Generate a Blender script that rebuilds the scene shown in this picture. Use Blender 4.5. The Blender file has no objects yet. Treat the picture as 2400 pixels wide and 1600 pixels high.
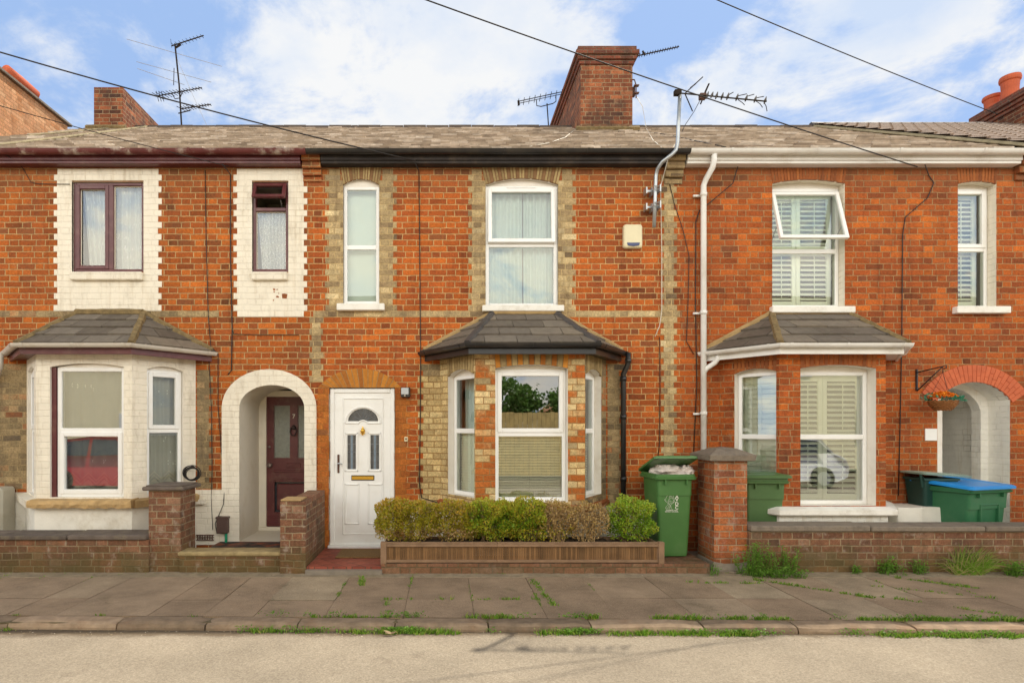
import bpy, math, random
from mathutils import Vector, Matrix, noise
from mathutils.geometry import tessellate_polygon

random.seed(7)
SC = bpy.context.scene
COL = SC.collection
PI = math.pi
R = math.radians
U = random.uniform

# ------------------------------------------------------------------ measuring
CAMY, CAMZ, FPX, VX, VY = -7.5, 1.65, 1350.0, 1040.0, 1000.0
def W(px, py, Y):
    d = Y - CAMY
    return Vector(((px - VX) / FPX * d, Y, CAMZ + (VY - py) / FPX * d))
def fx(px): return (px - VX) / 180.0
def fz(py): return CAMZ + (VY - py) / 180.0
def bx(px): return (px - VX) / 196.22
def bz(py): return CAMZ + (VY - py) / 196.22
COURSE = 0.077

# ------------------------------------------------------------------ node helper
class N:
    def __init__(s, tree):
        s.t = tree; s.n = tree.nodes; s.l = tree.links
    def put(s, sock, v):
        if v is None: return
        if isinstance(v, bpy.types.NodeSocket): s.l.new(v, sock)
        elif isinstance(v, (tuple, list)) and len(v) == 3 and sock.type == 'RGBA': sock.default_value = (*v, 1)
        else: sock.default_value = v
    def math(s, op, a, b=None, c=None, clamp=False):
        n = s.n.new('ShaderNodeMath'); n.operation = op; n.use_clamp = clamp
        s.put(n.inputs[0], a); s.put(n.inputs[1], b); s.put(n.inputs[2], c)
        return n.outputs[0]
    def vmath(s, op, a, b=None, sc=None):
        n = s.n.new('ShaderNodeVectorMath'); n.operation = op
        s.put(n.inputs[0], a); s.put(n.inputs[1], b)
        if sc is not None: s.put(n.inputs[3], sc)
        return n.outputs['Value'] if op in ('DOT_PRODUCT', 'LENGTH', 'DISTANCE') else n.outputs[0]
    def noise(s, vec, scale, detail=3, rough=.55, color=False, dist=0):
        n = s.n.new('ShaderNodeTexNoise'); s.put(n.inputs['Vector'], vec)
        n.inputs['Scale'].default_value = scale; n.inputs['Detail'].default_value = detail
        n.inputs['Roughness'].default_value = rough; n.inputs['Distortion'].default_value = dist
        return n.outputs['Color' if color else 'Fac']
    def ramp(s, fac, stops, interp='LINEAR'):
        n = s.n.new('ShaderNodeValToRGB'); s.put(n.inputs[0], fac)
        cr = n.color_ramp; cr.interpolation = interp
        while len(cr.elements) < len(stops): cr.elements.new(1)
        for e, (p, c) in zip(cr.elements, stops):
            e.position = p
            e.color = (*c, 1) if isinstance(c, (tuple, list)) else (c, c, c, 1)
        return n.outputs[0]
    def mix(s, fac, a, b, mode='MIX'):
        n = s.n.new('ShaderNodeMix'); n.data_type = 'RGBA'; n.blend_type = mode
        s.put(n.inputs[0], fac); s.put(n.inputs[6], a); s.put(n.inputs[7], b)
        return n.outputs[2]
    def maprange(s, v, a, b, c=0.0, d=1.0, smooth=True):
        n = s.n.new('ShaderNodeMapRange'); n.interpolation_type = 'SMOOTHSTEP' if smooth else 'LINEAR'
        s.put(n.inputs[0], v)
        for i, x in zip((1, 2, 3, 4), (a, b, c, d)): s.put(n.inputs[i], x)
        return n.outputs[0]
    def scalevec(s, vec, sx, sy, sz):
        n = s.n.new('ShaderNodeMapping'); s.put(n.inputs[0], vec); n.inputs['Scale'].default_value = (sx, sy, sz)
        return n.outputs[0]
    def sep(s, vec):
        n = s.n.new('ShaderNodeSeparateXYZ'); s.put(n.inputs[0], vec); return n.outputs
    def comb(s, x, y, z=0.0):
        n = s.n.new('ShaderNodeCombineXYZ'); s.put(n.inputs[0], x); s.put(n.inputs[1], y); s.put(n.inputs[2], z); return n.outputs[0]
    def attr(s, name):
        n = s.n.new('ShaderNodeAttribute'); n.attribute_name = name; return n.outputs['Fac']
    def coord(s, k='Object'):
        n = s.n.new('ShaderNodeTexCoord'); return n.outputs[k]
    def bump(s, h, strength=.4, dist=.01):
        n = s.n.new('ShaderNodeBump'); s.put(n.inputs['Height'], h)
        n.inputs['Strength'].default_value = strength; n.inputs['Distance'].default_value = dist
        return n.outputs[0]

def new_mat(name):
    m = bpy.data.materials.new(name); m.use_nodes = True
    k = N(m.node_tree); k.n.clear()
    out = k.n.new('ShaderNodeOutputMaterial')
    return m, k, out
def principled(k, out, col, rough=.7, nrm=None, metal=0.0, spec=.4, coat=0, trans=None):
    p = k.n.new('ShaderNodeBsdfPrincipled')
    k.put(p.inputs['Base Color'], col); k.put(p.inputs['Roughness'], rough)
    k.put(p.inputs['Metallic'], metal); p.inputs['Specular IOR Level'].default_value = spec
    if coat: p.inputs['Coat Weight'].default_value = coat
    if nrm is not None: k.l.new(nrm, p.inputs['Normal'])
    k.l.new(p.outputs[0], out.inputs[0])
    return p

# brick pattern node group -------------------------------------------------------
def make_brick_group():
    g = bpy.data.node_groups.new('brick_pattern', 'ShaderNodeTree')
    for nm, dv in (('Course', COURSE), ('Unit', .345), ('Joint', .0055)):
        sk = g.interface.new_socket(nm, in_out='INPUT', socket_type='NodeSocketFloat'); sk.default_value = dv
    g.interface.new_socket('Mortar', in_out='OUTPUT', socket_type='NodeSocketFloat')
    g.interface.new_socket('Rand', in_out='OUTPUT', socket_type='NodeSocketColor')
    g.interface.new_socket('Edge', in_out='OUTPUT', socket_type='NodeSocketFloat')
    k = N(g)
    gi = k.n.new('NodeGroupInput'); go = k.n.new('NodeGroupOutput')
    uvn = k.n.new('ShaderNodeUVMap'); uv = uvn.outputs[0]
    j1 = k.vmath('SCALE', k.vmath('SUBTRACT', k.noise(uv, 7, 2, color=True), (.5, .5, .5)), sc=.017)
    j2 = k.vmath('SCALE', k.vmath('SUBTRACT', k.noise(uv, 60, 2, color=True), (.5, .5, .5)), sc=.006)
    p = k.vmath('ADD', uv, k.vmath('ADD', j1, j2))
    x, y, z = k.sep(p)
    vz = k.math('DIVIDE', y, gi.outputs[0])
    row = k.math('FLOOR', vz); fzz = k.math('SUBTRACT', vz, row)
    par = k.math('FLOORED_MODULO', row, 2.0)
    wr = k.n.new('ShaderNodeTexWhiteNoise'); wr.noise_dimensions = '1D'; k.l.new(row, wr.inputs['W'])
    off = k.math('ADD', k.math('MULTIPLY', par, .5), k.math('MULTIPLY', wr.outputs[0], .16))
    u = k.math('ADD', k.math('DIVIDE', x, gi.outputs[1]), off)
    cell = k.math('FLOOR', u); fu = k.math('SUBTRACT', u, cell)
    split = k.math('ADD', .64, k.math('MULTIPLY', wr.outputs[0], .06))
    hd = k.math('GREATER_THAN', fu, split)
    d1 = k.math('MINIMUM', fu, k.math('SUBTRACT', 1.0, fu))
    d2 = k.math('ABSOLUTE', k.math('SUBTRACT', fu, split))
    dv = k.math('MULTIPLY', k.math('MINIMUM', d1, d2), gi.outputs[1])
    dh = k.math('MULTIPLY', k.math('MINIMUM', fzz, k.math('SUBTRACT', 1.0, fzz)), gi.outputs[0])
    d = k.math('MINIMUM', dv, dh)
    mo = k.maprange(d, k.math('MULTIPLY', gi.outputs[2], .65), k.math('MULTIPLY', gi.outputs[2], 1.45), 1.0, 0.0)
    idv = k.comb(k.math('ADD', k.math('MULTIPLY', cell, 2.0), hd), row, 3.7)
    wn = k.n.new('ShaderNodeTexWhiteNoise'); wn.noise_dimensions = '3D'; k.l.new(idv, wn.inputs['Vector'])
    k.l.new(mo, go.inputs[0]); k.l.new(wn.outputs['Color'], go.inputs[1]); k.l.new(d, go.inputs[2])
    return g
BG = make_brick_group()

def brick_mat(name, cols, mortar, rough=.88, joint=.0055, weather=0.35, dark=(.08, .055, .04), moss=0.0, patch=None,
              unit=.345, bump=.6, efflo=0.0, course=COURSE, eaves=False, sat=1.0):
    m, k, out = new_mat(name)
    g = k.n.new('ShaderNodeGroup'); g.node_tree = BG
    g.inputs['Course'].default_value = course; g.inputs['Unit'].default_value = unit; g.inputs['Joint'].default_value = joint
    mo, rn, ed = g.outputs
    ob = k.coord()
    r1, r2, r3 = k.sep(rn)
    n = len(cols)
    big = k.noise(ob, 1.3, 5, .65)
    f = k.math('ADD', k.math('MULTIPLY_ADD', k.math('MULTIPLY', k.math('ADD', r1, r2), .5), .95, .03), k.math('MULTIPLY', k.math('SUBTRACT', big, .5), 1.15), clamp=True)
    c = k.ramp(f, [(i / (n - 1), cc) for i, cc in enumerate(cols)])
    # tonal noise within each brick
    tn = k.noise(ob, 38, 4, .65)
    c = k.mix(1.0, c, k.ramp(tn, [(.25, .62), (.5, 1.0), (.75, 1.35)]), 'MULTIPLY')
    c = k.mix(k.math('MULTIPLY', k.maprange(r2, .90, .99), .5), c, dark)
    sp = k.noise(ob, 110, 3, .8)
    c = k.mix(1.0, c, k.ramp(sp, [(.3, .62), (.5, 1.0), (.72, 1.3)]), 'MULTIPLY')
    c = k.mix(k.math('MULTIPLY', k.maprange(k.noise(ob, 2.3, 6, .7), .5, .68), .35), c, k.mix(1.0, c, (.62, .50, .48), 'MULTIPLY'))
    lum = k.math('MULTIPLY_ADD', r3, .30, .80)
    c = k.mix(1.0, c, k.comb(lum, lum, lum), 'MULTIPLY')
    mc = k.mix(1.0, mortar, k.ramp(k.noise(ob, 14, 3), [(.25, .6), (.75, 1.25)]), 'MULTIPLY')
    c = k.mix(k.math('MULTIPLY', mo, .92), c, mc)
    if weather:
        st = k.noise(k.scalevec(ob, 1.6, 1.6, .8), 1.7, 5, .65)
        c = k.mix(k.math('MULTIPLY', k.maprange(st, .47, .72), weather), c, dark)
    c = k.mix(k.math('MULTIPLY', k.maprange(k.noise(ob, 5.5, 5, .75), .60, .74), .28), c, (.50, .36, .22))
    sk = k.noise(k.scalevec(ob, 5.5, 5.5, .45), 1.6, 5, .7)
    c = k.mix(k.math('MULTIPLY', k.maprange(sk, .52, .7), .42), c, k.mix(1.0, c, (.42, .36, .36), 'MULTIPLY'))
    if efflo:
        c = k.mix(k.math('MULTIPLY', k.maprange(k.noise(ob, 6, 5, .7), .55, .72), efflo), c, (.42, .34, .27))
    z = k.sep(ob)[2]
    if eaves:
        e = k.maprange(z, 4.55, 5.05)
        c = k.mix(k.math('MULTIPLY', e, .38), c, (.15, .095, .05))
    if moss:
        mz = k.maprange(k.math('ADD', z, k.math('MULTIPLY', k.math('SUBTRACT', k.noise(ob, 3, 4), .5), .9)), 0.0, .38, 1.0, 0.0)
        c = k.mix(k.math('MULTIPLY', mz, moss), c, (.105, .085, .025))
    h = k.math('ADD', k.math('MULTIPLY', mo, -1.0), k.math('MULTIPLY', tn, .35))
    principled(k, out, c, rough, k.bump(h, bump, .012), spec=.25)
    return m

def plain(name, c, rough=.6, var=.12, scale=6, metal=0.0, bump=0.0, bscale=60, spec=.4, dirt=0.0, dirtc=(.12, .085, .05), dscale=3.0, coat=0, rnd=0.0):
    m, k, out = new_mat(name)
    ob = k.coord()
    nn = k.noise(ob, scale, 4, .6)
    col = k.mix(1.0, c, k.ramp(nn, [(.25, 1 - var), (.75, 1 + var)]), 'MULTIPLY')
    if rnd:
        rr = k.math('MULTIPLY_ADD', k.attr('rnd'), 2 * rnd, 1 - rnd)
        col = k.mix(1.0, col, k.comb(rr, rr, rr), 'MULTIPLY')
    if dirt:
        col = k.mix(k.math('MULTIPLY', k.maprange(k.noise(ob, dscale, 6, .68), .48, .72), dirt), col, dirtc)
    nr = k.bump(k.noise(ob, bscale, 4), bump, .01) if bump else None
    principled(k, out, col, rough, nr, metal, spec, coat)
    return m

def painted_brick(name, c, dirt=.25, bump=.55, gcol=(.3, .22, .12), peel=0.0, mcol=.22):
    m, k, out = new_mat(name)
    g = k.n.new('ShaderNodeGroup'); g.node_tree = BG
    mo, rn, ed = g.outputs
    ob = k.coord()
    nn = k.noise(ob, 5, 4, .6)
    col = k.mix(1.0, c, k.ramp(nn, [(.25, .9), (.75, 1.06)]), 'MULTIPLY')
    col = k.mix(k.math('MULTIPLY', mo, k.math('MULTIPLY', k.maprange(k.noise(ob, 4, 4), .45, .7), mcol)), col, gcol)
    col = k.mix(k.math('MULTIPLY', k.maprange(k.noise(k.scalevec(ob, 1.5, 1.5, .5), 3.5, 6, .7), .52, .75), dirt), col, gcol)
    sk = k.noise(k.scalevec(ob, 7, 7, .5), 1.6, 5, .7)
    col = k.mix(k.math('MULTIPLY', k.maprange(sk, .5, .7), .35), col, k.mix(1.0, col, (.62, .52, .38), 'MULTIPLY'))
    if peel:
        pn = k.noise(ob, 9, 5, .6)
        col = k.mix(k.maprange(pn, .80 - peel * .14, .81 - peel * .14), col, (.30, .12, .05))
    h = k.math('ADD', k.math('MULTIPLY', mo, -1.0), k.math('MULTIPLY', k.noise(ob, 45, 3), .5))
    principled(k, out, col, .62, k.bump(h, bump, .009), spec=.35)
    return m

def glass_mat(name, refl=.1, tint=(.93, .97, .95)):
    m, k, out = new_mat(name)
    tr = k.n.new('ShaderNodeBsdfTransparent'); tr.inputs[0].default_value = (*tint, 1)
    gl = k.n.new('ShaderNodeBsdfGlossy'); gl.inputs['Roughness'].default_value = .0
    gl.inputs['Color'].default_value = (.95, .97, 1, 1)
    fr = k.n.new('ShaderNodeFresnel'); fr.inputs[0].default_value = 1.45
    f = k.math('MULTIPLY_ADD', fr.outputs[0], 1.8, refl, clamp=True)
    nb = k.bump(k.noise(k.coord(), 1.3, 1), .05, .02)
    k.l.new(nb, gl.inputs['Normal'])
    mx = k.n.new('ShaderNodeMixShader'); k.l.new(f, mx.inputs[0]); k.l.new(tr.outputs[0], mx.inputs[1]); k.l.new(gl.outputs[0], mx.inputs[2])
    k.l.new(mx.outputs[0], out.inputs[0])
    return m

def net_mat(name, c, base_alpha, pattern='flower'):
    m, k, out = new_mat(name)
    uv = k.n.new('ShaderNodeUVMap').outputs[0]
    vo = k.n.new('ShaderNodeTexVoronoi'); vo.inputs['Scale'].default_value = 7.0 if pattern == 'flower' else 3.0
    vo.inputs['Randomness'].default_value = .45
    k.l.new(uv, vo.inputs['Vector'])
    d = vo.outputs['Distance']
    nz = k.noise(uv, 42, 2)
    if pattern == 'flower':
        a = k.math('MULTIPLY', k.maprange(d, .2, .3, 1.0, 0.0), k.maprange(nz, .42, .55))
    elif pattern == 'diamond':
        ux, uy, uz = k.sep(uv)
        md = k.math('ADD', k.math('ABSOLUTE', k.math('SUBTRACT', k.math('FRACT', k.math('MULTIPLY', ux, 2.2)), .5)),
                    k.math('ABSOLUTE', k.math('SUBTRACT', k.math('FRACT', k.math('MULTIPLY', k.math('ADD', uy, k.math('MULTIPLY', ux, .7)), 1.7)), .5)))
        a = k.math('MULTIPLY', k.maprange(md, .045, .06, 1.0, 0.0), k.maprange(md, .02, .03))
    else:
        a = k.maprange(nz, .3, .7)
    alpha = k.math('MAXIMUM', a, base_alpha, clamp=True)
    df = k.n.new('ShaderNodeBsdfDiffuse'); df.inputs[0].default_value = (*c, 1)
    tl = k.n.new('ShaderNodeBsdfTranslucent'); tl.inputs[0].default_value = (*c, 1)
    ad = k.n.new('ShaderNodeMixShader'); ad.inputs[0].default_value = .04; k.l.new(df.outputs[0], ad.inputs[1]); k.l.new(tl.outputs[0], ad.inputs[2])
    tr = k.n.new('ShaderNodeBsdfTransparent')
    mx = k.n.new('ShaderNodeMixShader'); k.l.new(alpha, mx.inputs[0]); k.l.new(tr.outputs[0], mx.inputs[1]); k.l.new(ad.outputs[0], mx.inputs[2])
    k.l.new(mx.outputs[0], out.inputs[0])
    return m

def rnd_mat(name, cols, rough=.7, spec=.3, trans=0.0, var=.15, bump=0.0, scale=20, dirt=0, dirtc=(.3, .25, .12)):
    m, k, out = new_mat(name)
    c = k.ramp(k.attr('rnd'), [(i / (len(cols) - 1), cc) for i, cc in enumerate(cols)])
    ob = k.coord()
    c = k.mix(1.0, c, k.ramp(k.noise(ob, scale, 4, .65), [(.25, 1 - var), (.75, 1 + var)]), 'MULTIPLY')
    if dirt:
        c = k.mix(k.math('MULTIPLY', k.maprange(k.noise(ob, 7, 6, .7), .5, .7), dirt), c, dirtc)
    nr = k.bump(k.noise(ob, scale * 4, 3), bump, .008) if bump else None
    p = principled(k, out, c, rough, nr, 0, spec)
    if trans:
        tl = k.n.new('ShaderNodeBsdfTranslucent'); k.put(tl.inputs[0], c)
        mx = k.n.new('ShaderNodeMixShader'); mx.inputs[0].default_value = trans
        k.l.new(p.outputs[0], mx.inputs[1]); k.l.new(tl.outputs[0], mx.inputs[2]); k.l.new(mx.outputs[0], out.inputs[0])
    return m

# ------------------------------------------------------------------ mesh builder
class MB:
    def __init__(s, M=None):
        s.v = []; s.f = []; s.m = []; s.r = []; s.M = M if M is not None else Matrix()
    def add(s, pts, faces, mat=0, rnd=None, M=None):
        b = len(s.v); T = s.M @ M if M is not None else s.M
        s.v += [T @ Vector(p) for p in pts]
        if rnd is None: rnd = .5
        for f in faces:
            s.f.append([b + i for i in f]); s.m.append(mat); s.r.append(rnd)
        return s
    def quad(s, a, b, c, d, mat=0, rnd=None): return s.add([a, b, c, d], [(0, 1, 2, 3)], mat, rnd)
    def box(s, x0, x1, y0, y1, z0, z1, mat=0, rnd=None, M=None, c=0.0):
        if c <= 0:
            return s.add([(x0, y0, z0), (x1, y0, z0), (x1, y1, z0), (x0, y1, z0), (x0, y0, z1), (x1, y0, z1), (x1, y1, z1), (x0, y1, z1)],
                         [(0, 3, 2, 1), (4, 5, 6, 7), (0, 1, 5, 4), (1, 2, 6, 5), (2, 3, 7, 6), (3, 0, 4, 7)], mat, rnd, M)
        # chamfered box
        X, Y, Z = (x0, x1), (y0, y1), (z0, z1)
        pts = []; idx = {}
        for i in (0, 1):
            for j in (0, 1):
                for k in (0, 1):
                    sx, sy, sz = (c, -c)[i], (c, -c)[j], (c, -c)[k]
                    for ax in range(3):
                        p = [X[i] + sx, Y[j] + sy, Z[k] + sz]
                        p[ax] = (X[i], Y[j], Z[k])[ax]
                        idx[(i, j, k, ax)] = len(pts); pts.append(tuple(p))
        F = []
        for ax in range(3):
            o = [a for a in range(3) if a != ax]
            for sgn in (0, 1):
                ring = []
                for (a, b) in ((0, 0), (1, 0), (1, 1), (0, 1)):
                    t = [0, 0, 0]; t[ax] = sgn; t[o[0]] = a; t[o[1]] = b
                    ring.append(idx[(*t, ax)])
                F.append(ring)
        for ax in range(3):          # edges along axis ax
            o = [a for a in range(3) if a != ax]
            for a in (0, 1):
                for b in (0, 1):
                    t0 = [0, 0, 0]; t0[o[0]] = a; t0[o[1]] = b; t1 = list(t0); t1[ax] = 1
                    F.append([idx[(*t0, o[0])], idx[(*t1, o[0])], idx[(*t1, o[1])], idx[(*t0, o[1])]])
        for i in (0, 1):
            for j in (0, 1):
                for k in (0, 1): F.append([idx[(i, j, k, 0)], idx[(i, j, k, 1)], idx[(i, j, k, 2)]])
        return s.add(pts, F, mat, rnd, M)
    def prism(s, poly, y0, y1, mat=0, rnd=None, caps=True):
        """poly in (x,z), extruded along y"""
        n = len(poly); pts = [(p[0], y0, p[1]) for p in poly] + [(p[0], y1, p[1]) for p in poly]
        F = [(i, (i + 1) % n, n + (i + 1) % n, n + i) for i in range(n)]
        if caps: F += [tuple(range(n)), tuple(range(2 * n - 1, n - 1, -1))]
        return s.add(pts, F, mat, rnd)
    def prismz(s, poly, z0, z1, mat=0, rnd=None):
        n = len(poly); pts = [(p[0], p[1], z0) for p in poly] + [(p[0], p[1], z1) for p in poly]
        F = [(i, (i + 1) % n, n + (i + 1) % n, n + i) for i in range(n)] + [tuple(range(n)), tuple(range(n, 2 * n))]
        return s.add(pts, F, mat, rnd)
    def tube(s, pts, r, n=6, mat=0, rnd=None, caps=True):
        pts = [Vector(p) for p in pts]; rs = r if isinstance(r, (list, tuple)) else [r] * len(pts)
        V = []; prev = None
        for i, p in enumerate(pts):
            a = pts[max(i - 1, 0)]; b = pts[min(i + 1, len(pts) - 1)]
            t = (b - a)
            if t.length < 1e-9: t = Vector((0, 0, 1))
            t.normalize()
            if prev is None:
                q = Vector((0, 0, 1)) if abs(t.z) < .9 else Vector((1, 0, 0)); e = t.cross(q).normalized()
            else:
                e = (prev - t * prev.dot(t))
                e = e.normalized() if e.length > 1e-6 else t.orthogonal().normalized()
            prev = e; f = t.cross(e)
            for j in range(n):
                a_ = 2 * PI * j / n; V.append(p + (e * math.cos(a_) + f * math.sin(a_)) * rs[i])
        F = []
        for i in range(len(pts) - 1):
            for j in range(n):
                F.append((i * n + j, i * n + (j + 1) % n, (i + 1) * n + (j + 1) % n, (i + 1) * n + j))
        if caps: F += [tuple(range(n - 1, -1, -1)), tuple(range((len(pts) - 1) * n, len(pts) * n))]
        return s.add(V, F, mat, rnd)
    def lathe(s, prof, cx=0, cy=0, n=16, mat=0, rnd=None, M=None):
        V = []; F = []
        for r, z in prof:
            for j in range(n): V.append((cx + r * math.cos(2 * PI * j / n), cy + r * math.sin(2 * PI * j / n), z))
        for i in range(len(prof) - 1):
            for j in range(n): F.append((i * n + j, i * n + (j + 1) % n, (i + 1) * n + (j + 1) % n, (i + 1) * n + j))
        F += [tuple(range(n)), tuple(range((len(prof) - 1) * n, len(prof) * n))]
        return s.add(V, F, mat, rnd, M)
    def loft(s, rings, mat=0, rnd=None, caps=True):
        n = len(rings[0]); V = [p for r in rings for p in r]; F = []
        for i in range(len(rings) - 1):
            for j in range(n): F.append((i * n + j, i * n + (j + 1) % n, (i + 1) * n + (j + 1) % n, (i + 1) * n + j))
        if caps: F += [tuple(range(n)), tuple(range((len(rings) - 1) * n, len(rings) * n))]
        return s.add(V, F, mat, rnd)
    def panel(s, outer, holes, y=0.0, mat=0, rnd=None):
        """flat panel in the local xz plane, holes = [(poly, depth, mat)]; reveals are extruded inward (+y)"""
        loops = [[Vector((p[0], p[1], 0)) for p in outer]] + [[Vector((p[0], p[1], 0)) for p in h[0]] for h in holes]
        flat = [p for l in loops for p in l]
        tris = tessellate_polygon(loops)
        s.add([(p.x, y, p.y) for p in flat], [tuple(t) for t in tris], mat, rnd)
        for h, dep, hm in holes:
            if dep > 0:
                n = len(h)
                s.add([(p[0], y, p[1]) for p in h] + [(p[0], y + dep, p[1]) for p in h],
                      [(i, (i + 1) % n, n + (i + 1) % n, n + i) for i in range(n)], hm, rnd)
        return s
    def build(s, name, mats, parent=None, smooth=False, bevel=0.0, label=None, fixn=False):
        if not isinstance(mats, (list, tuple)): mats = [mats]
        me = bpy.data.meshes.new(name)
        me.from_pydata([tuple(v) for v in s.v], [], s.f); 
        for m in mats: me.materials.append(m)
        me.polygons.foreach_set('material_index', s.m)
        if smooth: me.polygons.foreach_set('use_smooth', [True] * len(s.f))
        me.update()
        at = me.attributes.new('rnd', 'FLOAT', 'FACE'); at.data.foreach_set('value', s.r)
        uvl = me.uv_layers.new(name='UVMap'); buf = [0.0] * (2 * len(me.loops))
        for p in me.polygons:
            n = p.normal
            if abs(n.z) > .9 or (n.x == 0 and n.y == 0):
                for li in p.loop_indices:
                    v = me.vertices[me.loops[li].vertex_index].co; buf[2 * li] = v.x; buf[2 * li + 1] = v.y
            else:
                n = n.copy()
                if n.y > 1e-4 or (abs(n.y) <= 1e-4 and n.x > 0): n = -n
                t = Vector((-n.y, n.x, 0)).normalized()
                b = n.cross(t)
                for li in p.loop_indices:
                    v = me.vertices[me.loops[li].vertex_index].co; buf[2 * li] = v.dot(t); buf[2 * li + 1] = v.dot(b)
        uvl.data.foreach_set('uv', buf)
        o = bpy.data.objects.new(name, me); COL.objects.link(o)
        if parent is not None:
            o.parent = parent; o.matrix_parent_inverse = wm(parent).inverted()
        if bevel:
            b = o.modifiers.new('bevel', 'BEVEL'); b.width = bevel; b.segments = 2; b.limit_method = 'ANGLE'
        if label: o['label'] = label
        return o

def wm(o):
    m = Matrix.LocRotScale(o.location, o.rotation_euler, o.scale)
    if o.parent: m = wm(o.parent) @ o.matrix_parent_inverse @ m
    return m
def tag(o, label, cat, group=None, kind=None):
    o['label'] = label
    if cat: o['category'] = cat
    if group: o['group'] = group
    if kind: o['kind'] = kind
    return o
def thing(name, label, cat, loc=(0, 0, 0), group=None):
    o = bpy.data.objects.new(name, None); COL.objects.link(o); o.location = loc; o.empty_display_size = .1
    return tag(o, label, cat, group)
def struct(o):
    o['kind'] = 'structure'; return o
def copy_thing(o, loc=None, rz=None):
    def cp(x, par):
        c = x.copy(); COL.objects.link(c)
        if par: c.parent = par; c.matrix_parent_inverse = x.matrix_parent_inverse.copy()
        for ch in [q for q in COL.objects if q.parent == x]: cp(ch, c)
        return c
    c = cp(o, None)
    if loc is not None: c.location = loc
    if rz is not None: c.rotation_euler.z = rz
    return c

def seg_arch(x0, x1, zs, rise, n=12):
    """points of a segmental arch from x1 to x0 (springing zs)"""
    w = (x1 - x0) / 2; cx = (x0 + x1) / 2
    if rise <= 1e-4: return [(x1, zs), (x0, zs)]
    Rr = (w * w + rise * rise) / (2 * rise); zc = zs + rise - Rr; a = math.asin(min(1, w / Rr))
    return [(cx + Rr * math.sin(a - 2 * a * i / n), zc + Rr * math.cos(a - 2 * a * i / n)) for i in range(n + 1)]
def ell_arch(x0, x1, zs, rise, n=20):
    w = (x1 - x0) / 2; cx = (x0 + x1) / 2
    return [(cx + w * math.cos(PI * i / n), zs + rise * math.sin(PI * i / n)) for i in range(n + 1)]
def opening(x0, x1, z0, z1, rise=0.0): return [(x0, z0), (x1, z0)] + seg_arch(x0, x1, z1 - rise, rise)

def toothed(mb, x0, x1, z0, z1, tl=0.0, tr=0.0, skip=(), y=-.004, mat=0, ph=0):
    """brick-course strips whose ends tooth in and out by one header; skip = rects left open"""
    r0 = round(z0 / COURSE); r1 = round(z1 / COURSE)
    for r in range(r0, r1):
        za, zb = r * COURSE, (r + 1) * COURSE
        odd = (r + ph) % 2
        ja, jb = (U(-.004, .004), U(-.004, .004))
        iv = [(x0 - (tl if odd else 0) + ja, x1 + (tr if odd else 0) + jb)]
        for (sx0, sx1, sz0, sz1) in skip:
            if zb > sz0 + 1e-4 and za < sz1 - 1e-4:
                nv = []
                for a, b in iv:
                    if sx0 > a and sx1 < b: nv += [(a, sx0), (sx1, b)]
                    elif sx0 <= a and sx1 >= b: pass
                    elif sx0 <= a < sx1: nv.append((sx1, b))
                    elif sx0 < b <= sx1: nv.append((a, sx0))
                    else: nv.append((a, b))
                iv = nv
        for a, b in iv:
            if b - a > .004: mb.box(a, b, y, .02, za, zb, mat)

def voussoirs(mb, x0, x1, zs, rise, ztop, n, y=-.009, mats=(0,), splay=.06):
    """flat topped gauged lintel over a segmental arch"""
    w = (x1 - x0) / 2; cx = (x0 + x1) / 2
    Rr = (w * w + rise * rise) / (2 * rise) if rise > 0 else 1e3; zc = zs + rise - Rr
    def low(t): x = x0 + (x1 - x0) * t; return (x, zc + math.sqrt(max(0, Rr * Rr - (x - cx) ** 2)))
    def top(t): return (x0 - splay + (x1 - x0 + 2 * splay) * t, ztop)
    g = .006 / (x1 - x0)
    for i in range(n):
        a = i / n + g; b = (i + 1) / n - g
        P = [low(a), low(b), top(b), top(a)]
        mb.prism(P, y + U(-.0015, .0015), .02, mats[i % len(mats)], rnd=random.random())
    for i in range(8): mb.prism([low(i / 8), low((i + 1) / 8), top((i + 1) / 8), top(i / 8)], y + .006, .019, mats[-1], rnd=.0)

def ring_voussoirs(mb, cx, zc, r0, r1, a0, a1, n, y=-.009, mats=(0,), split=False):
    for i in range(n):
        a = a0 + (a1 - a0) * i / n + .004 / r1; b = a0 + (a1 - a0) * (i + 1) / n - .004 / r1
        cuts = [(r0, r1)]
        if split:
            mid = r0 + (r1 - r0) * (.36 if i % 2 else .64); cuts = [(r0, mid - .003), (mid + .003, r1)]
        for (ra, rb) in cuts:
            P = [(cx + ra * math.sin(a), zc + ra * math.cos(a)), (cx + ra * math.sin(b), zc + ra * math.cos(b)),
                 (cx + rb * math.sin(b), zc + rb * math.cos(b)), (cx + rb * math.sin(a), zc + rb * math.cos(a))]
            mb.prism(P, y + U(-.0015, .0015), .02, mats[i % len(mats)], rnd=random.random())
    N_ = 14; P = []
    for i in range(N_ + 1):
        a = a0 + (a1 - a0) * i / N_; P.append((cx + r0 * math.sin(a), zc + r0 * math.cos(a)))
    for i in range(N_, -1, -1):
        a = a0 + (a1 - a0) * i / N_; P.append((cx + r1 * math.sin(a), zc + r1 * math.cos(a)))
    for i in range(N_):
        mb.prism([P[i], P[i + 1], P[2 * N_ + 1 - i - 1], P[2 * N_ + 1 - i]], y + .005, .019, mats[-1], rnd=.0)

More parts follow.
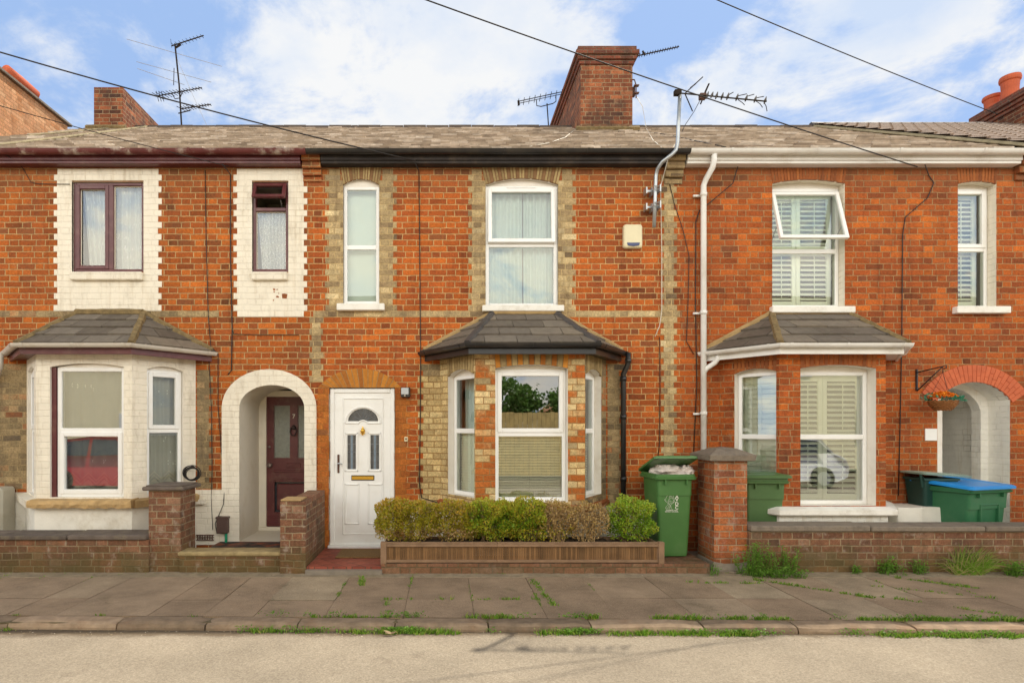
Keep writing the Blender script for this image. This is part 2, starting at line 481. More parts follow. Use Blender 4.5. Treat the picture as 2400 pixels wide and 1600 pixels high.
def clip(poly, nx, ny, c):
    """keep nx*x+ny*y<=c"""
    o = []
    for i in range(len(poly)):
        a = poly[i]; b = poly[(i + 1) % len(poly)]
        da = nx * a[0] + ny * a[1] - c; db = nx * b[0] + ny * b[1] - c
        if da <= 0: o.append(a)
        if da * db < 0:
            t = da / (da - db); o.append((a[0] + (b[0] - a[0]) * t, a[1] + (b[1] - a[1]) * t))
    return o

def slates(mb, O, ud, vd, poly, w, gauge, lift=.012, jit=.003, mat=0, phase=0.0, rjit=.15, slip=0.0, gap=.002):
    """poly: convex ccw polygon in (u,v) on the roof plane; O origin, ud/vd unit axes"""
    O = Vector(O); ud = Vector(ud).normalized(); vd = Vector(vd).normalized(); n = ud.cross(vd).normalized()
    if n.z < 0: n = -n
    us = [p[0] for p in poly]; vs = [p[1] for p in poly]
    area = sum(poly[i][0] * poly[(i + 1) % len(poly)][1] - poly[(i + 1) % len(poly)][0] * poly[i][1] for i in range(len(poly)))
    if area < 0: poly = poly[::-1]
    nr = int(math.ceil((max(vs) - min(vs)) / gauge - 1e-6))
    for r in range(nr):
        v0 = min(vs) + r * gauge; v1 = v0 + gauge
        u = min(us) - w * ((r % 2) * .5 + phase)
        while u < max(us):
            sl = -U(.01, .04) if random.random() < slip else 0
            P = [(u + gap, v0 + sl), (u + w - gap, v0 + U(-1, 1) * jit + sl), (u + w - gap, v1 + .01), (u + gap, v1 + .01)]
            for i in range(len(poly)):
                a = poly[i]; b = poly[(i + 1) % len(poly)]
                ex, ey = b[0] - a[0], b[1] - a[1]
                P = clip(P, ey, -ex, ey * a[0] - ex * a[1] + (1e-6))
                if len(P) < 3: break
            if len(P) >= 3:
                hh = lift * U(.75, 1.35); tilt = U(-.002, .002)
                top = []
                for (pu, pv) in P:
                    t = (pv - v0) / gauge
                    top.append(O + ud * pu + vd * pv + n * (hh * (1 - t) + .002 + tilt * (pu - u) / w))
                bot = [O + ud * pu + vd * pv - n * .004 for (pu, pv) in P]
                k = len(P)
                mb.add(top + bot, [tuple(range(k))] + [(i, (i + 1) % k, k + (i + 1) % k, k + i) for i in range(k)], mat, random.random())
            u += w
# ------------------------------------------------------------------ materials
M = {}
MORT = (.50, .33, .15)
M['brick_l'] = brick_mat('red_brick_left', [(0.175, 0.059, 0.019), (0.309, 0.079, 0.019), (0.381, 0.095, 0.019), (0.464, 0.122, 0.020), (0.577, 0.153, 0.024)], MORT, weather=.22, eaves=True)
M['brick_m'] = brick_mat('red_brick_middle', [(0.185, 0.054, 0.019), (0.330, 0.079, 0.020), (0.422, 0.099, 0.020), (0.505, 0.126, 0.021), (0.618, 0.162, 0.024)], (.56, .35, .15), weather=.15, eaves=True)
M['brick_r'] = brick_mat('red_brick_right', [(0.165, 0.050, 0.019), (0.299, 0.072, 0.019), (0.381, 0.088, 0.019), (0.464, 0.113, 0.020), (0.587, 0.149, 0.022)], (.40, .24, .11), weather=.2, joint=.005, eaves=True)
M['orange'] = brick_mat('orange_repointed_brick', [(.36, .10, .022), (.42, .13, .025), (.5, .17, .03)], (.42, .16, .035), weather=.1, joint=.004)
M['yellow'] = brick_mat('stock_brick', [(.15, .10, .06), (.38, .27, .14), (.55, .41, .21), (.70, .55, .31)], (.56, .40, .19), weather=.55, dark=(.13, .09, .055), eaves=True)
M['yellow_clean'] = brick_mat('cream_stock_brick', [(.42, .29, .13), (.60, .44, .20), (.72, .56, .29)], (.33, .19, .07), weather=.25, dark=(.2, .14, .07))
M['bay_mix'] = brick_mat('mixed_bay_brick', [(.46, .12, .025), (.44, .13, .028), (.46, .14, .03), (.64, .47, .22), (.70, .53, .27), (.52, .36, .17)], (.38, .2, .07), weather=.12)
M['bay_grey'] = brick_mat('sooty_stock_brick', [(.13, .095, .06), (.26, .19, .1), (.40, .29, .15), (.42, .14, .045)], (.36, .26, .13), weather=.55, dark=(.09, .07, .05))
M['chimney'] = brick_mat('chimney_brick', [(.075, .035, .025), (.18, .06, .03), (.28, .085, .035), (.44, .16, .07)], (.34, .24, .14), weather=.75, dark=(.06, .04, .03))
M['garden'] = brick_mat('garden_wall_brick', [(.10, .055, .035), (.18, .085, .05), (.24, .105, .055), (.33, .19, .12)], (.33, .25, .15), weather=.6, dark=(.085, .065, .04), moss=.6, efflo=.7)
M['pillar_r'] = brick_mat('pillar_brick', [(.18, .07, .04), (.34, .10, .04), (.43, .13, .04), (.42, .19, .10)], (.36, .26, .16), weather=.45, moss=.5, efflo=.5)
M['plinth_b'] = brick_mat('low_plinth_brick', [(.17, .09, .055), (.28, .12, .07), (.30, .19, .12)], (.16, .12, .07), weather=.3, moss=.3, efflo=.2)
M['neigh'] = brick_mat('sunlit_gable_brick', [(.46, .19, .07), (.58, .29, .14), (.62, .36, .19)], (.36, .20, .09), weather=.25, dark=(.35, .15, .05))
M['white_b'] = painted_brick('white_painted_brick', (.82, .75, .62), .3, peel=.0)
M['white_peel'] = painted_brick('white_painted_brick_peeling', (.82, .75, .62), .4, peel=.35)
M['white_r'] = plain('white_render', (.80, .76, .67), .7, .08, 4, bump=.35, bscale=25, dirt=.55, dirtc=(.42, .33, .2), dscale=2.2)
M['grey_b'] = painted_brick('grey_painted_brick', (.88, .85, .77), .15, gcol=(.4, .36, .3), mcol=.5)
M['porch'] = plain('cream_porch_render', (.66, .60, .50), .8, .06, 3, bump=.3, bscale=30, dirt=.3, dirtc=(.4, .32, .2))
M['cream'] = plain('cream_paint', (.74, .68, .56), .5, .05, 5, bump=.1, dirt=.3, dirtc=(.45, .35, .22))
M['upvc'] = plain('white_upvc', (.86, .85, .82), .3, .03, 3, spec=.5, dirt=.25, dirtc=(.6, .54, .44), dscale=2)
M['upvc2'] = plain('white_reveal', (.78, .73, .65), .55, .06, 4, bump=.2, dirt=.35, dirtc=(.5, .4, .28))
M['sill'] = plain('painted_sill', (.82, .79, .72), .6, .06, 6, bump=.3, bscale=30, dirt=.4, dirtc=(.4, .32, .22), dscale=5)
M['maroon'] = plain('maroon_paint', (.105, .022, .024), .35, .25, 5, bump=.15, bscale=40, spec=.5, dirt=.25, dirtc=(.3, .18, .13), dscale=6)
M['maroon_peel'] = plain('peeling_maroon_gutter', (.13, .028, .026), .5, .25, 5, bump=.3, dirt=1.0, dirtc=(.50, .42, .35), dscale=4)
M['black'] = plain('black_plastic', (.018, .017, .018), .28, .2, 5, spec=.5, dirt=.2, dirtc=(.12, .09, .06))
M['black_old'] = plain('sooty_black_paint', (.03, .024, .022), .7, .4, 5, bump=.3, dirt=.4, dirtc=(.11, .075, .05), dscale=5)
M['white_g'] = plain('white_gutter_plastic', (.80, .78, .74), .35, .05, 3, dirt=.4, dirtc=(.5, .42, .33), dscale=2.5)
M['old_g'] = plain('dirty_white_gutter', (.60, .55, .48), .45, .1, 5, dirt=.6, dirtc=(.33, .26, .18), dscale=5)
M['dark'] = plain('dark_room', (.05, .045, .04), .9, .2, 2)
M['room'] = plain('dim_room_wall', (.42, .38, .30), .9, .2, 2)
M['slate'] = rnd_mat('weathered_slate', [(.27, .21, .16), (.37, .295, .225), (.43, .345, .27), (.62, .54, .46)], .75, .25, var=.35, bump=.3, scale=9, dirt=.5, dirtc=(.42, .32, .22))
M['slate_bay'] = rnd_mat('bay_slate', [(.125, .102, .08), (.155, .13, .104), (.18, .152, .122), (.22, .18, .135)], .7, .2, var=.2, bump=.3, scale=12, dirt=.25, dirtc=(.25, .22, .15))
M['ridge'] = plain('ridge_tile', (.10, .075, .06), .8, .3, 4, bump=.4)
M['lead'] = plain('dark_flashing', (.07, .06, .055), .6, .3, 6, bump=.3)
M['cement'] = plain('mossy_cement', (.22, .155, .07), .95, .4, 14, bump=.8, bscale=50, dirt=.6, dirtc=(.09, .07, .035), dscale=12)
M['sandcement'] = plain('sandy_cement', (.40, .27, .12), .95, .25, 9, bump=.6, bscale=40, dirt=.4, dirtc=(.2, .13, .06), dscale=9)
M['stone'] = plain('weathered_sandstone', (.47, .31, .14), .9, .3, 7, bump=.7, bscale=30, dirt=.4, dirtc=(.2, .13, .07), dscale=8)
M['coping'] = plain('dark_coping', (.135, .105, .085), .95, .3, 9, bump=.7, bscale=60, dirt=.5, dirtc=(.25, .2, .12), dscale=7, rnd=.2)
M['coping_r'] = plain('rough_coping', (.21, .17, .13), .95, .35, 12, bump=1.0, bscale=35, dirt=.5, dirtc=(.1, .08, .05), dscale=12, rnd=.15)
M['concrete'] = plain('concrete', (.25, .21, .165), .9, .2, 8, bump=.5, dirt=.4, dirtc=(.15, .12, .08))
M['step'] = plain('mossy_step', (.36, .27, .13), .95, .3, 9, bump=.6, dirt=.5, dirtc=(.15, .12, .04), dscale=8)
M['galv'] = plain('galvanised_steel', (.42, .44, .45), .38, .15, 9, metal=.7, spec=.5)
M['rust'] = plain('rusty_brown_metal', (.12, .06, .04), .7, .35, 20, metal=.2)
M['alu'] = plain('dull_aerial_metal', (.035, .027, .022), .9, .3, 20, spec=.05)
M['cable'] = plain('black_cable', (.02, .016, .015), .55, .2, 20)
M['cable_w'] = plain('pale_cable', (.62, .56, .46), .5, .15, 20)
M['gold'] = plain('polished_brass', (.72, .43, .07), .28, .12, 20, metal=.85)
M['knob'] = plain('dull_metal', (.22, .17, .15), .4, .2, 20, metal=.6)
M['glass'] = glass_mat('window_glass', .03)
M['glass_hi'] = glass_mat('window_glass_reflective', .30)
M['frost'] = plain('frosted_glass', (.20, .21, .17), .25, .15, 20, bump=.6, bscale=90, spec=.8)
M['leaded'] = plain('dark_leaded_glass', (.07, .075, .085), .12, .45, 14, spec=.9, bump=.2)
M['lead_line'] = plain('lead_came', (.25, .27, .3), .4, .1, 10, metal=.5)
M['net'] = net_mat('flowered_net', (.95, .94, .88), .62, 'flower')
M['net2'] = net_mat('diamond_net', (.85, .83, .72), .42, 'diamond')
M['lace'] = net_mat('dense_lace', (.93, .90, .85), .55, 'lace')
M['sheer'] = plain('pale_blue_curtain', (.56, .63, .57), .9, .06, 3)
M['sheer2'] = plain('frosted_blind', (.60, .68, .59), .8, .05, 2)
M['blind'] = plain('cream_blind_slat', (.88, .86, .66), .5, .05, 3)
M['shutter'] = plain('sage_shutter_paint', (.88, .89, .70), .45, .03, 3)
M['bin'] = plain('green_bin_plastic', (.065, .175, .045), .38, .12, 3, bump=.1, bscale=120, spec=.45, dirt=.25, dirtc=(.14, .2, .09), dscale=3)
M['bin2'] = plain('dull_green_bin_plastic', (.075, .15, .05), .42, .12, 3, bump=.1, spec=.4, dirt=.25, dirtc=(.14, .18, .1))
M['bin3'] = plain('deep_green_bin_plastic', (.03, .14, .06), .38, .12, 3, bump=.1, spec=.4, dirt=.3, dirtc=(.1, .16, .09))
M['bin_blue'] = plain('blue_lid_plastic', (.015, .27, .72), .33, .1, 3, spec=.5)
M['caddy'] = plain('dark_teal_plastic', (.015, .055, .045), .4, .1, 3)
M['caddy_lid'] = plain('pale_green_lid', (.28, .38, .31), .5, .1, 3)
M['rubber'] = plain('black_rubber', (.02, .02, .02), .8, .1, 3)
M['bag'] = plain('white_plastic_bag', (.74, .64, .58), .35, .15, 12, bump=.8, bscale=22, spec=.5)
M['print'] = plain('white_print', (.80, .78, .70), .6, .05, 5)
M['wood'] = plain('weathered_decking', (.20, .105, .042), .85, .3, 6, bump=.5, bscale=40, dirt=.5, dirtc=(.14, .085, .045), dscale=6, rnd=.35)
M['wood_top'] = plain('worn_wood_rail', (.27, .165, .095), .85, .25, 8, bump=.4, dirt=.5, dirtc=(.2, .12, .07))
M['soil'] = plain('dark_soil', (.06, .04, .025), 1, .5, 30, bump=1, bscale=40)
M['box_leaf'] = rnd_mat('olive_box_leaf', [(.22, .18, .015), (.38, .32, .02), (.50, .41, .03), (.30, .33, .025), (.55, .36, .04)], .45, .4, .3)
M['box_green'] = rnd_mat('green_box_leaf', [(.10, .19, .012), (.18, .32, .018), (.28, .43, .025), (.44, .42, .03), (.50, .50, .06)], .45, .4, .3)
M['box_bright'] = rnd_mat('bright_box_leaf', [(.10, .19, .012), (.19, .34, .02), (.30, .46, .035), (.40, .52, .06)], .45, .4, .3)
M['dry_leaf'] = rnd_mat('dry_leaf', [(.34, .20, .07), (.46, .30, .12), (.58, .41, .19), (.40, .28, .08)], .7, .2, .2)
M['stem'] = plain('woody_stem', (.17, .11, .055), .9, .3, 30)
M['weed'] = rnd_mat('weed_leaf', [(.05, .13, .015), (.10, .22, .02), (.15, .30, .03), (.21, .36, .05)], .5, .35, .3)
M['grass'] = rnd_mat('grass_blade', [(.08, .17, .015), (.14, .29, .02), (.21, .38, .035), (.36, .34, .10)], .55, .3, .3)
M['straw'] = rnd_mat('straw', [(.30, .23, .10), (.42, .33, .15)], .7, .2, .2)
M['petal'] = rnd_mat('orange_petal', [(.75, .14, .01), (.85, .25, .015), (.9, .38, .03)], .6, .3, .2)
M['plleaf'] = rnd_mat('artificial_leaf', [(.02, .14, .08), (.04, .24, .14), (.1, .33, .2)], .5, .4, .2)
M['wicker'] = plain('wicker', (.30, .12, .035), .7, .35, 40, bump=.6, bscale=80)
M['iron'] = plain('black_iron', (.035, .02, .018), .6, .3, 20)
M['terracotta'] = plain('terracotta', (.50, .10, .035), .7, .15, 8, bump=.3)
M['archpaint'] = rnd_mat('red_painted_arch_brick', [(.50, .115, .045), (.58, .14, .055)], .7, .3, var=.12, bump=.3, scale=14)
M['vo_o'] = rnd_mat('orange_arch_brick', [(.34, .12, .025), (.44, .17, .03), (.52, .21, .035)], .85, .2, var=.2, bump=.4, scale=25)
M['vo_y'] = rnd_mat('stock_arch_brick', [(.26, .18, .085), (.36, .26, .12), (.44, .32, .15)], .85, .2, var=.25, bump=.4, scale=25)
M['vo_r'] = rnd_mat('red_arch_brick', [(.22, .075, .03), (.30, .095, .032), (.38, .13, .04)], .85, .2, var=.2, bump=.4, scale=25)
M['vo_red'] = rnd_mat('orange_red_arch_brick', [(.42, .09, .025), (.50, .13, .03)], .85, .2, var=.2, bump=.4, scale=25)
M['mort'] = plain('mortar', (.40, .27, .13), .95, .2, 20)
M['mort_d'] = plain('dark_mortar', (.24, .13, .06), .95, .2, 20)
M['tile_r'] = None
M['mat'] = plain('coir_mat', (.22, .13, .05), 1, .3, 60, bump=1, bscale=120)
M['alarm'] = plain('cream_alarm_box', (.72, .64, .42), .4, .06, 5)
M['blue_lens'] = plain('dark_blue_lens', (.02, .03, .12), .2, .1, 5)
M['greybox'] = plain('pale_grey_cabinet', (.46, .43, .35), .6, .1, 5, bump=.1, dirt=.4, dirtc=(.3, .25, .17))
M['brownbox'] = plain('brown_plastic', (.10, .06, .05), .5, .1, 5)
M['whitecar'] = plain('white_car_paint', (.85, .85, .83), .25, .02, 2, coat=.6)
M['redcar'] = plain('red_car_paint', (.5, .02, .03), .25, .02, 2, coat=.6)
M['carglass'] = plain('dark_car_glass', (.02, .025, .03), .08, .1, 2, spec=.8)
M['creamr'] = plain('cream_rendered_wall', (.90, .80, .52), .9, .06, 2, bump=.2)
M['oldfence'] = plain('wooden_fence', (.62, .46, .18), .9, .3, 5, bump=.3)
M['treeleaf'] = rnd_mat('tree_leaf', [(.04, .10, .015), (.09, .20, .03), (.17, .30, .05)], .6, .3, .25)

# tile path: diagonal red quarry tiles
def tile_mat(name, cols, mort, size, rot=PI / 4):
    m, k, out = new_mat(name)
    ob = k.coord()
    mp = k.n.new('ShaderNodeMapping'); k.l.new(ob, mp.inputs[0]); mp.inputs['Rotation'].default_value = (0, 0, rot)
    mp.inputs['Scale'].default_value = (1 / size, 1 / size, 1)
    x, y, z = k.sep(mp.outputs[0])
    fxx = k.math('FRACT', x); fyy = k.math('FRACT', y)
    d = k.math('MINIMUM', k.math('MINIMUM', fxx, k.math('SUBTRACT', 1.0, fxx)), k.math('MINIMUM', fyy, k.math('SUBTRACT', 1.0, fyy)))
    wn = k.n.new('ShaderNodeTexWhiteNoise'); k.l.new(k.comb(k.math('FLOOR', x), k.math('FLOOR', y), 1.0), wn.inputs['Vector'])
    c = k.ramp(wn.outputs['Value'], [(i / (len(cols) - 1), q) for i, q in enumerate(cols)], 'CONSTANT' if len(cols) > 3 else 'LINEAR')
    c = k.mix(1.0, c, k.ramp(k.noise(ob, 12, 5, .7), [(.3, .7), (.7, 1.25)]), 'MULTIPLY')
    c = k.mix(k.maprange(d, .015, .04, .9, 0.0), c, mort)
    c = k.mix(k.math('MULTIPLY', k.maprange(k.noise(ob, 4, 5, .7), .55, .7), .5), c, (.22, .15, .10))
    principled(k, out, c, .7, k.bump(k.maprange(d, .015, .05), .3, .004), spec=.3)
    return m
M['tile_r'] = tile_mat('red_quarry_tile', [(.22, .05, .03), (.30, .075, .045), (.36, .10, .06)], (.10, .05, .03), .15)
M['tile_p'] = tile_mat('porch_tile', [(.03, .025, .025), (.12, .05, .035), (.22, .06, .03), (.05, .04, .04), (.16, .10, .07)], (.06, .05, .04), .1)

# road
def road_mat():
    m, k, out = new_mat('worn_asphalt')
    ob = k.coord()
    a = k.noise(ob, 70, 5, .85); b = k.noise(ob, 1.1, 5, .6)
    c = k.ramp(a, [(.30, (.19, .155, .115)), (.5, (.31, .26, .195)), (.70, (.46, .40, .31))])
    c = k.mix(1.0, c, k.ramp(b, [(.3, .82), (.7, 1.12)]), 'MULTIPLY')
    vo = k.n.new('ShaderNodeTexVoronoi'); vo.inputs['Scale'].default_value = 55; k.l.new(ob, vo.inputs['Vector'])
    c = k.mix(k.math('MULTIPLY', k.maprange(vo.outputs['Distance'], .1, .25, 1.0, 0.0), .45), c, k.mix(k.noise(ob, 31, 1), (.12, .09, .06), (.5, .45, .38)))
    st = k.maprange(k.noise(ob, 2.6, 4, .6), .64, .74)
    c = k.mix(k.math('MULTIPLY', st, .3), c, (.11, .085, .06))
    # worn pale wheel areas vs. grit washed to the kerb
    y = k.sep(ob)[1]
    g = k.maprange(k.math('ADD', y, k.math('MULTIPLY', k.math('SUBTRACT', k.noise(ob, 2.5, 5, .7), .5), .22)), -2.83, -2.70)
    c = k.mix(k.math('MULTIPLY', g, .8), c, (.10, .068, .04))
    principled(k, out, c, .95, k.bump(a, .9, .006), spec=.15)
    return m
M['road'] = road_mat()
def slab_mat():
    m, k, out = new_mat('pavement_slab')
    ob = k.coord()
    a = k.noise(ob, 110, 5, .85); b = k.noise(ob, 2.0, 6, .7)
    c = k.ramp(k.attr('rnd'), [(0, (.31, .222, .145)), (.5, (.335, .24, .157)), (.85, (.35, .256, .17)), (1, (.38, .30, .20))])
    c = k.mix(1.0, c, k.ramp(a, [(.3, .60), (.5, .98), (.7, 1.5)]), 'MULTIPLY')
    c = k.mix(1.0, c, k.ramp(b, [(.3, .7), (.7, 1.25)]), 'MULTIPLY')
    c = k.mix(k.math('MULTIPLY', k.maprange(k.noise(k.scalevec(ob, .7, 1.8, 1), 3.2, 6, .75), .62, .72), .4), c, (.36, .29, .22))
    c = k.mix(k.math('MULTIPLY', k.maprange(k.noise(ob, 1.6, 6, .7), .58, .7), .4), c, (.10, .085, .045))
    vo = k.n.new('ShaderNodeTexVoronoi'); vo.inputs['Scale'].default_value = 9; k.l.new(ob, vo.inputs['Vector'])
    c = k.mix(k.math('MULTIPLY', k.maprange(vo.outputs['Distance'], .03, .06, 1.0, 0.0), .6), c, (.5, .46, .38))
    principled(k, out, c, .93, k.bump(a, .7, .005), spec=.2)
    return m
M['slab'] = slab_mat()
M['kerb'] = plain('kerb_stone', (.28, .20, .13), .9, .3, 10, bump=.8, bscale=30, dirt=.6, dirtc=(.27, .155, .085), dscale=3, rnd=.35)
M['dirt'] = plain('pavement_dirt', (.15, .115, .06), 1, .5, 20, bump=1, bscale=50)
M['fillet'] = plain('rough_fillet', (.30, .235, .155), 1, .35, 12, bump=1, bscale=60, dirt=.7, dirtc=(.15, .12, .06), dscale=6)
M['ground'] = plain('far_ground', (.16, .13, .085), 1, .3, 2)

# ------------------------------------------------------------------ setting
KR = Matrix.Translation((0.5, -2.53, 0)) @ Matrix.Rotation(R(-1.0), 4, 'Z')     # kerb line runs very slightly askew
g = MB(); g.add([(-120, -120, -.14), (120, -120, -.14), (120, 160, -.14), (-120, 160, -.14)], [(0, 1, 2, 3)])
struct(g.build('ground', M['ground']))
g = MB(KR); g.box(-30, 30, -7.2, -.125, -.16, -.065); struct(g.build('road', M['road']))
g = MB(KR)
x = -30.0
while x < 30:
    L = U(.72, .98) if -7 < x < 7 else 4
    r = random.random()
    n_ = 7 if L < 2 else 1
    # slightly uneven worn kerb stones
    rings = []
    for i in range(n_ + 1):
        xx = x + .006 + (L - .012) * i / n_
        e = U(-.007, .007); t = U(-.005, .005); ed = .012 if i in (0, n_) else 0
        rings.append([(xx, .0, -.15), (xx, .0, .0 - ed + t * .3), (xx, -.03, .004 - ed + t), (xx, -.115 + e, -.002 - ed + t), (xx, -.143 + e, -.02 + t), (xx, -.156 + e, -.045), (xx, -.16, -.15)])
    g.loft(rings, 0, r)
    x += L
struct(g.build('kerb', M['kerb']))
# pavement: dirt bed with individual slabs
g = MB(); g.box(-30, 30, -2.60, 9, -.12, -.012); struct(g.build('pavement_bed', M['dirt']))
g = MB()
x = -8.4; ws = []
joint_px = [-150, 0, 118, 340, 470, 592, 760, 945, 1112, 1282, 1450, 1634, 1800, 1960, 2130, 2290, 2460]
def kerb_y(x): return -2.53 - math.tan(R(1.0)) * (x - .5)
jx = [(p - VX) / FPX * 5.0 for p in joint_px] 
jx = [-9, -8.2, -7.3, -6.5, -5.7, -4.85] + jx + [6.3, 7.2, 8.1, 9.0]
jx = sorted(jx)
for i in range(len(jx) - 1):
    a, b = jx[i], jx[i + 1]
    ym = -1.98 + U(-.05, .05)
    s0 = U(-.03, .03)
    for (ya, yb) in ((-1.17, ym), (ym, None)):
        if yb is None: yb0, yb1 = kerb_y(a) + .004, kerb_y(b) + .004
        else: yb0 = yb1 = yb
        if yb is not None and U(0, 1) < .2: continue_ = True
        z = U(-.003, .003); g_ = .006
        dz = [U(-.002, .002) for _ in range(4)]
        P = [(a + g_, ya - .004, z + dz[0]), (b - g_, ya - .004, z + dz[1]), (b - g_ , yb1 + g_, z + dz[2]), (a + g_, yb0 + g_, z + dz[3])]
        Q = [(p[0], p[1], -.05) for p in P]
        g.add(P + Q, [(0, 1, 2, 3), (0, 1, 5, 4), (1, 2, 6, 5), (2, 3, 7, 6), (3, 0, 4, 7)], 0, random.random())
g.box(-30, -9.01, -2.3, -1, -.05, 0, 0, .4); g.box(9.01, 30, -2.75, -1, -.05, 0, 0, .5)
pv = struct(g.build('pavement', M['slab']))
g = MB(); V = []; n_ = 240
for i in range(n_ + 1):
    x = -9 + 18 * i / n_; e = .03 * noise.noise(Vector((x * 2.1, 4, 0))) + U(-.008, .008)
    V += [(x, -.9, .012), (x, -1.06, .010 + U(-.003, .003)), (x, -1.165 + e, .002), (x, -1.172 + e, -.02)]
g.add(V, [(4 * i + j, 4 * i + 4 + j, 4 * i + 5 + j, 4 * i + 1 + j) for i in range(n_) for j in range(3)])
struct(g.build('pavement_edge_strip', M['fillet']))
b_ = pv.modifiers.new('bevel', 'BEVEL'); b_.width = .004; b_.segments = 1
# forecourts
g = MB(); g.box(-9, -1.9, -.93, 0.0, -.05, .035); g.box(3.06, 9, -.93, 0.0, -.05, .035); struct(g.build('forecourt_path', M['concrete']))
g = MB(); g.box(-1.54, -.69, -1.03, .0, -.05, .082); g.box(-1.54, -.69, -1.10, -1.03, -.05, .055, 1)
struct(g.build('tiled_path', [M['tile_r'], M['concrete']]))

# ------------------------------------------------------------------ generic building pieces
def sweep(mb, path, prof, mat=0, close_prof=True, rnd=None):
    """path: plan points (x,y,z) left to right seen from the street, prof: (outward, dz)"""
    n = len(path); rings = []
    for i in range(n):
        P = Vector(path[i])
        ds = []
        if i > 0: ds.append((Vector(path[i]) - Vector(path[i - 1])))
        if i < n - 1: ds.append((Vector(path[i + 1]) - Vector(path[i])))
        ns = []
        for d in ds:
            d = Vector((d.x, d.y, 0)).normalized(); ns.append(Vector((d.y, -d.x, 0)))
        m = sum(ns, Vector()).normalized(); m = m / max(.3, m.dot(ns[0]))
        rings.append([tuple(P + m * o + Vector((0, 0, dz))) for o, dz in prof])
    return mb.loft(rings, mat, rnd)
def half_round(r, t=.006, n=8):
    out = [(r - r * math.cos(PI * i / n), -r * math.sin(PI * i / n)) for i in range(n + 1)]
    out[-1] = (out[-1][0] + .004, .004)
    inn = [(r - (r - t) * math.cos(PI * i / n), -(r - t) * math.sin(PI * i / n)) for i in range(n, -1, -1)]
    return out + inn

def room(parent, MX, x0, x1, z0, z1, y0=.16, depth=.9, mat='room'):
    g = MB(MX)
    a, b, c, d = x0 - .12, x1 + .12, z0 - .1, z1 + .1
    g.quad((a, y0 + depth, c), (b, y0 + depth, c), (b, y0 + depth, d), (a, y0 + depth, d))
    g.quad((a, y0, c), (a, y0 + depth, c), (a, y0 + depth, d), (a, y0, d))
    g.quad((b, y0, c), (b, y0 + depth, c), (b, y0 + depth, d), (b, y0, d))
    g.quad((a, y0, c), (b, y0, c), (b, y0 + depth, c), (a, y0 + depth, c))
    g.quad((a, y0, d), (b, y0, d), (b, y0 + depth, d), (a, y0 + depth, d))
    return g.build('room_lining', M[mat], parent)

def frame(mb, x0, x1, z0, z1, w, y0, y1, mat=0, c=.006, wb=None, wt=None):
    wb = wb or w; wt = wt or w
    mb.box(x0, x0 + w, y0, y1, z0, z1, mat, c=c); mb.box(x1 - w, x1, y0, y1, z0, z1, mat, c=c)
    mb.box(x0 + w - .001, x1 - w + .001, y0 + .001, y1, z1 - wt, z1, mat, c=c); mb.box(x0 + w - .001, x1 - w + .001, y0 + .001, y1, z0, z0 + wb, mat, c=c)

def pane(parent, MX, x0, x1, z0, z1, y, mat='glass'):
    g = MB(MX); g.quad((x0, y, z0), (x1, y, z0), (x1, y, z1), (x0, y, z1)); return g.build('pane', M[mat], parent)

def upvc(parent, MX, x0, x1, z0, z1, rise=0.0, inset=.08, fw=.05, transom=None, sash_top=True, sash_bot=False, hi='glass', vent=False, label=None, frame_mat='upvc', sill=None, head=.0, room_mat='room', rd=.9, ajar=0):
    """white plastic window inside an opening whose crown is z1"""
    zs = z1 - rise - head
    g = MB(MX); y0, y1 = inset, inset + .065
    frame(g, x0 + .003, x1 - .003, z0, zs, fw, y0, y1)
    if rise + head > 0:
        P = [(x0 + .002, zs - .002), (x1 - .002, zs - .002)] + [(px_, pz_ - .002) for px_, pz_ in seg_arch(x0 + .002, x1 - .002, z1 - rise, rise)]
        g.prism(P, y0 + .004, y1, 1)
    if transom: g.box(x0 + fw, x1 - fw, y0 + .001, y1, transom - .03, transom + .03, 0, c=.006)
    spans = [(z0 + fw, zs - fw)] if not transom else [(z0 + fw, transom - .03), (transom + .03, zs - fw)]
    if vent: g.box((x0 + x1) / 2 - .19, (x0 + x1) / 2 + .19, y0 - .016, y0, zs - fw * .75, zs - fw * .35, 0, c=.004)
    w = g.build('window', [M[frame_mat], M['upvc2']], parent, label=label)
    for i, (a, b) in enumerate(spans):
        top = (i == len(spans) - 1)
        if (top and sash_top) or (not top and sash_bot):
            MT = MX @ Matrix.Translation((0, y0, b)) @ Matrix.Rotation(R(-ajar), 4, 'X') @ Matrix.Translation((0, -y0, -b)) if ajar and top else MX
            s = MB(MT); frame(s, x0 + fw - .012, x1 - fw + .012, a - .012, b + .012, .052, y0 - .014, y1 - .02)
            s.build('sash', M[frame_mat], w)
            pane(w, MT, x0 + fw + .035, x1 - fw - .035, a + .035, b - .035, y0 + .02, hi)
        else:
            pane(w, MX, x0 + fw - .01, x1 - fw + .01, a - .01, b + .01, y0 + .02, hi)
    if sill:
        s = MB(MX); sx0, sx1, sz0, sz1, so = sill
        s.box(sx0, sx1, -so, inset, sz0, sz1, 0, c=.008); s.build('sill', M['sill'], w)
    room(parent, MX, x0, x1, z0, z1, inset + .066, rd, room_mat)
    return w

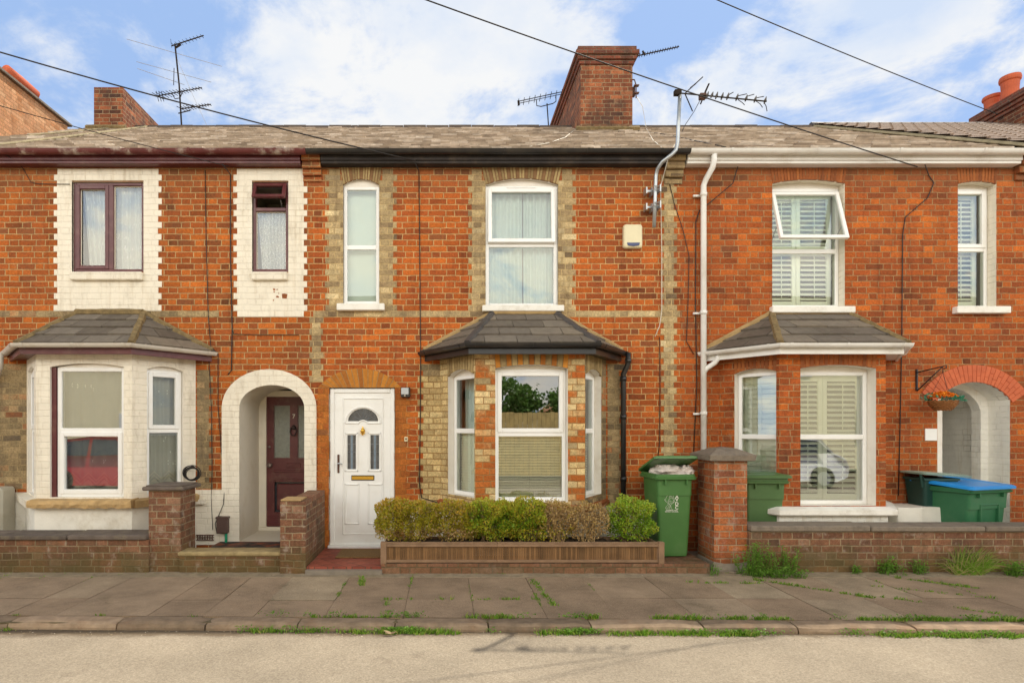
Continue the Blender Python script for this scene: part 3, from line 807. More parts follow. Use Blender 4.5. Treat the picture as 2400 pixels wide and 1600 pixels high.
def curtain(MX, x0, x1, z0, z1, y, mat, name, label, cat, waves=7, amp=.018, taper=0.0, group=None, hem=False, gather=0.0):
    g = MB(MX); nx, nz = 70, 14; V = []; F = []
    ph = U(0, 6)
    for j in range(nz + 1):
        t = j / nz; z = z0 + (z1 - z0) * t
        for i in range(nx + 1):
            s = i / nx
            xx = x0 + (x1 - x0) * s
            if taper: xx = x0 + (xx - x0) + taper * (1 - t) * (1 - s)
            V.append((xx, y + amp * math.sin(s * waves * 2 * PI + ph + .5 * math.sin(3 * t)) + amp * .4 * math.sin(s * waves * 5.1 + 2 * t), z))
    for j in range(nz):
        for i in range(nx): F.append((j * (nx + 1) + i, j * (nx + 1) + i + 1, (j + 1) * (nx + 1) + i + 1, (j + 1) * (nx + 1) + i))
    g.add(V, F)
    o = g.build(name, M[mat], smooth=True)
    return tag(o, label, cat, group)

def venetian(MX, x0, x1, z0, z1, y, pitch, label, mat='blind', tilt=50, top=True):
    root = thing('venetian_blind', label, 'blind', (MX @ Vector(((x0 + x1) / 2, y, z1))))
    g = MB(MX); z = z0; n = 0
    ct, st = math.cos(R(tilt)) * pitch * .62, math.sin(R(tilt)) * pitch * .62
    while z < z1:
        g.add([(x0, y - ct, z - st), (x1, y - ct, z - st), (x1, y, z + .1 * pitch), (x0, y, z + .1 * pitch), (x1, y + ct, z + st), (x0, y + ct, z + st)], [(0, 1, 2, 3), (3, 2, 4, 5)])
        z += pitch
    g.build('slats', M[mat], root)
    r = MB(MX); r.box(x0, x1, y - .02, y + .02, z0 - .035, z0 - .012, c=.004); r.build('bottom_rail', M[mat], root); r = MB(MX)
    if top: r.box(x0, x1, y - .022, y + .022, z1, z1 + .03, c=.004)
    if top: r.build('head_rail', M[mat], root)
    c = MB(MX)
    for t in (.03, .5, .97): c.tube([(x0 + (x1 - x0) * t, y - ct - .004, z0 - .03), (x0 + (x1 - x0) * t, y - ct - .004, z1)], .0022, 4)
    c.build('cord', M['cream'], root)
    return root

def shutter(parent, MX, x0, x1, z0, z1, y, mid=None, pitch=.06, tilt=35):
    """one louvred plantation shutter leaf"""
    f = MB(MX); w = .055
    frame(f, x0, x1, z0, z1, w, y, y + .028, c=.004, wb=.09, wt=.09)
    spans = [(z0 + .09, z1 - .09)]
    if mid: f.box(x0 + w, x1 - w, y + .001, y + .027, mid - .045, mid + .045, c=.004); spans = [(z0 + .09, mid - .045), (mid + .045, z1 - .09)]
    o = f.build('shutter', M['shutter'], parent)
    g = MB(MX); ct, st = math.cos(R(tilt)) * .031, math.sin(R(tilt)) * .031
    for a, b in spans:
        n = int((b - a) / pitch)
        for i in range(n):
            z = a + (b - a) * (i + .5) / n; t = .004
            P = [(-ct, -st - t), (-ct, -st + t), (ct, st + t), (ct, st - t)]
            V = [(xx, y + .014 + p, z + q) for xx in (x0 + w, x1 - w) for p, q in P]
            g.add(V, [(0, 1, 5, 4), (1, 2, 6, 5), (2, 3, 7, 6), (3, 0, 4, 7)])
        g.box((x0 + x1) / 2 - .004, (x0 + x1) / 2 + .004, y - .02, y - .012, a + .03, b - .03)
    g.build('louvres', M['shutter'], parent)
    return o

EAVE = Vector((0, -.20, 5.155)); RIDGE_Y, RIDGE_Z = 4.0, 7.60
SL = Vector((0, RIDGE_Y - EAVE.y, RIDGE_Z - EAVE.z)); SLN = SL.normalized(); SLL = SL.length
def main_roof(parent, x0, x1, mat='slate'):
    g = MB(); slates(g, (x0, EAVE.y, EAVE.z), (1, 0, 0), SLN, [(0, 0), (x1 - x0, 0), (x1 - x0, SLL), (0, SLL)], .26, .195, lift=.030, jit=.006, phase=U(0, .5), slip=.05)
    g.quad((x0, EAVE.y + .02, EAVE.z - .01), (x1, EAVE.y + .02, EAVE.z - .01), (x1, RIDGE_Y, RIDGE_Z - .01), (x0, RIDGE_Y, RIDGE_Z - .01))
    g.quad((x0, RIDGE_Y, RIDGE_Z - .01), (x1, RIDGE_Y, RIDGE_Z - .01), (x1, 8.2, 5.15), (x0, 8.2, 5.15))
    r = g.build('roof', M[mat], parent)
    t = MB(); x = x0
    while x < x1 - .01:
        L = min(.45, x1 - x); dz = U(-.008, .008)
        t.prism([(x + .004, RIDGE_Z - .01 + dz), (x + L - .004, RIDGE_Z - .01 + dz + U(-.004, .004)), (x + L - .004, RIDGE_Z + .035 + dz), (x + .004, RIDGE_Z + .035 + dz)], RIDGE_Y - .07, RIDGE_Y + .07, 0, random.random())
        x += L
    t.build('ridge_tiles', M['ridge'], r)
    return r
def shell(parent, x0, x1, mat):
    g = MB()
    g.quad((x0, 8.2, 0), (x1, 8.2, 0), (x1, 8.2, 5.15), (x0, 8.2, 5.15))
    for xx in (x0 + .02, x1 - .02):
        g.add([(xx, .03, 0), (xx, 8.2, 0), (xx, 8.2, 5.14), (xx, RIDGE_Y, RIDGE_Z - .05), (xx, .03, 5.15)], [(0, 1, 2, 3, 4)])
    return g.build('rear_wall', M[mat], parent)
def eaves(parent, x0, x1, fas, gut, sof=.0, fx0=None, fx1=None, gr=.048):
    fx0 = x0 if fx0 is None else fx0; fx1 = x1 if fx1 is None else fx1
    g = MB(); g.box(fx0, fx1, -.125, -.0, 5.02, 5.13, c=.006); g.box(fx0, fx1, -.145, -.126, 5.055, 5.125, c=.004)
    g.build('fascia', M[fas], parent)
    g = MB(); sweep(g, [(x0, -.147, 5.152), (x1, -.147, 5.152)], half_round(gr))
    x = x0 + .5
    while x < x1:
        sweep(g, [(x, -.1465, 5.153), (x + .03, -.1465, 5.153)], half_round(gr + .004, .004)); x += U(.9, 1.1)
    g.build('gutter', M[gut], parent, smooth=False)

def strip(mb, a, b, w, h, n, mat=0, segs=10, jit=.006):
    a = Vector(a); b = Vector(b); n = Vector(n).normalized(); t = (b - a).normalized(); s = t.cross(n).normalized()
    rings = []
    for i in range(segs + 1):
        p = a + (b - a) * i / segs; j = U(-jit, jit); k = U(-jit, jit) * .6
        rings.append([p - s * (w + j), p - s * w * .6 + n * (h + k), p + s * w * .6 + n * (h - k), p + s * (w - j), p - n * .02])
    mb.loft(rings, mat)

def bay(parent, A, B, C, D, T0, T1, wallm, faces, gutm, fasm, eave_z=2.60, over=.2, top_z=3.13, hipm='cement', flash='sandcement', rear_drop=True):
    """three sided bay; faces = list of three hole lists in each face's own (s,z)"""
    pts = [Vector((*p, 0)) for p in (A, B, C, D)]
    for i in range(3):
        P, Q = pts[i], pts[i + 1]; d = Q - P; L = d.length
        MXf = Matrix.Translation(P) @ Matrix.Rotation(math.atan2(d.y, d.x), 4, 'Z')
        g = MB(MXf); hs = faces[i]['holes']
        g.panel([(0, 0), (L, 0), (L, eave_z), (0, eave_z)], hs, 0, 0)
        if faces[i].get('extra'): faces[i]['extra'](g, L)
        g.build('bay_wall', [M[faces[i].get('mat', wallm)], M['upvc2']] + [M[q] for q in faces[i].get('mats', ())], parent)
    k = over
    ab = (pts[1] - pts[0]).normalized(); cd = (pts[3] - pts[2]).normalized()
    nab = Vector((ab.y, -ab.x, 0)); ncd = Vector((cd.y, -cd.x, 0))
    def inter(p, n1, q, n2):   # point at offset k from both lines
        a = n1.x; b = n1.y; c = n2.x; d = n2.y; e = n1.dot(p) + k; f = n2.dot(q) + k; det = a * d - b * c
        return Vector(((e * d - b * f) / det, (a * f - e * c) / det, 0))
    nf = Vector((0, -1, 0))
    B2 = inter(pts[1], nab, pts[1], nf); C2 = inter(pts[2], ncd, pts[2], nf)
    A2 = Vector((pts[0].x - k / abs(nab.x), 0, 0)); D2 = Vector((pts[3].x + k / abs(ncd.x), 0, 0))
    E = [Vector((p.x, p.y, eave_z + .02)) for p in (A2, B2, C2, D2)]
    t0 = Vector((T0, 0, top_z)); t1 = Vector((T1, 0, top_z))
    g = MB()
    def facet(o, e, tops):
        u = (e - o).normalized(); n = u.cross(tops[0] - o).normalized()
        if n.z < 0: n = -n
        v = n.cross(u).normalized()
        if v.z < 0: v = -v
        poly = [(0, 0), ((e - o).length, 0)] + [((t - o).dot(u), (t - o).dot(v)) for t in tops]
        slates(g, o, u, v, poly, .38, .235, lift=.018, jit=.003, phase=U(0, .9), gap=.0045)
        g.add([o, e] + list(tops), [tuple(range(2 + len(tops)))])
        return n
    n0 = facet(E[0], E[1], [t0]); n1 = facet(E[1], E[2], [t1, t0]); n2 = facet(E[2], E[3], [t1])
    r = g.build('bay_roof', M['slate_bay'], parent)
    h = MB(); strip(h, t0, E[1], .045, .035, n0 + n1); h.build('hip', M[hipm], r); h = MB(); strip(h, t1, E[2], .045, .035, n1 + n2); h.build('hip', M[hipm], r)
    h = MB(); nn = Vector((0, -.6, 1)); dy = Vector((0, -.02, 0))
    strip(h, E[0] + dy + Vector((.03, 0, .02)), t0 + dy, .045, .03, nn); strip(h, t0 + dy, t1 + dy, .04, .045, nn); strip(h, t1 + dy, E[3] + dy + Vector((-.03, 0, .02)), .045, .03, nn)
    h.build('flashing', M[flash], r)
    ez = eave_z
    fpath = [(p.x, p.y, 0) for p in (A2, B2, C2, D2)]
    g = MB(); sweep(g, fpath, [(-.06, ez - .10), (-.035, ez - .10), (-.035, ez + .01), (-.06, ez + .01)])
    g.prismz([(p.x + (pts[i].x - p.x) * .25, min(-.004, p.y + (pts[i].y - p.y) * .25)) for i, p in enumerate((A2, B2, C2, D2))], ez - .085, ez - .06)
    g.build('bay_fascia', M[fasm], parent)
    g = MB(); sweep(g, [(q[0], q[1], ez + .012) for q in fpath], [(o - .035, z_) for o, z_ in half_round(.045)])
    for (P, Q) in ((fpath[0], fpath[1]), (fpath[1], fpath[2]), (fpath[2], fpath[3])):
        P = Vector(P); Q = Vector(Q); Ld = (Q - P).length; d = (Q - P).normalized()
        for t in ((.12, .88) if Ld < 1.2 else (.06, .5, .94)):
            a = P + d * (Ld * t); b = a + d * .03
            sweep(g, [(a.x, a.y, ez + .014), (b.x, b.y, ez + .014)], [(o - .036, z_) for o, z_ in half_round(.049, .004)])
    g.build('bay_gutter', M[gutm], parent)
    return dict(A2=A2, B2=B2, C2=C2, D2=D2, MX=[Matrix.Translation(pts[i]) @ Matrix.Rotation(math.atan2((pts[i + 1] - pts[i]).y, (pts[i + 1] - pts[i]).x), 4, 'Z') for i in range(3)],
                L=[(pts[i + 1] - pts[i]).length for i in range(3)])
I4 = Matrix()
SKY_FRONT, SKY_BACK = .95, 4.75
M['debris'] = rnd_mat('dry_scraps', [(.14, .09, .05), (.33, .25, .14), (.55, .47, .36)], .8, .2)
def rect(x0, x1, z0, z1): return [(x0, z0), (x1, z0), (x1, z1), (x0, z1)]
_room = room
def room(parent, MX, x0, x1, z0, z1, y0=.16, depth=.9, mat='room'):
    if depth > 0: return _room(parent, MX, x0, x1, z0, z1, y0, depth, mat)

# ================================================================== MIDDLE HOUSE
HM = thing('terraced_house', 'red brick terraced house with white front door and black guttering between its two neighbours', 'house', (.7, 0, 0), 'terraced brick houses in the row')
x0m, x1m = -1.70, 3.08
W1 = (fx(804.5), fx(889), fz(712), fz(420), .075)
W2 = (fx(1138), fx(1308), fz(717), fz(418), .08)
DR = (fx(771), fx(926), .085, fz(908))
Am, Bm, Cm, Dm = (-.05, 0), (.377, -.62), (1.687, -.62), (2.114, 0)
g = MB(); g.panel(rect(x0m, x1m, -.05, 5.15), [(opening(*W1), .1, 1), (opening(*W2), .1, 1), (rect(*DR), .09, 1), (rect(.1, 1.96, .72, 2.45), 0, 0)])
g.build('front_wall', [M['brick_m'], M['upvc2']], HM)
shell(HM, x0m, x1m, 'brick_m'); main_roof(HM, x0m, x1m)
g = MB()
toothed(g, fx(771), fx(921), 3.16, 5.02, .05, .05, [(W1[0], W1[1], W1[2], 4.87), (W1[0] - .04, W1[1] + .04, 4.86, 5.1)])
g.build('stock_brick_dressing', M['yellow'], HM); g = MB()
toothed(g, fx(1106), fx(1341), 3.16, 5.02, .05, .05, [(W2[0], W2[1], 3.236, 4.87), (W2[0] - .05, W2[1] + .05, 4.86, 5.1)])
g.build('stock_brick_dressing', M['yellow'], HM); g = MB()
toothed(g, x0m, x1m, 3.08, 3.157, y=-.003)
g.build('string_course', M['yellow'], HM); g = MB()
toothed(g, fx(731), fx(752), 2.25, 3.08, .03, .03, y=-.005)
g.build('party_strip', M['yellow'], HM); g = MB()
toothed(g, fx(1556), fx(1579), .0, 4.90, .04, .04, y=-.005)
g.build('party_strip', M['yellow'], HM)
g = MB(); toothed(g, fx(992), fx(1034), .62, 2.33, .07, 0, y=-.004); g.build('quoin', M['yellow_clean'], HM)
g = MB(); toothed(g, fx(1424), fx(1452), .62, 2.5, 0, .06, y=-.004); g.build('quoin', M['bay_grey'], HM); g = MB(); toothed(g, fx(992), fx(1034), 2.34, 2.5, .03, 0, y=-.005); g.build('quoin', M['bay_grey'], HM)
g = MB(); toothed(g, fx(745), fx(771), .08, 2.14, .0, .0, y=-.005); g.build('door_jamb_brick', M['orange'], HM); g = MB(); toothed(g, fx(926), fx(952), .08, 2.14, 0, .05, y=-.005)
g.build('door_jamb_brick', M['orange'], HM)
g = MB(); voussoirs(g, W1[0], W1[1], W1[3] - W1[4], W1[4], 5.02, 15, mats=(0, 0, 0, 1), splay=.035); g.build('window_arch', [M['vo_y'], M['mort_d']], HM); g = MB(); voussoirs(g, W2[0], W2[1], W2[3] - W2[4], W2[4], 5.02, 26, mats=(0, 0, 1), splay=.05)
g.build('window_arch', [M['vo_y'], M['mort_d']], HM)
g = MB(); n = 17; xa, xb = fx(745), fx(941); cx = (xa + xb) / 2; zb = DR[3]; hh = 45 / 180; hw = (xb - xa) / 2; Rr = (hw * hw + hh * hh) / (2 * hh); zc = zb + hh - Rr
am = math.asin(hw / Rr)
for i in range(n):
    a, b = i / n + .004, (i + 1) / n - .004
    def lo(t): return (fx(766) + (fx(930) - fx(766)) * t, zb)
    def hi_(t):
        q = -am + 2 * am * t; return (cx + Rr * math.sin(q), zc + Rr * math.cos(q))
    g.prism([lo(a), lo(b), hi_(b), hi_(a)], -.008 + U(-.001, .001), .01, 0, random.random())
g.prism([(xa, zb)] + [(xb, zb)] + [hi_(1 - i / 12) for i in range(13)][1:-1], -.003, .01, 1)
g.build('door_arch', [M['vo_o'], M['mort']], HM)
eaves(HM, -1.745, 3.12, 'black_old', 'black', fx0=-1.575, fx1=2.86)
g = MB()
for i, (za, zb_, o) in enumerate(((4.83, 4.9, .02), (4.9, 4.98, .055), (4.98, 5.06, .095), (5.06, 5.15, .135))):
    g.box(-1.825, -1.585, -o, .0, za + .002, zb_ - .002, 0, c=.004)
g.build('corbel', M['brick_m'], HM)
g = MB()
for i, (za, zb_, o) in enumerate(((4.80, 4.88, .02), (4.88, 4.97, .06), (4.97, 5.06, .10), (5.06, 5.15, .135))):
    g.box(2.87, 3.10, -o, .0, za + .002, zb_ - .002, 0, c=.006)
g.build('corbel', M['yellow'], HM)

upvc(HM, I4, W1[0], W1[1], W1[2], W1[3], W1[4], .035, .042, transom=fz(578), sash_top=False, head=.01, sill=(fx(791), fx(902), fz(729), fz(713), .07))
upvc(HM, I4, W2[0], W2[1], W2[2], W2[3], W2[4], .05, .045, transom=fz(571), sash_top=True, sash_bot=False, ajar=3.2, vent=True, sill=(fx(1130), fx(1320), fz(731), fz(717), .07))
curtain(I4, W1[0] + .02, W1[1] - .02, W1[2], W1[3] - .08, .15, 'sheer2', 'window_blind', 'pale aqua blind behind the narrow upstairs window over the white door', 'blind', 2, .002)
curtain(I4, W2[0] + .02, (W2[0] + W2[1]) / 2 + .03, W2[2], W2[3] - .09, .17, 'sheer', 'curtain', 'pale blue curtain drawn across the left half of the middle upstairs window', 'curtain', 5, .016, group='curtains of the middle house')
curtain(I4, (W2[0] + W2[1]) / 2 + .045, W2[1] - .02, W2[2], W2[3] - .09, .18, 'sheer', 'curtain', 'pale blue curtain drawn across the right half of the middle upstairs window', 'curtain', 5, .016, group='curtains of the middle house')

# bay
FO = (bx(1161) - Bm[0], bx(1331) - Bm[0], bz(1176), bz(854), .045)
Ls = math.hypot(.427, .62)
SO = (.245 * Ls, .975 * Ls, .80, 2.36, .07)
SOr = (.025 * Ls, .755 * Ls, .80, 2.36, .07)
def ex_front(gm, L):
    voussoirs(gm, FO[0], FO[1], FO[3] - FO[4], FO[4], 2.58, 13, mats=(2, 3), splay=.02)
def ex_l(gm, L): voussoirs(gm, SO[0], SO[1] - .02, SO[3] - SO[4], SO[4], 2.58, 10, mats=(3, 3, 3), splay=.02)
def ex_r(gm, L): voussoirs(gm, SOr[0] + .02, SOr[1], SOr[3] - SOr[4], SOr[4], 2.58, 10, mats=(3, 3, 3), splay=.02)
bm = bay(HM, Am, Bm, Cm, Dm, fx(1155), fx(1302), 'bay_mix',
         [dict(holes=[(opening(*SO), .11, 1)], mat='yellow_clean', mats=('vo_o', 'vo_y'), extra=ex_l),
          dict(holes=[(opening(*FO), .13, 1)], mat='bay_mix', mats=('vo_o', 'vo_y'), extra=ex_front),
          dict(holes=[(opening(*SOr), .11, 1)], mat='bay_grey', mats=('vo_o', 'vo_y'), extra=ex_r)], 'black', 'black', hipm='lead')
upvc(HM, bm['MX'][1], FO[0], FO[1], FO[2], FO[3], FO[4], .10, .045, transom=bz(1017), vent=True, hi='glass_hi', rd=0, sash_top=True)
upvc(HM, bm['MX'][0], SO[0], SO[1], SO[2], SO[3], SO[4], .09, .045, transom=1.60, sash_top=False, rd=0)
upvc(HM, bm['MX'][2], SOr[0], SOr[1], SOr[2], SOr[3], SOr[4], .09, .045, transom=1.60, sash_top=False, rd=0)
def bay_inside(par, A, B, C, D, zt=2.5, zb=.6, wallx=True):
    g = MB()
    g.prismz([(A[0] + .1, .0), (B[0] + .06, B[1] + .14), (C[0] - .06, C[1] + .14), (D[0] - .1, .0)], zb, zb + .02)
    g.prismz([(A[0] + .1, .0), (B[0] + .06, B[1] + .02), (C[0] - .06, C[1] + .02), (D[0] - .1, .0)], zt + .06, zt + .08)
    a, b = A[0] - .3, D[0] + .3
    g.quad((a, 2.4, 0), (b, 2.4, 0), (b, 2.4, zt + .06), (a, 2.4, zt + .06)); g.quad((a, .05, 0), (a, 2.4, 0), (a, 2.4, 2.56), (a, .05, 2.56)); g.quad((b, .05, 0), (b, 2.4, 0), (b, 2.4, 2.56), (b, .05, 2.56))
    g.quad((a, .05, .3), (b, .05, .3), (b, 2.4, .3), (a, 2.4, .3)); g.quad((a, .05, 2.56), (b, .05, 2.56), (b, 2.4, 2.56), (a, 2.4, 2.56))
    g.build('room_lining', M['room'], par)
bay_inside(HM, Am, Bm, Cm, Dm)
venetian(bm['MX'][1], FO[0] + .03, FO[1] - .03, FO[2] + .06, bz(1022), .20, .034, 'cream venetian blind in the middle bay front window, lower half', tilt=38)
venetian(bm['MX'][0], SO[0] + .03, SO[1] - .05, SO[2] + .05, 1.57, .19, .034, 'cream venetian blind in the left side light of the middle bay', tilt=50)
venetian(bm['MX'][2], SOr[0] + .05, SOr[1] - .03, SOr[2] + .05, 1.57, .19, .034, 'cream venetian blind in the right side light of the middle bay', tilt=50)
curtain(bm['MX'][0], SO[0] + .02, SO[1] - .25, .8, 2.3, .27, 'sheer', 'curtain', 'pale curtain gathered in the left side light of the middle bay', 'curtain', 4, .025, group='curtains of the middle house')
curtain(bm['MX'][2], SOr[1] - .35, SOr[1] + .05, .8, 2.3, .27, 'sheer', 'curtain', 'pale curtain gathered in the right side light of the middle bay', 'curtain', 4, .025, group='curtains of the middle house')
# plinth and sill
g = MB(); sweep(g, [(*Am, 0), (*Bm, 0), (*Cm, 0), (*Dm, 0)], [(-.05, .64), (.045, .64), (.05, .70), (-.05, .735)]); g.build('bay_sill', M['vo_r'], HM)
g = MB(); sweep(g, [(*Am, 0), (*Bm, 0), (*Cm, 0), (*Dm, 0)], [(-.05, 0), (.02, 0), (.02, .64), (-.05, .64)]); g.box(-.52, -.05, -.02, .01, 0, .62); g.box(2.11, 3.0, -.02, .01, 0, .62); g.build('plinth', M['white_r'], HM)
# down pipe
g = MB(); xp = (1461 - VX) / FPX * 7.43
g.tube([(2.37, -.10, 2.60), (2.37, -.10, 2.47), (2.35, -.085, 2.41), (xp, -.07, 2.33), (xp, -.07, 2.25), (xp, -.07, .05)], .034, 12)
for z in (2.47, 2.24, 1.75, .95): g.tube([(xp if z < 2.4 else 2.37, -.07 if z < 2.4 else -.1, z), (xp if z < 2.4 else 2.37, -.07 if z < 2.4 else -.1, z + .06)], .041, 12)
g.build('downpipe', M['black'], HM, smooth=True)

# white door ---------------------------------------------------------------
def white_door():
    x0, x1, z0, z1 = DR; y = .02
    g = MB(); frame(g, x0 + .008, x1 - .008, z0 + .002, z1 - .01, .058, y, y + .07, c=.008, wb=.05)
    g.box(x0 - .01, x1 + .01, -.05, y + .03, z0 - .012, z0 + .03, c=.008)
    d = g.build('door', M['upvc'], HM, label='white plastic panelled front door with brass letterbox')
    a, b, c, e = x0 + .066, x1 - .066, z0 + .052, z1 - .068
    g = MB(); P = lambda px, py: (fx(px), fz(py))
    # slab with glazed openings
    fl = 700 + 0; sx = lambda q: 700 + q * .4211
    fanx0, fanx1, fanz = fx(sx(272)), fx(sx(441)), fz(700 + 681 * .4211)
    fan = [(fanx0, fanz), (fanx1, fanz)] + ell_arch(fanx0, fanx1, fanz, (fanx1 - fanx0) * .42, 16)[1:-1]
    p1 = (fx(sx(268)), fx(sx(316)), fz(700 + 949 * .4211), fz(700 + 757 * .4211)); p2 = (fx(sx(397)), fx(sx(446)), p1[2], p1[3])
    g.panel(rect(a, b, c, e), [(fan, .02, 0), (rect(*p1), .02, 0), (rect(*p2), .02, 0)], y + .018)
    def mould(x0, x1, z0, z1, w=.016):
        for (q0, q1, q2, q3) in ((x0, x1, z0, z0 + w), (x0, x1, z1 - w, z1), (x0, x0 + w, z0, z1), (x1 - w, x1, z0, z1)):
            g.box(q0, q1, y + .006, y + .022, q2, q3, c=.004)
    for p in (p1, p2): mould(p[0] - .028, p[1] + .028, p[2] - .028, p[3] + .028)
    mould(fx(sx(243)), fx(sx(470)), z0 + .16, fz(700 + 552 * .4211), .012)
    zb0, zb1 = fz(700 + 1256 * .4211), fz(700 + 1030 * .4211)
    mould(fx(sx(255)), fx(sx(335)), zb0, zb1); mould(fx(sx(384)), fx(sx(466)), zb0, zb1)
    # fanlight surround
    q0, q1 = fanx0 - .035, fanx1 + .035
    arc = ell_arch(q0, q1, fanz - .02, (q1 - q0) * .44, 18)
    g.tube([(p_[0], y + .014, p_[1]) for p_ in arc], .012, 6)
    cxm = (q0 + q1) / 2
    g.tube([(q0, y + .014, fanz - .025), (cxm - .075, y + .014, fanz - .025)] + [(cxm + .06 * math.cos(PI - PI * i / 8), y + .014, fanz - .03 + .04 * math.sin(PI * i / 8)) for i in range(9)] + [(cxm + .075, y + .014, fanz - .025), (q1, y + .014, fanz - .025)], .010, 6)
    g.build('door_leaf', M['upvc'], d)
    g = MB(); g.prism(fan, y + .036, y + .04); g.box(p1[0], p1[1], y + .036, y + .04, p1[2], p1[3]); g.box(p2[0], p2[1], y + .036, y + .04, p2[2], p2[3]); g.build('glazing', M['leaded'], d)
    g = MB()
    for p in (p1, p2):
        mx = (p[0] + p[1]) / 2; mz = (p[2] + p[3]) / 2; yy = y + .034
        g.box(p[0], p[1], yy, yy + .002, p[3] - .12, p[3] - .116)
        g.box(mx - .018, mx - .014, yy, yy + .002, p[2], p[3]); g.box(mx + .014, mx + .018, yy, yy + .002, p[2], p[3])
        g.box(mx - .01, mx + .01, yy - .001, yy + .002, p[2], p[3], 1)
        ring = [(mx + .02 * math.cos(t * PI / 6), yy, mz + .032 * math.sin(t * PI / 6)) for t in range(13)]
        g.tube(ring, .003, 4); g.tube([(p[0], yy, mz), (mx - .02, yy, mz)], .002, 4); g.tube([(p[1], yy, mz), (mx + .02, yy, mz)], .002, 4)
    for k_ in range(1, 6):
        an = PI * k_ / 6; rx = (fanx1 - fanx0) / 2; g.tube([(cxm + .05 * math.cos(an), y + .034, fanz + .05 * math.sin(an)), (cxm + rx * math.cos(an) * .95, y + .034, fanz + rx * .84 * math.sin(an) * .95)], .0022, 4)
    g.tube([(p_[0], y + .034, p_[1]) for p_ in ell_arch(cxm - .05, cxm + .05, fanz, .05, 8)], .0022, 4)
    g.build('lead_came', [M['lead_line'], plain('blue_glass_strip', (.2, .26, .33), .15, .2, 20)], d)
    g = MB(); kx, kz = fx(sx(356)), fz(700 + 735 * .4211)
    g.lathe([(.0, .0), (.004, .004), (.014, .02), (.024, .045), (.028, .07), (.022, .085), (.010, .092), (.012, .10), (.006, .115), (.0, .125)], n=12, M=Matrix.Translation((kx, y - .004, kz - .06)))
    g.tube([(kx - .02, y - .012, kz + .01), (kx - .03, y - .02, kz - .03), (kx, y - .028, kz - .055), (kx + .03, y - .02, kz - .03), (kx + .02, y - .012, kz + .01)], .005, 6)
    g.build('knocker', M['gold'], d, smooth=True)
    g = MB(); lx0, lx1, lz0, lz1 = fx(sx(291)), fx(sx(419)), fz(700 + 1011 * .4211), fz(700 + 982 * .4211)
    g.box(lx0, lx1, y + .008, y + .02, lz0, lz1, 1, c=.003); g.box(lx0 + .008, lx1 - .008, y, y + .01, lz0 + .012, lz1 - .012, 0, c=.003)
    g.build('letterbox', [M['gold'], M['black']], d)
    g = MB(); hx, hz = fx(sx(219)), fz(700 + 918 * .4211)
    g.box(hx - .013, hx + .013, y + .002, y + .02, hz - .12, hz + .12, 1, c=.004); g.tube([(hx, y - .002, hz + .005), (hx, y - .035, hz + .005), (hx + .03, y - .04, hz + .008), (hx + .06, y - .035, hz - .002)], .009, 8)
    g.build('handle', [M['galv'], M['rust']], d, smooth=False)
white_door()

# chimney ---------------------------------------------------------------------
def chimney(par, x0, x1, y0, y1, z0, z1, mat, cap=True, haunch=True):
    g = MB(); g.box(x0, x1, y0, y1, z0, z1 - .30 if cap else z1)
    c = g.build('chimney', M[mat], par)
    if cap:
        g = MB(); zz = z1 - .30
        for (o, h) in ((.03, .075), (.065, .075), (.10, .08), (.06, .085)):
            g.box(x0 - o, x1 + o, y0 - o, y1 + o, zz, zz + h - .003, 0, c=.006); zz += h
        g.build('cap_courses', M['chimney_d'], c)
    if haunch:
        g = MB(); n_ = 14; V = []
        for j in range(5):
            for i in range(n_ + 1):
                V.append((x0 - .03 + (x1 - x0 + .06) * i / n_, y0 - .0 + (.9) * j / 4, z1 + (0 if (j in (0,) or i in (0, n_)) else U(.04, .12))))
        g.add(V, [(j * (n_ + 1) + i, j * (n_ + 1) + i + 1, (j + 1) * (n_ + 1) + i + 1, (j + 1) * (n_ + 1) + i) for j in range(4) for i in range(n_)])
        g.box(x0 - .03, x1 + .03, y0, y1, z1 - .02, z1 + .002)
        g.build('flaunching', M['coping_r'], c)
    g = MB(); zz = EAVE.z + (y0 - EAVE.y) * SL.z / SL.y
    strip(g, (x0 - .1, y0 - .06, zz + .0), (x1 + .1, y0 - .06, zz + .0), .05, .06, (0, -1, 1)); g.build('flashing', M['cement'], c)
    return c
M['chimney_d'] = brick_mat('sooty_cap_brick', [(.10, .04, .03), (.2, .06, .035), (.30, .09, .05)], (.2, .15, .1), weather=.6, dark=(.06, .045, .035))
chimney(HM, 2.53, 3.49, 3.15, 6.2, 6.9, 8.64, 'chimney')

# ================================================================== LEFT HOUSE
HL = thing('terraced_house', 'terraced house numbered 7 with white painted window surrounds and maroon woodwork', 'house', (-3.8, 0, 0), 'terraced brick houses in the row')
x0l, x1l = -5.88, -1.70
V1 = (fx(169), fx(337), fz(637), fz(426)); V2 = (fx(591), fx(676), fz(637), fz(426))
AR = (fx(562), fx(714), .165, 1.90, .294)
arch = [(AR[0], AR[2]), (AR[1], AR[2])] + ell_arch(AR[0], AR[1], AR[3], AR[4])
Al, Bl, Cl, Dl = (-5.43, 0), (-4.87, -.62), (-3.724, -.62), (-3.23, 0)
g = MB(); g.panel(rect(x0l, x1l, -.05, 5.15), [(rect(*V1), .1, 1), (rect(*V2), .1, 1), (arch, .87, 2), (rect(-5.2, -3.4, .8, 2.45), 0, 0)])
g.build('front_wall', [M['brick_l'], M['white_b'], M['porch']], HL)
shell(HL, x0l, x1l, 'brick_l'); main_roof(HL, x0l, x1l)
g = MB()
toothed(g, fx(135), fx(371), 3.16, 5.03, .045, .045, [V1], y=-.007)
g.build('painted_surround', M['white_peel'], HL); g = MB()
toothed(g, fx(556), fx(712), 3.08, 5.03, .045, .045, [V2], y=-.007)
g.build('painted_surround', M['white_peel'], HL)
g = MB()
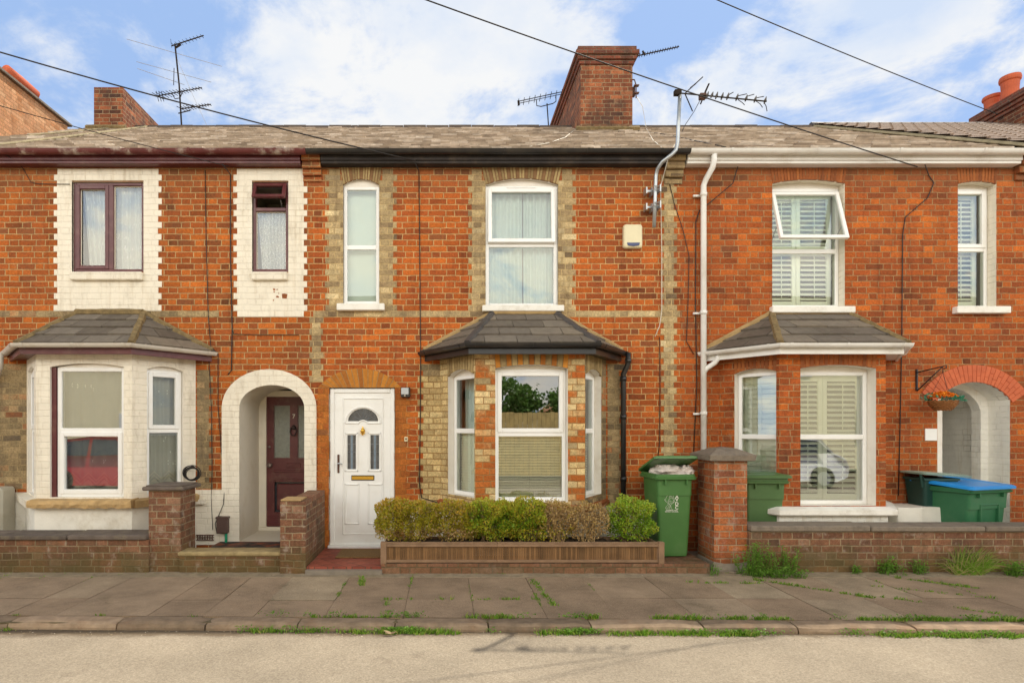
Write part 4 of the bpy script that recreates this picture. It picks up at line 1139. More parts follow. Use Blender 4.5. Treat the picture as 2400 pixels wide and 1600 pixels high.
for (qa, qb, qc, qd) in ((640, 646, 676, 681), (648, 652, 677, 680), (640, 645, 683, 686), (661, 674, 688, 700), (647, 655, 693, 698), (640, 643, 702, 706), (652, 655, 686, 689)):
    P = [(fx(qa) + U(0, .01), fz(qd) + U(0, .01)), (fx(qb) - U(0, .015), fz(qd)), (fx(qb), fz(qc) - U(0, .015)), (fx((qa + qb) / 2), fz(qc)), (fx(qa), fz(qc) - U(0, .01))]
    g.prism(P, -.0085, -.006, 0, U(0, 1))
g.build('bare_brick_patch', M['vo_r'], HL)
g = MB(); outer = [(fx(521), .06), (fx(742), .06)] + ell_arch(fx(521), fx(742), 1.90, .50)
g.panel(outer, [(arch, .0, 0)], -.02)
n = len(outer); g.add([(p[0], -.02, p[1]) for p in outer] + [(p[0], .01, p[1]) for p in outer], [(i, (i + 1) % n, n + (i + 1) % n, n + i) for i in range(n)])
g.add([(p[0], -.02, p[1]) for p in arch] + [(p[0], .005, p[1]) for p in arch], [(i, (i + 1) % len(arch), len(arch) + (i + 1) % len(arch), len(arch) + i) for i in range(len(arch))])
g.build('painted_door_arch', M['white_b'], HL); g = MB(); g.box(fx(458), fx(521), -.014, .01, .12, fz(1147)); g.build('plinth', M['white_b'], HL); g = MB(); g.box(fx(452), fx(484), -.07, .01, fz(1180), fz(1168), c=.006)
g.build('sill_end', M['white_b'], HL)
g = MB()
toothed(g, x0l, -2.93, 3.08, 3.157, y=-.003)
g.build('string_course', M['bay_grey'], HL); g = MB()
toothed(g, fx(462), fx(490), .83, 2.42, 0, .05, y=-.004)
g.build('quoin', M['bay_grey'], HL); g = MB()
toothed(g, fx(-20), fx(65), .83, 2.47, 0, 0, y=-.004)
g.build('quoin', M['bay_grey'], HL)
eaves(HL, -5.88, -1.745, 'maroon', 'maroon_peel', fx1=-1.835, gr=.052)

def wood_window(V, style):
    x0, x1, z0, z1 = V; y = .022
    g = MB(); w = .038
    frame(g, x0 + .004, x1 - .004, z0 + .004, z1 - .004, w, y, y + .07, c=.006)
    if style == 'pair': mx = fx(258); g.box(mx - .03, mx + .03, y - .003, y + .07, z0 + w, z1 - w, c=.005)
    else: tz = fz(489); g.box(x0 + w, x1 - w, y - .004, y + .07, tz - .025, tz + .02, c=.005)
    win = g.build('window', M['maroon'], HL, label='maroon painted timber window')
    if style == 'pair':
        s = MB(); frame(s, x0 + .04, mx - .028, z0 + .04, z1 - .04, .048, y - .012, y + .04, c=.005); s.build('sash', M['maroon'], win)
        pane(win, I4, x0 + .08, mx - .07, z0 + .08, z1 - .08, y + .03); pane(win, I4, mx + .02, x1 - .03, z0 + .03, z1 - .03, y + .035)
        b = MB(); frame(b, mx + .028, x1 - .04, z0 + .038, z1 - .04, .012, y + .026, y + .04, c=.002); frame(b, x0 + .086, mx - .074, z0 + .086, z1 - .086, .008, y + .02, y + .034, c=.002); b.build('glazing_bead', M['cream'], win)
    else:
        pane(win, I4, x0 + .03, x1 - .03, z0 + .03, tz - .02, y + .035)
        b = MB(); frame(b, x0 + .04, x1 - .04, z0 + .04, tz - .026, .01, y + .026, y + .04, c=.002); b.build('glazing_bead', M['cream'], win)
        # top-hung vent, pushed open
        hz = z1 - .03; Hh = .235
        T = Matrix.Translation((0, y - .005, hz)) @ Matrix.Rotation(R(-24), 4, 'X')
        s = MB(T); frame(s, x0 + .022, x1 - .022, -Hh, 0, .045, -.03, .01, c=.004); s.build('sash', M['maroon'], win)
        pane(win, T, x0 + .06, x1 - .06, -Hh + .04, -.04, -.01)
        b = MB(); b.tube([(x1 - .1, y + .04, tz + .03), (x1 - .09, y - .06, tz + .09)], .005, 5); b.build('stay', M['galv'], win)
    s = MB(); sw = (x0 - .0, x1 + .0) if style == 'pair' else (x0 + .005, x1 - .0)
    s.box(sw[0], sw[1], -.06, y, fz(658), fz(639), c=.01); s.build('sill', M['white_peel'], win)
    room(HL, I4, x0, x1, z0, z1, y + .1, .9)
    return win
wood_window(V1, 'pair'); wood_window(V2, 'vent')
curtain(I4, V1[0] + .05, fx(256), V1[2] + .03, V1[3] - .03, .13, 'net', 'net_curtain', 'flowered white net curtain drawn aside in the left light of the maroon double window', 'curtain', 5, .015, taper=.10, group='net curtains of the left house')
curtain(I4, fx(258), V1[1] - .03, V1[2] + .03, V1[3] - .03, .13, 'net', 'net_curtain', 'flowered white net curtain hanging straight in the right light of the maroon double window', 'curtain', 4, .012, group='net curtains of the left house')
curtain(I4, V2[0] + .03, V2[1] - .03, V2[2] + .03, fz(494), .11, 'lace', 'net_curtain', 'dense creased lace curtain in the narrow maroon window over the white arch', 'curtain', 9, .02, taper=.06, group='net curtains of the left house')

FL = (bx(117) - Bl[0], bx(290) - Bl[0], .81, 2.41, .045)
LL = math.hypot(.494, .62)
SL_r = (.22 * LL, .79 * LL, .81, 2.40, .045)
L2 = math.hypot(.56, .62)
SL_l = (.15 * L2, .80 * L2, .81, 2.40, .045)
bl = bay(HL, Al, Bl, Cl, Dl, fx(180), fx(338), 'white_peel',
         [dict(holes=[(opening(*SL_l), .11, 1)]), dict(holes=[(opening(*FL), .1, 1)]), dict(holes=[(opening(*SL_r), .1, 1)])], 'old_g', 'maroon', hipm='cement', flash='cement')
wl = upvc(HL, bl['MX'][1], FL[0] + .055, FL[1], FL[2], FL[3], FL[4], .045, .05, transom=1.605, sash_top=False, sash_bot=True, rd=0, hi='glass_hi')
g = MB(bl['MX'][1]); g.box(FL[0] + .002, FL[0] + .053, .03, .1, FL[2], FL[3] - .045); g.build('window_board', M['maroon'], HL)
upvc(HL, bl['MX'][2], SL_r[0], SL_r[1], SL_r[2], SL_r[3], SL_r[4], .04, .045, transom=1.605, sash_top=True, rd=0)
upvc(HL, bl['MX'][0], SL_l[0], SL_l[1], SL_l[2], SL_l[3], SL_l[4], .04, .045, transom=1.605, sash_top=True, rd=0)
bay_inside(HL, Al, Bl, Cl, Dl, zb=.7)
curtain(bl['MX'][1], FL[0] + .06, FL[1] - .02, FL[2] + .02, FL[3] - .1, .16, 'net2', 'net_curtain', 'fine net curtain with diamond motifs in the front window of the left bay', 'curtain', 6, .010, group='net curtains of the left house')
curtain(bl['MX'][2], SL_r[0] + .02, SL_r[1] - .02, SL_r[2] + .02, SL_r[3] - .1, .14, 'net2', 'net_curtain', 'fine net curtain with diamond motifs in the right side window of the left bay', 'curtain', 4, .010, group='net curtains of the left house')
M['trim'] = plain('faded_lace', (.42, .38, .31), .9)
# zig zag lace hem
def lace_hem(MX, x0, x1, z, y, lab):
    g = MB(MX); n_ = max(2, round((x1 - x0) / .19)); w = (x1 - x0) / n_
    for i in range(n_):
        a = x0 + i * w
        for (dz, hh) in ((0, .028), (.05, .02), (-.07, .05)):
            P = [(a, z + dz - .0), (a + w / 2, z + dz + .09), (a + w, z + dz), (a + w, z + dz + hh), (a + w / 2, z + dz + .09 + hh), (a, z + dz + hh)]
            g.add([(p[0], y, p[1]) for p in P], [(0, 1, 4, 5), (1, 2, 3, 4)])
    tag(g.build('lace_trim', M['trim']), lab, 'lace trim')
lace_hem(bl['MX'][1], FL[0] + .08, FL[1] - .03, FL[2] + .13, .145, 'zigzag lace border along the foot of the left bay front window')
lace_hem(bl['MX'][2], SL_r[0] + .05, SL_r[1] - .03, SL_r[2] + .13, .125, 'zigzag lace border along the foot of the left bay side window')
g = MB(); path = [(*Al, 0), (*Bl, 0), (*Cl, 0), (*Dl, 0)]
sweep(g, path[:2], [(-.06, .69), (.10, .69), (.11, .78), (-.06, .805)]); g.build('bay_sill', M['white_peel'], HL)
g = MB(); xx = Bl[0]; pts_ = []
rings = []
for i in range(26):
    t = i / 25; px_ = Bl[0] - .03 + (Cl[0] - Bl[0] + .08) * t; j = lambda: U(-.008, .008)
    rings.append([(px_, -.56, .69), (px_, -.735 + j(), .695 + j()), (px_, -.745 + j(), .74 + j()), (px_, -.73 + j(), .785 + j()), (px_, -.56, .80)])
g.loft(rings); sweep(g, path[2:], [(-.06, .69), (.09, .69), (.10, .775), (-.06, .80)]); g.build('bay_sill', M['stone'], HL)
g = MB(); sweep(g, path, [(-.06, 0), (.015, 0), (.015, .69), (-.06, .69)]); g.box(x0l, -5.4, -.02, .01, 0, .80); g.box(-3.24, fx(458), -.015, .01, .0, .80); g.build('plinth', M['white_r'], HL)
# bay's down pipe at the left
g = MB(); A2 = bl['A2']
g.tube([(A2.x + .03, -.13, 2.60), (A2.x + .02, -.13, 2.42), (A2.x - .02, -.11, 2.34), (A2.x - .22, -.07, 2.25), (A2.x - .25, -.06, 2.18), (A2.x - .25, -.06, .1)], .036, 12); g.build('downpipe', M['old_g'], HL, smooth=True)
# porch and maroon door
def maroon_door():
    yb = .85
    g = MB(); xL, xR = AR[0], AR[1] + .12
    g.box(xL - .01, xL + .10, yb - .07, yb + .05, .165, 2.28, c=.005); g.box(xL, xR, yb - .069, yb + .05, 2.085, 2.17, c=.005)
    g.box(xL, xR, yb - .10, yb + .04, .165, .215, c=.005)
    fr = g.build('door_frame', M['cream'], HL)
    g = MB(); g.box(xL - .05, xR + .2, yb + .04, yb + .06, .1, 2.3); g.build('fanlight', M['leaded'], fr)
    a, b, c, e = xL + .10, xL + .10 + .78, .215, 2.085
    y = yb - .03
    g = MB(); st = .10; mx = (a + b) / 2
    g1 = (a + .10, mx - .055, 1.20, 1.96); g2 = (mx + .055, b - .10, 1.20, 1.96); l1 = (a + .11, b - .11, .42, .86)
    g.panel(rect(a, b, c, e), [(rect(*g1), .03, 0), (rect(*g2), .03, 0), (rect(*l1), .03, 0)], y)
    g.box(l1[0] + .03, l1[1] - .03, y + .005, y + .03, l1[2] + .03, l1[3] - .03, c=.012)
    g.box(a + .09, b - .09, y - .014, y + .01, 1.0, 1.03, c=.006); g.box(a + .09, b - .09, y - .01, y + .01, .89, .905, c=.004)
    g.box(l1[0], l1[1], y - .012, y + .01, l1[3] - .004, l1[3] + .016, c=.004)
    g.box(a, b, y - .018, y + .01, c, c + .06, c=.01)
    d = g.build('door', M['maroon'], HL, label='maroon timber door numbered 7 with two frosted panes')
    g = MB(); g.box(g1[0], g1[1], y + .028, y + .034, g1[2], g1[3]); g.box(g2[0], g2[1], y + .028, y + .034, g2[2], g2[3]); g.build('pane', M['frost'], d)
    g = MB(); b_ = M['cream']
    for q in (g1, g2):
        frame(g, q[0], q[1], q[2], q[3], .008, y + .014, y + .03, c=.001)
    g.build('glazing_bead', M['knob'], d)
    g = MB(); kz = 1.62
    g.tube([(mx - .035, y - .02, kz + .02), (mx - .045, y - .03, kz - .04), (mx - .02, y - .035, kz - .09), (mx + .02, y - .035, kz - .09), (mx + .045, y - .03, kz - .04), (mx + .035, y - .02, kz + .02)], .010, 7)
    g.lathe([(0, -.0), (.028, .005), (.036, .03), (.02, .06), (0, .07)], n=10, M=Matrix.Translation((mx, y - .005, kz - .01)))
    g.build('knocker', M['iron'], d, smooth=True)
    g = MB(); g.box(mx - .10, mx + .10, y - .012, y + .01, 1.06, 1.125, c=.006); g.box(mx - .07, mx + .07, y - .018, y - .008, 1.08, 1.105, c=.003); g.build('letterbox', M['maroon'], d)
    g = MB(); g.lathe([(.028, 0), (.028, .008), (.012, .012), (.012, .03), (.03, .042), (.034, .06), (.024, .075), (0, .078)], n=14, M=Matrix.Translation((a + .055, y, 1.10)) @ Matrix.Rotation(R(90), 4, 'X'))
    g.lathe([(.02, 0), (.02, .01), (.008, .02), (0, .021)], n=10, M=Matrix.Translation((a + .04, y, 1.36)) @ Matrix.Rotation(R(90), 4, 'X'))
    g.build('door_knob', M['knob'], d, smooth=True)
    text('7', .085, (mx, y - .006, 1.80), M['cream'], d, 'house_number')
def text(body, size, loc, mat, parent, name, ext=.002, rot=(PI / 2, 0, 0), align='CENTER'):
    cu = bpy.data.curves.new(name, 'FONT'); cu.body = body; cu.size = size; cu.align_x = align; cu.align_y = 'CENTER'; cu.extrude = ext; cu.offset = size * .012
    tmp = bpy.data.objects.new(name + '_curve', cu); COL.objects.link(tmp)
    dg = bpy.context.evaluated_depsgraph_get(); me = bpy.data.meshes.new_from_object(tmp.evaluated_get(dg)); bpy.data.objects.remove(tmp)
    me.transform(Matrix.LocRotScale(Vector(loc), Matrix.Rotation(rot[0], 3, 'X').to_quaternion(), None))
    me.materials.clear(); me.materials.append(mat); me.name = name
    o = bpy.data.objects.new(name, me); COL.objects.link(o)
    if parent is not None: o.parent = parent; o.matrix_parent_inverse = wm(parent).inverted()
    return o
maroon_door()
g = MB(); g.box(-2.9, -1.84, -.78, .88, .0, .163); g.build('porch_floor', M['tile_p'], HL)

# ================================================================== RIGHT HOUSE
HR = thing('terraced_house', 'red brick terraced house with white guttering, plantation shutters and a red painted arch', 'house', (5.3, 0, 0), 'terraced brick houses in the row')
x0r, x1r = 3.08, 7.47
R1 = (fx(1810), fx(1980), fz(719), fz(421), .05); R2 = (fx(2245), fx(2335), fz(719), fz(425), .035)
PA = (fx(2197), fx(2367), .04, fz(895), .228)
Ar, Br, Cr, Dr = (3.579, 0), (4.006, -.62), (5.28, -.62), (5.707, 0)
g = MB(); g.panel(rect(x0r, x1r, -.05, 5.15), [(opening(*R1), .15, 1), (opening(*R2), .15, 1), (opening(*PA), 1.5, 2), (rect(3.75, 5.55, .72, 2.45), 0, 0)])
g.build('front_wall', [M['brick_r'], M['white_b'], M['grey_b']], HR)
shell(HR, x0r, x1r, 'brick_r'); main_roof(HR, x0r, 7.37)
g = MB(); voussoirs(g, R1[0], R1[1], R1[3] - R1[4], R1[4], 5.02, 24, mats=(0, 1), y=-.004, splay=.03); g.build('window_arch', [M['vo_r'], M['vo_r'], M['mort_d']], HR); g = MB(); voussoirs(g, R2[0], R2[1], R2[3] - R2[4], R2[4], 5.02, 13, mats=(0, 1), y=-.004, splay=.02)
g.build('window_arch', [M['vo_r'], M['vo_r'], M['mort_d']], HR)
g = MB(); cxp = (PA[0] + PA[1]) / 2; hw = (PA[1] - PA[0]) / 2; Ri = (hw * hw + .228 ** 2) / (.456); zc = PA[3] - Ri
ring_voussoirs(g, cxp, zc, Ri, Ri + .222, -R(56), R(56), 25, mats=(0,), split=True, y=-.012)
g.build('red_arch', [M['archpaint'], M['mort']], HR)
# inner arch and jamb of the passage
g = MB()
g.box(PA[0] + .002, PA[0] + .085, .02, .09, .05, 2.02, c=.004)
g.build('white_jamb', M['upvc2'], HR)
g = MB()
pa = opening(PA[0] + .03, PA[1] - .10, .05, PA[3] - .06, .30)
g.panel([(PA[0] - .01, .03), (PA[1] + .01, .03), (PA[1] + .01, PA[3] + .02), (PA[0] - .01, PA[3] + .02)], [(pa, .14, 0)], .30)
g.build('inner_arch', M['grey_b'], HR)
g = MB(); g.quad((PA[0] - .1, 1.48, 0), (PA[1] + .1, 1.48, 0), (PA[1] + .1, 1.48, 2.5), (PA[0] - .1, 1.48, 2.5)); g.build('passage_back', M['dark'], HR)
eaves(HR, 3.122, 9.2, 'white_g', 'white_g', fx0=3.12, fx1=7.40, gr=.052)
g = MB()
for (za, zb_, o) in ((4.85, 4.93, .03), (4.93, 5.02, .08), (5.02, 5.13, .12)): g.box(7.42, 7.68, -o, 0, za, zb_ - .003, c=.005)
g.build('corbel', M['brick_r'], HR)

wr1 = upvc(HR, I4, R1[0], R1[1], R1[2], R1[3], R1[4], .11, .045, transom=fz(583), sash_top=False, sash_bot=False, head=.02, sill=(fx(1803), fx(1996), fz(735), fz(720), .08))
# open top-hung sash
T = Matrix.Translation((0, .10, fz(446))) @ Matrix.Rotation(R(-17), 4, 'X')
s = MB(T); Hs = .70; frame(s, R1[0] + .03, R1[1] - .03, -Hs, 0, .045, -.035, .01, c=.005); s.build('open_sash', M['upvc'], wr1); pane(wr1, T, R1[0] + .06, R1[1] - .06, -Hs + .035, -.035, -.01)
s = MB(); s.tube([(R1[0] + .06, .13, fz(560)), (R1[0] + .05, -.02, fz(530))], .006, 5); s.tube([(R1[1] - .06, .13, fz(560)), (R1[1] - .05, -.02, fz(530))], .006, 5); s.build('stay', M['galv'], wr1)
upvc(HR, I4, R2[0], R2[1], R2[2], R2[3], R2[4], .12, .04, transom=fz(578), sash_top=True, sash_bot=False, head=.01, sill=(fx(2232), fx(2357), fz(736), fz(720), .08))
xm = (R1[0] + R1[1]) / 2 - .03
shutter(wr1, I4, R1[0] + .035, xm, R1[2] + .03, R1[3] - .08, .22, mid=fz(572)); shutter(wr1, I4, xm + .004, R1[1] - .035, R1[2] + .03, R1[3] - .08, .22, mid=fz(572))
shutter(HR, I4, R2[0] + .02, R2[1] - .04, R2[2] + .03, R2[3] - .06, .24, mid=fz(572))

FR = (bx(1876) - Br[0], bx(2053) - Br[0], .71, 2.39, .04)
SR = (.28 * Ls, .955 * Ls, .71, 2.37, .05); SR2 = (.045 * Ls, .72 * Ls, .71, 2.37, .05)
def exf(gm, L): voussoirs(gm, FR[0], FR[1], FR[3] - FR[4], FR[4], 2.58, 16, mats=(2,), y=-.004, splay=.02)
def exs(gm, L): voussoirs(gm, SR[0], SR[1], SR[3] - SR[4], SR[4], 2.58, 11, mats=(2,), y=-.004, splay=.02)
br = bay(HR, Ar, Br, Cr, Dr, fx(1808), fx(1987), 'brick_r',
         [dict(holes=[(opening(*SR), .14, 1)], mats=('vo_r',), extra=exs), dict(holes=[(opening(*FR), .17, 1)], mats=('vo_r',), extra=exf), dict(holes=[(opening(*SR2), .14, 1)])], 'white_g', 'white_g')
wf = upvc(HR, br['MX'][1], FR[0], FR[1], FR[2], FR[3], FR[4], .14, .045, transom=bz(1024), sash_top=False, head=.03, hi='glass_hi', rd=0)
ws_ = upvc(HR, br['MX'][0], SR[0], SR[1], SR[2], SR[3], SR[4], .08, .042, transom=bz(1024), sash_top=False, hi='glass_hi', rd=0)
upvc(HR, br['MX'][2], SR2[0], SR2[1], SR2[2], SR2[3], SR2[4], .08, .042, transom=bz(1024), sash_top=False, rd=0)
bay_inside(HR, Ar, Br, Cr, Dr)
MXb = br['MX'][1]; m_ = (FR[0] + FR[1]) / 2 - .04
shutter(wf, MXb, FR[0] + .03, m_, FR[2] + .03, FR[3] - .09, .225, mid=bz(1024), tilt=25); shutter(wf, MXb, m_ + .004, FR[1] - .02, FR[2] + .03, FR[3] - .09, .225, mid=bz(1024), tilt=25)
shutter(ws_, br['MX'][0], SR[0] + .02, SR[1] - .02, SR[2] + .03, SR[3] - .09, .17, mid=bz(1024), tilt=70)
g = MB(); sweep(g, [(*Ar, 0), (*Br, 0), (*Cr, 0), (*Dr, 0)], [(-.06, .60), (.09, .60), (.11, .615), (.11, .67), (.03, .70), (-.06, .705)]); g.build('bay_sill', M['sill'], HR)
g = MB(); sweep(g, [(*Ar, 0), (*Br, 0), (*Cr, 0), (*Dr, 0)], [(-.06, 0), (.02, 0), (.02, .60), (-.06, .60)]); g.build('plinth', M['grey_b'], HR)
# down pipe with swan neck and branch
g = MB(); xq = (1649 - VX) / FPX * 7.43; xt = (1672 - VX) / FPX * 7.33
g.tube([(xt, -.19, 5.10), (xt, -.19, 5.03), (xt - .01, -.17, 4.95), (xq + .02, -.09, 4.83), (xq, -.07, 4.76), (xq, -.07, .06)], .036, 12)
for z in (4.62, 3.1, 1.8): g.tube([(xq, -.07, z), (xq, -.07, z + .045)], .043, 12); g.box(xq - .12, xq - .03, -.05, -.02, z + .005, z + .03)
a2 = br['A2']; 
g.tube([(a2.x + .16, -.16, 2.6), (a2.x + .16, -.16, 2.52), (a2.x + .13, -.14, 2.47), (xq + .03, -.08, 2.40), (xq, -.07, 2.34)], .032, 10)
g.build('downpipe', M['white_g'], HR, smooth=True)

# ================================================================== NEIGHBOURS OF THE ROW
HN = thing('end_house', 'pantiled house beyond the red arch, cut off by the right edge of the photo', 'house', (9.5, 0, 0))
g = MB(); g.quad((7.47, 0, -.05), (12.5, 0, -.05), (12.5, 0, 5.15), (7.47, 0, 5.15)); g.quad((12.5, 0, 0), (12.5, 8.2, 0), (12.5, 8.2, 5.15), (12.5, 0, 5.15)); g.build('front_wall', M['brick_r'], HN)
def pantile(par, x0, x1):
    g = MB(); rows = 15; n_ = int((x1 - x0) / .03); u = SLN; nrm = Vector((0, -SLN.z, SLN.y))
    base = Vector((0, EAVE.y, EAVE.z + .02))
    for r in range(rows):
        V = []
        for j in (0, 1):
            for i in range(n_ + 1):
                x = x0 + (x1 - x0) * i / n_
                ph = (x * 2 * PI / .21); h = .036 * math.sin(ph) + .008 * math.sin(2 * ph)
                p = base + u * (SLL / rows * (r + j * 1.06)) + nrm * (h + .05 - .03 * j + .02)
                V.append((x, p.y, p.z))
        for i in range(n_ + 1): p = V[i]; V_ = p
        low = [(v[0], v[1] + nrm.y * -.022, v[2] - nrm.z * .022) for v in V[:n_ + 1]]
        g.add(V + low, [(i, i + 1, n_ + 2 + i, n_ + 1 + i) for i in range(n_)] + [(i, i + 1, 2 * (n_ + 1) + i + 1, 2 * (n_ + 1) + i) for i in range(n_)], 0, U(.2, .8))
    g.quad((x0, EAVE.y, EAVE.z), (x1, EAVE.y, EAVE.z), (x1, RIDGE_Y, RIDGE_Z), (x0, RIDGE_Y, RIDGE_Z)); g.quad((x0, RIDGE_Y, RIDGE_Z + .04), (x1, RIDGE_Y, RIDGE_Z + .04), (x1, 8.2, 5.15), (x0, 8.2, 5.15))
    r_ = g.build('roof', M['pantile'], par, smooth=False)
    t = MB(); t.tube([(x0 - .05, RIDGE_Y, RIDGE_Z + .035), (x1, RIDGE_Y, RIDGE_Z + .035)], .085, 10); t.build('ridge_tiles', M['lead'], r_)
    v = MB(); strip(v, (x0, EAVE.y - .02, EAVE.z + .045), (x0, RIDGE_Y, RIDGE_Z + .045), .045, .03, (0, -.5, 1), segs=30); v.build('verge_mortar', M['verge'], r_)
M['pantile'] = rnd_mat('concrete_pantile', [(.17, .12, .09), (.24, .17, .125), (.30, .22, .17)], .85, .2, var=.35, bump=.4, scale=14)
M['verge'] = plain('verge_mortar', (.30, .25, .15), .95, .3, 9, bump=.6, bscale=30, dirt=.3)
pantile(HN, 7.37, 12.5)
c = chimney(HN, 11.0, 12.0, 1.5, 4.45, 6.0, 8.05, 'chimney', haunch=False)
def pot(par, x, y, z, h, r, twist=False):
    g = MB(); prof = [(r * .95, 0), (r * .9, h * .1), (r * .82, h * .5), (r * .88, h * .78), (r * 1.0, h * .82), (r * 1.04, h * .9), (r * .98, h), (r * .8, h), (r * .75, h * .8), (0, h * .8)]
    g.lathe(prof, n=20, M=Matrix.Translation((x, y, z))); o = g.build('chimney_pot', M['terracotta'], par, smooth=False); return o
pot(c, 11.20, 4.25, 8.02, .36, .165); pot(c, 11.16, 3.85, 8.02, .52, .165)

HE = thing('end_house', 'slate roofed end of the terrace at the far left edge', 'house', (-6.4, 0, 0))
g = MB(); g.quad((-6.98, 0, -.05), (-5.88, 0, -.05), (-5.88, 0, 5.15), (-6.98, 0, 5.15)); g.add([(-6.98, 0, 0), (-6.98, 8.2, 0), (-6.98, 8.2, 5.15), (-6.98, RIDGE_Y, RIDGE_Z - .02), (-6.98, 0, 5.15)], [(0, 1, 2, 3, 4)]); g.build('front_wall', M['brick_l'], HE)
main_roof(HE, -6.98, -5.885); eaves(HE, -6.98, -5.885, 'maroon', 'maroon_peel', gr=.052)
chimney(HE, -6.68, -6.13, 3.5, 6.0, 6.9, 8.13, 'chimney', cap=False, haunch=False)
g = MB(); pts_ = []
nrm = Vector((0, -SLN.z, SLN.y))
for i in range(14):
    t = i / 13; p = EAVE + SLN * (SLL * t) + nrm * .035; pts_.append((-5.9 + .12 * math.sin(t * 3) * (1 - t), p.y, p.z))
g.tube(pts_, .022, 6); pts2 = [(-6.3 - .3 * (1 - i / 9), (EAVE + SLN * (SLL * (.45 + .5 * i / 9)) + nrm * .04).y, (EAVE + SLN * (SLL * (.45 + .5 * i / 9)) + nrm * .04).z) for i in range(10)]; g.tube(pts2, .016, 6)
g.build('roof_mortar', M['verge'], HE)

HG = thing('side_house', 'tall sunlit brick house wall with clay ridge piece, top left corner', 'house', (-11, 5, 0))
g = MB(); g.box(-14, -9.0, 2.2, 6.28, 0, 8.85); g.build('gable_wall', M['neigh'], HG)
g = MB(); g.box(-14.05, -8.93, 2.1, 6.36, 8.85, 8.91, c=.01); g.build('coping', M['coping_r'], HG)
g = MB(); g.tube([(-9.12, 4.5, 9.08), (-9.10, 4.85, 9.06), (-9.04, 5.25, 8.98)], [.11, .115, .12], 12); g.build('ridge_piece', M['terracotta'], HG, smooth=True)
# ================================================================== GARDEN WALLS AND PIERS
def coping_row(g, x0, x1, y0, y1, z0, z1, L=.6, j=.01, mat=0):
    x = x0
    while x < x1 - .02:
        l = min(L * U(.9, 1.1), x1 - x); 
        if x1 - x - l < .15: l = x1 - x
        g.box(x + .004, x + l - .004, y0 + U(-j, j), y1, z0, z1 + U(-j, j) * .6, mat, random.random(), c=.012); x += l
w = thing('garden_wall', 'low brick front wall with dark coping in front of the white plinth on the left', 'wall', (-5.5, -.85, 0))
g = MB(); g.box(-9, -3.33, -1.0, -.72, -.05, .376); g.build('brickwork', M['garden'], w)
g = MB(); coping_row(g, -9, -3.34, -1.04, -.66, .378, .432, .8); g.build('coping', M['coping'], w)
p = thing('brick_pillar', 'square brick gate pillar with thin stone cap beside house 7', 'pillar', (-3.16, -.78, 0))
g = MB(); g.box(-3.345, -2.985, -.97, -.58, -.05, .93); g.build('brickwork', M['garden'], p)
g = MB(); g.box(-3.40, -2.93, -1.02, -.53, .932, .975, c=.012); g.box(-3.37, -2.96, -.99, -.56, .975, .99, c=.006); g.build('cap', M['coping'], p)
w = thing('step_wall', 'very low mossy brick wall across the entrance of house 7', 'wall', (-2.4, -.9, 0))
g = MB(); g.box(-2.983, -1.835, -1.0, -.79, -.05, .19); g.build('brickwork', M['garden'], w)
g = MB(); g.box(-3.0, -1.832, -1.02, -.76, .192, .243, c=.015); g.build('coping', M['step'], w)
w = thing('side_wall', 'waist high brick wall running back to the house between the two front doors', 'wall', (-1.68, -.5, 0))
g = MB(); g.box(-1.832, -1.545, -1.05, -.74, -.05, .815); g.box(-1.74, -1.547, -.74, -.01, -.05, .76); g.build('brickwork', M['garden'], w)
g = MB(); y = -.72
while y < -.05: g.box(-1.745, -1.54, y, y + .068, .762, .835 + U(-.004, .004), 0, random.random(), c=.004); y += .076
g.build('coping', M['plinth_b'], w)
g = MB(); g.box(-1.83, -1.60, -1.045, -.76, .817, .838, c=.006); g.build('cap', M['stone'], w)
w = thing('plinth_wall', 'two course brick edging under the wooden planter', 'wall', (1.1, -.9, 0))
g = MB(); g.box(-.70, 2.98, -1.045, -.45, -.05, .118); g.build('brickwork', M['plinth_b'], w)
p = thing('brick_pillar', 'orange brick gate pillar with worn pyramid cap next to the green wheelie bin', 'pillar', (3.26, -.75, 0))
g = MB(); g.box(3.075, 3.45, -.95, -.53, .0, 1.265); 
g.build('brickwork', M['pillar_r'], p)
g = MB(); rings = []
for (o, z, j) in ((.02, 1.262, 0), (.065, 1.268, .006), (.07, 1.33, .008), (.05, 1.345, .006), (-.08, 1.40, .01), (-.17, 1.415, .006)):
    rg = []
    x0, x1, y0, y1 = 3.075 - o, 3.45 + o, -.95 - o, -.53 + o
    for (a, b) in ((x0, y0), ((x0 + x1) / 2, y0), (x1, y0), (x1, (y0 + y1) / 2), (x1, y1), ((x0 + x1) / 2, y1), (x0, y1), (x0, (y0 + y1) / 2)): rg.append((a + U(-j, j), b + U(-j, j), z + U(-j, j) * .5))
    rings.append(rg)
g.loft(rings); g.build('cap', M['coping_r'], p)
g = MB(); rings = []
for (o, z) in ((.03, -.02), (.02, .03), (.01, .08), (.002, .12)):
    x0, x1, y0, y1 = 3.075 - o, 3.45 + o, -.95 - o, -.53; j = .012
    rings.append([(x0 + U(-j, j), y0 + U(-j, j), z), (3.2, y0 + U(-j, j), z + U(-.03, .03)), (3.33, y0 + U(-j, j), z + U(-.03, .03)), (x1, y0 + U(-j, j), z), (x1, y1, z), (x0, y1, z)])
g.loft(rings); g.build('cement_skirt', M['concrete'], p)
w = thing('garden_wall', 'low weathered brick front wall with rough stone coping on the right', 'wall', (6, -.85, 0))
g = MB(); g.box(3.452, 10, -.99, -.73, -.05, .47); g.build('brickwork', M['garden'], w)
g = MB(); coping_row(g, 3.455, 10, -1.03, -.70, .472, .535, 1.3, .008)
cp = g.build('coping', M['coping_r'], w)

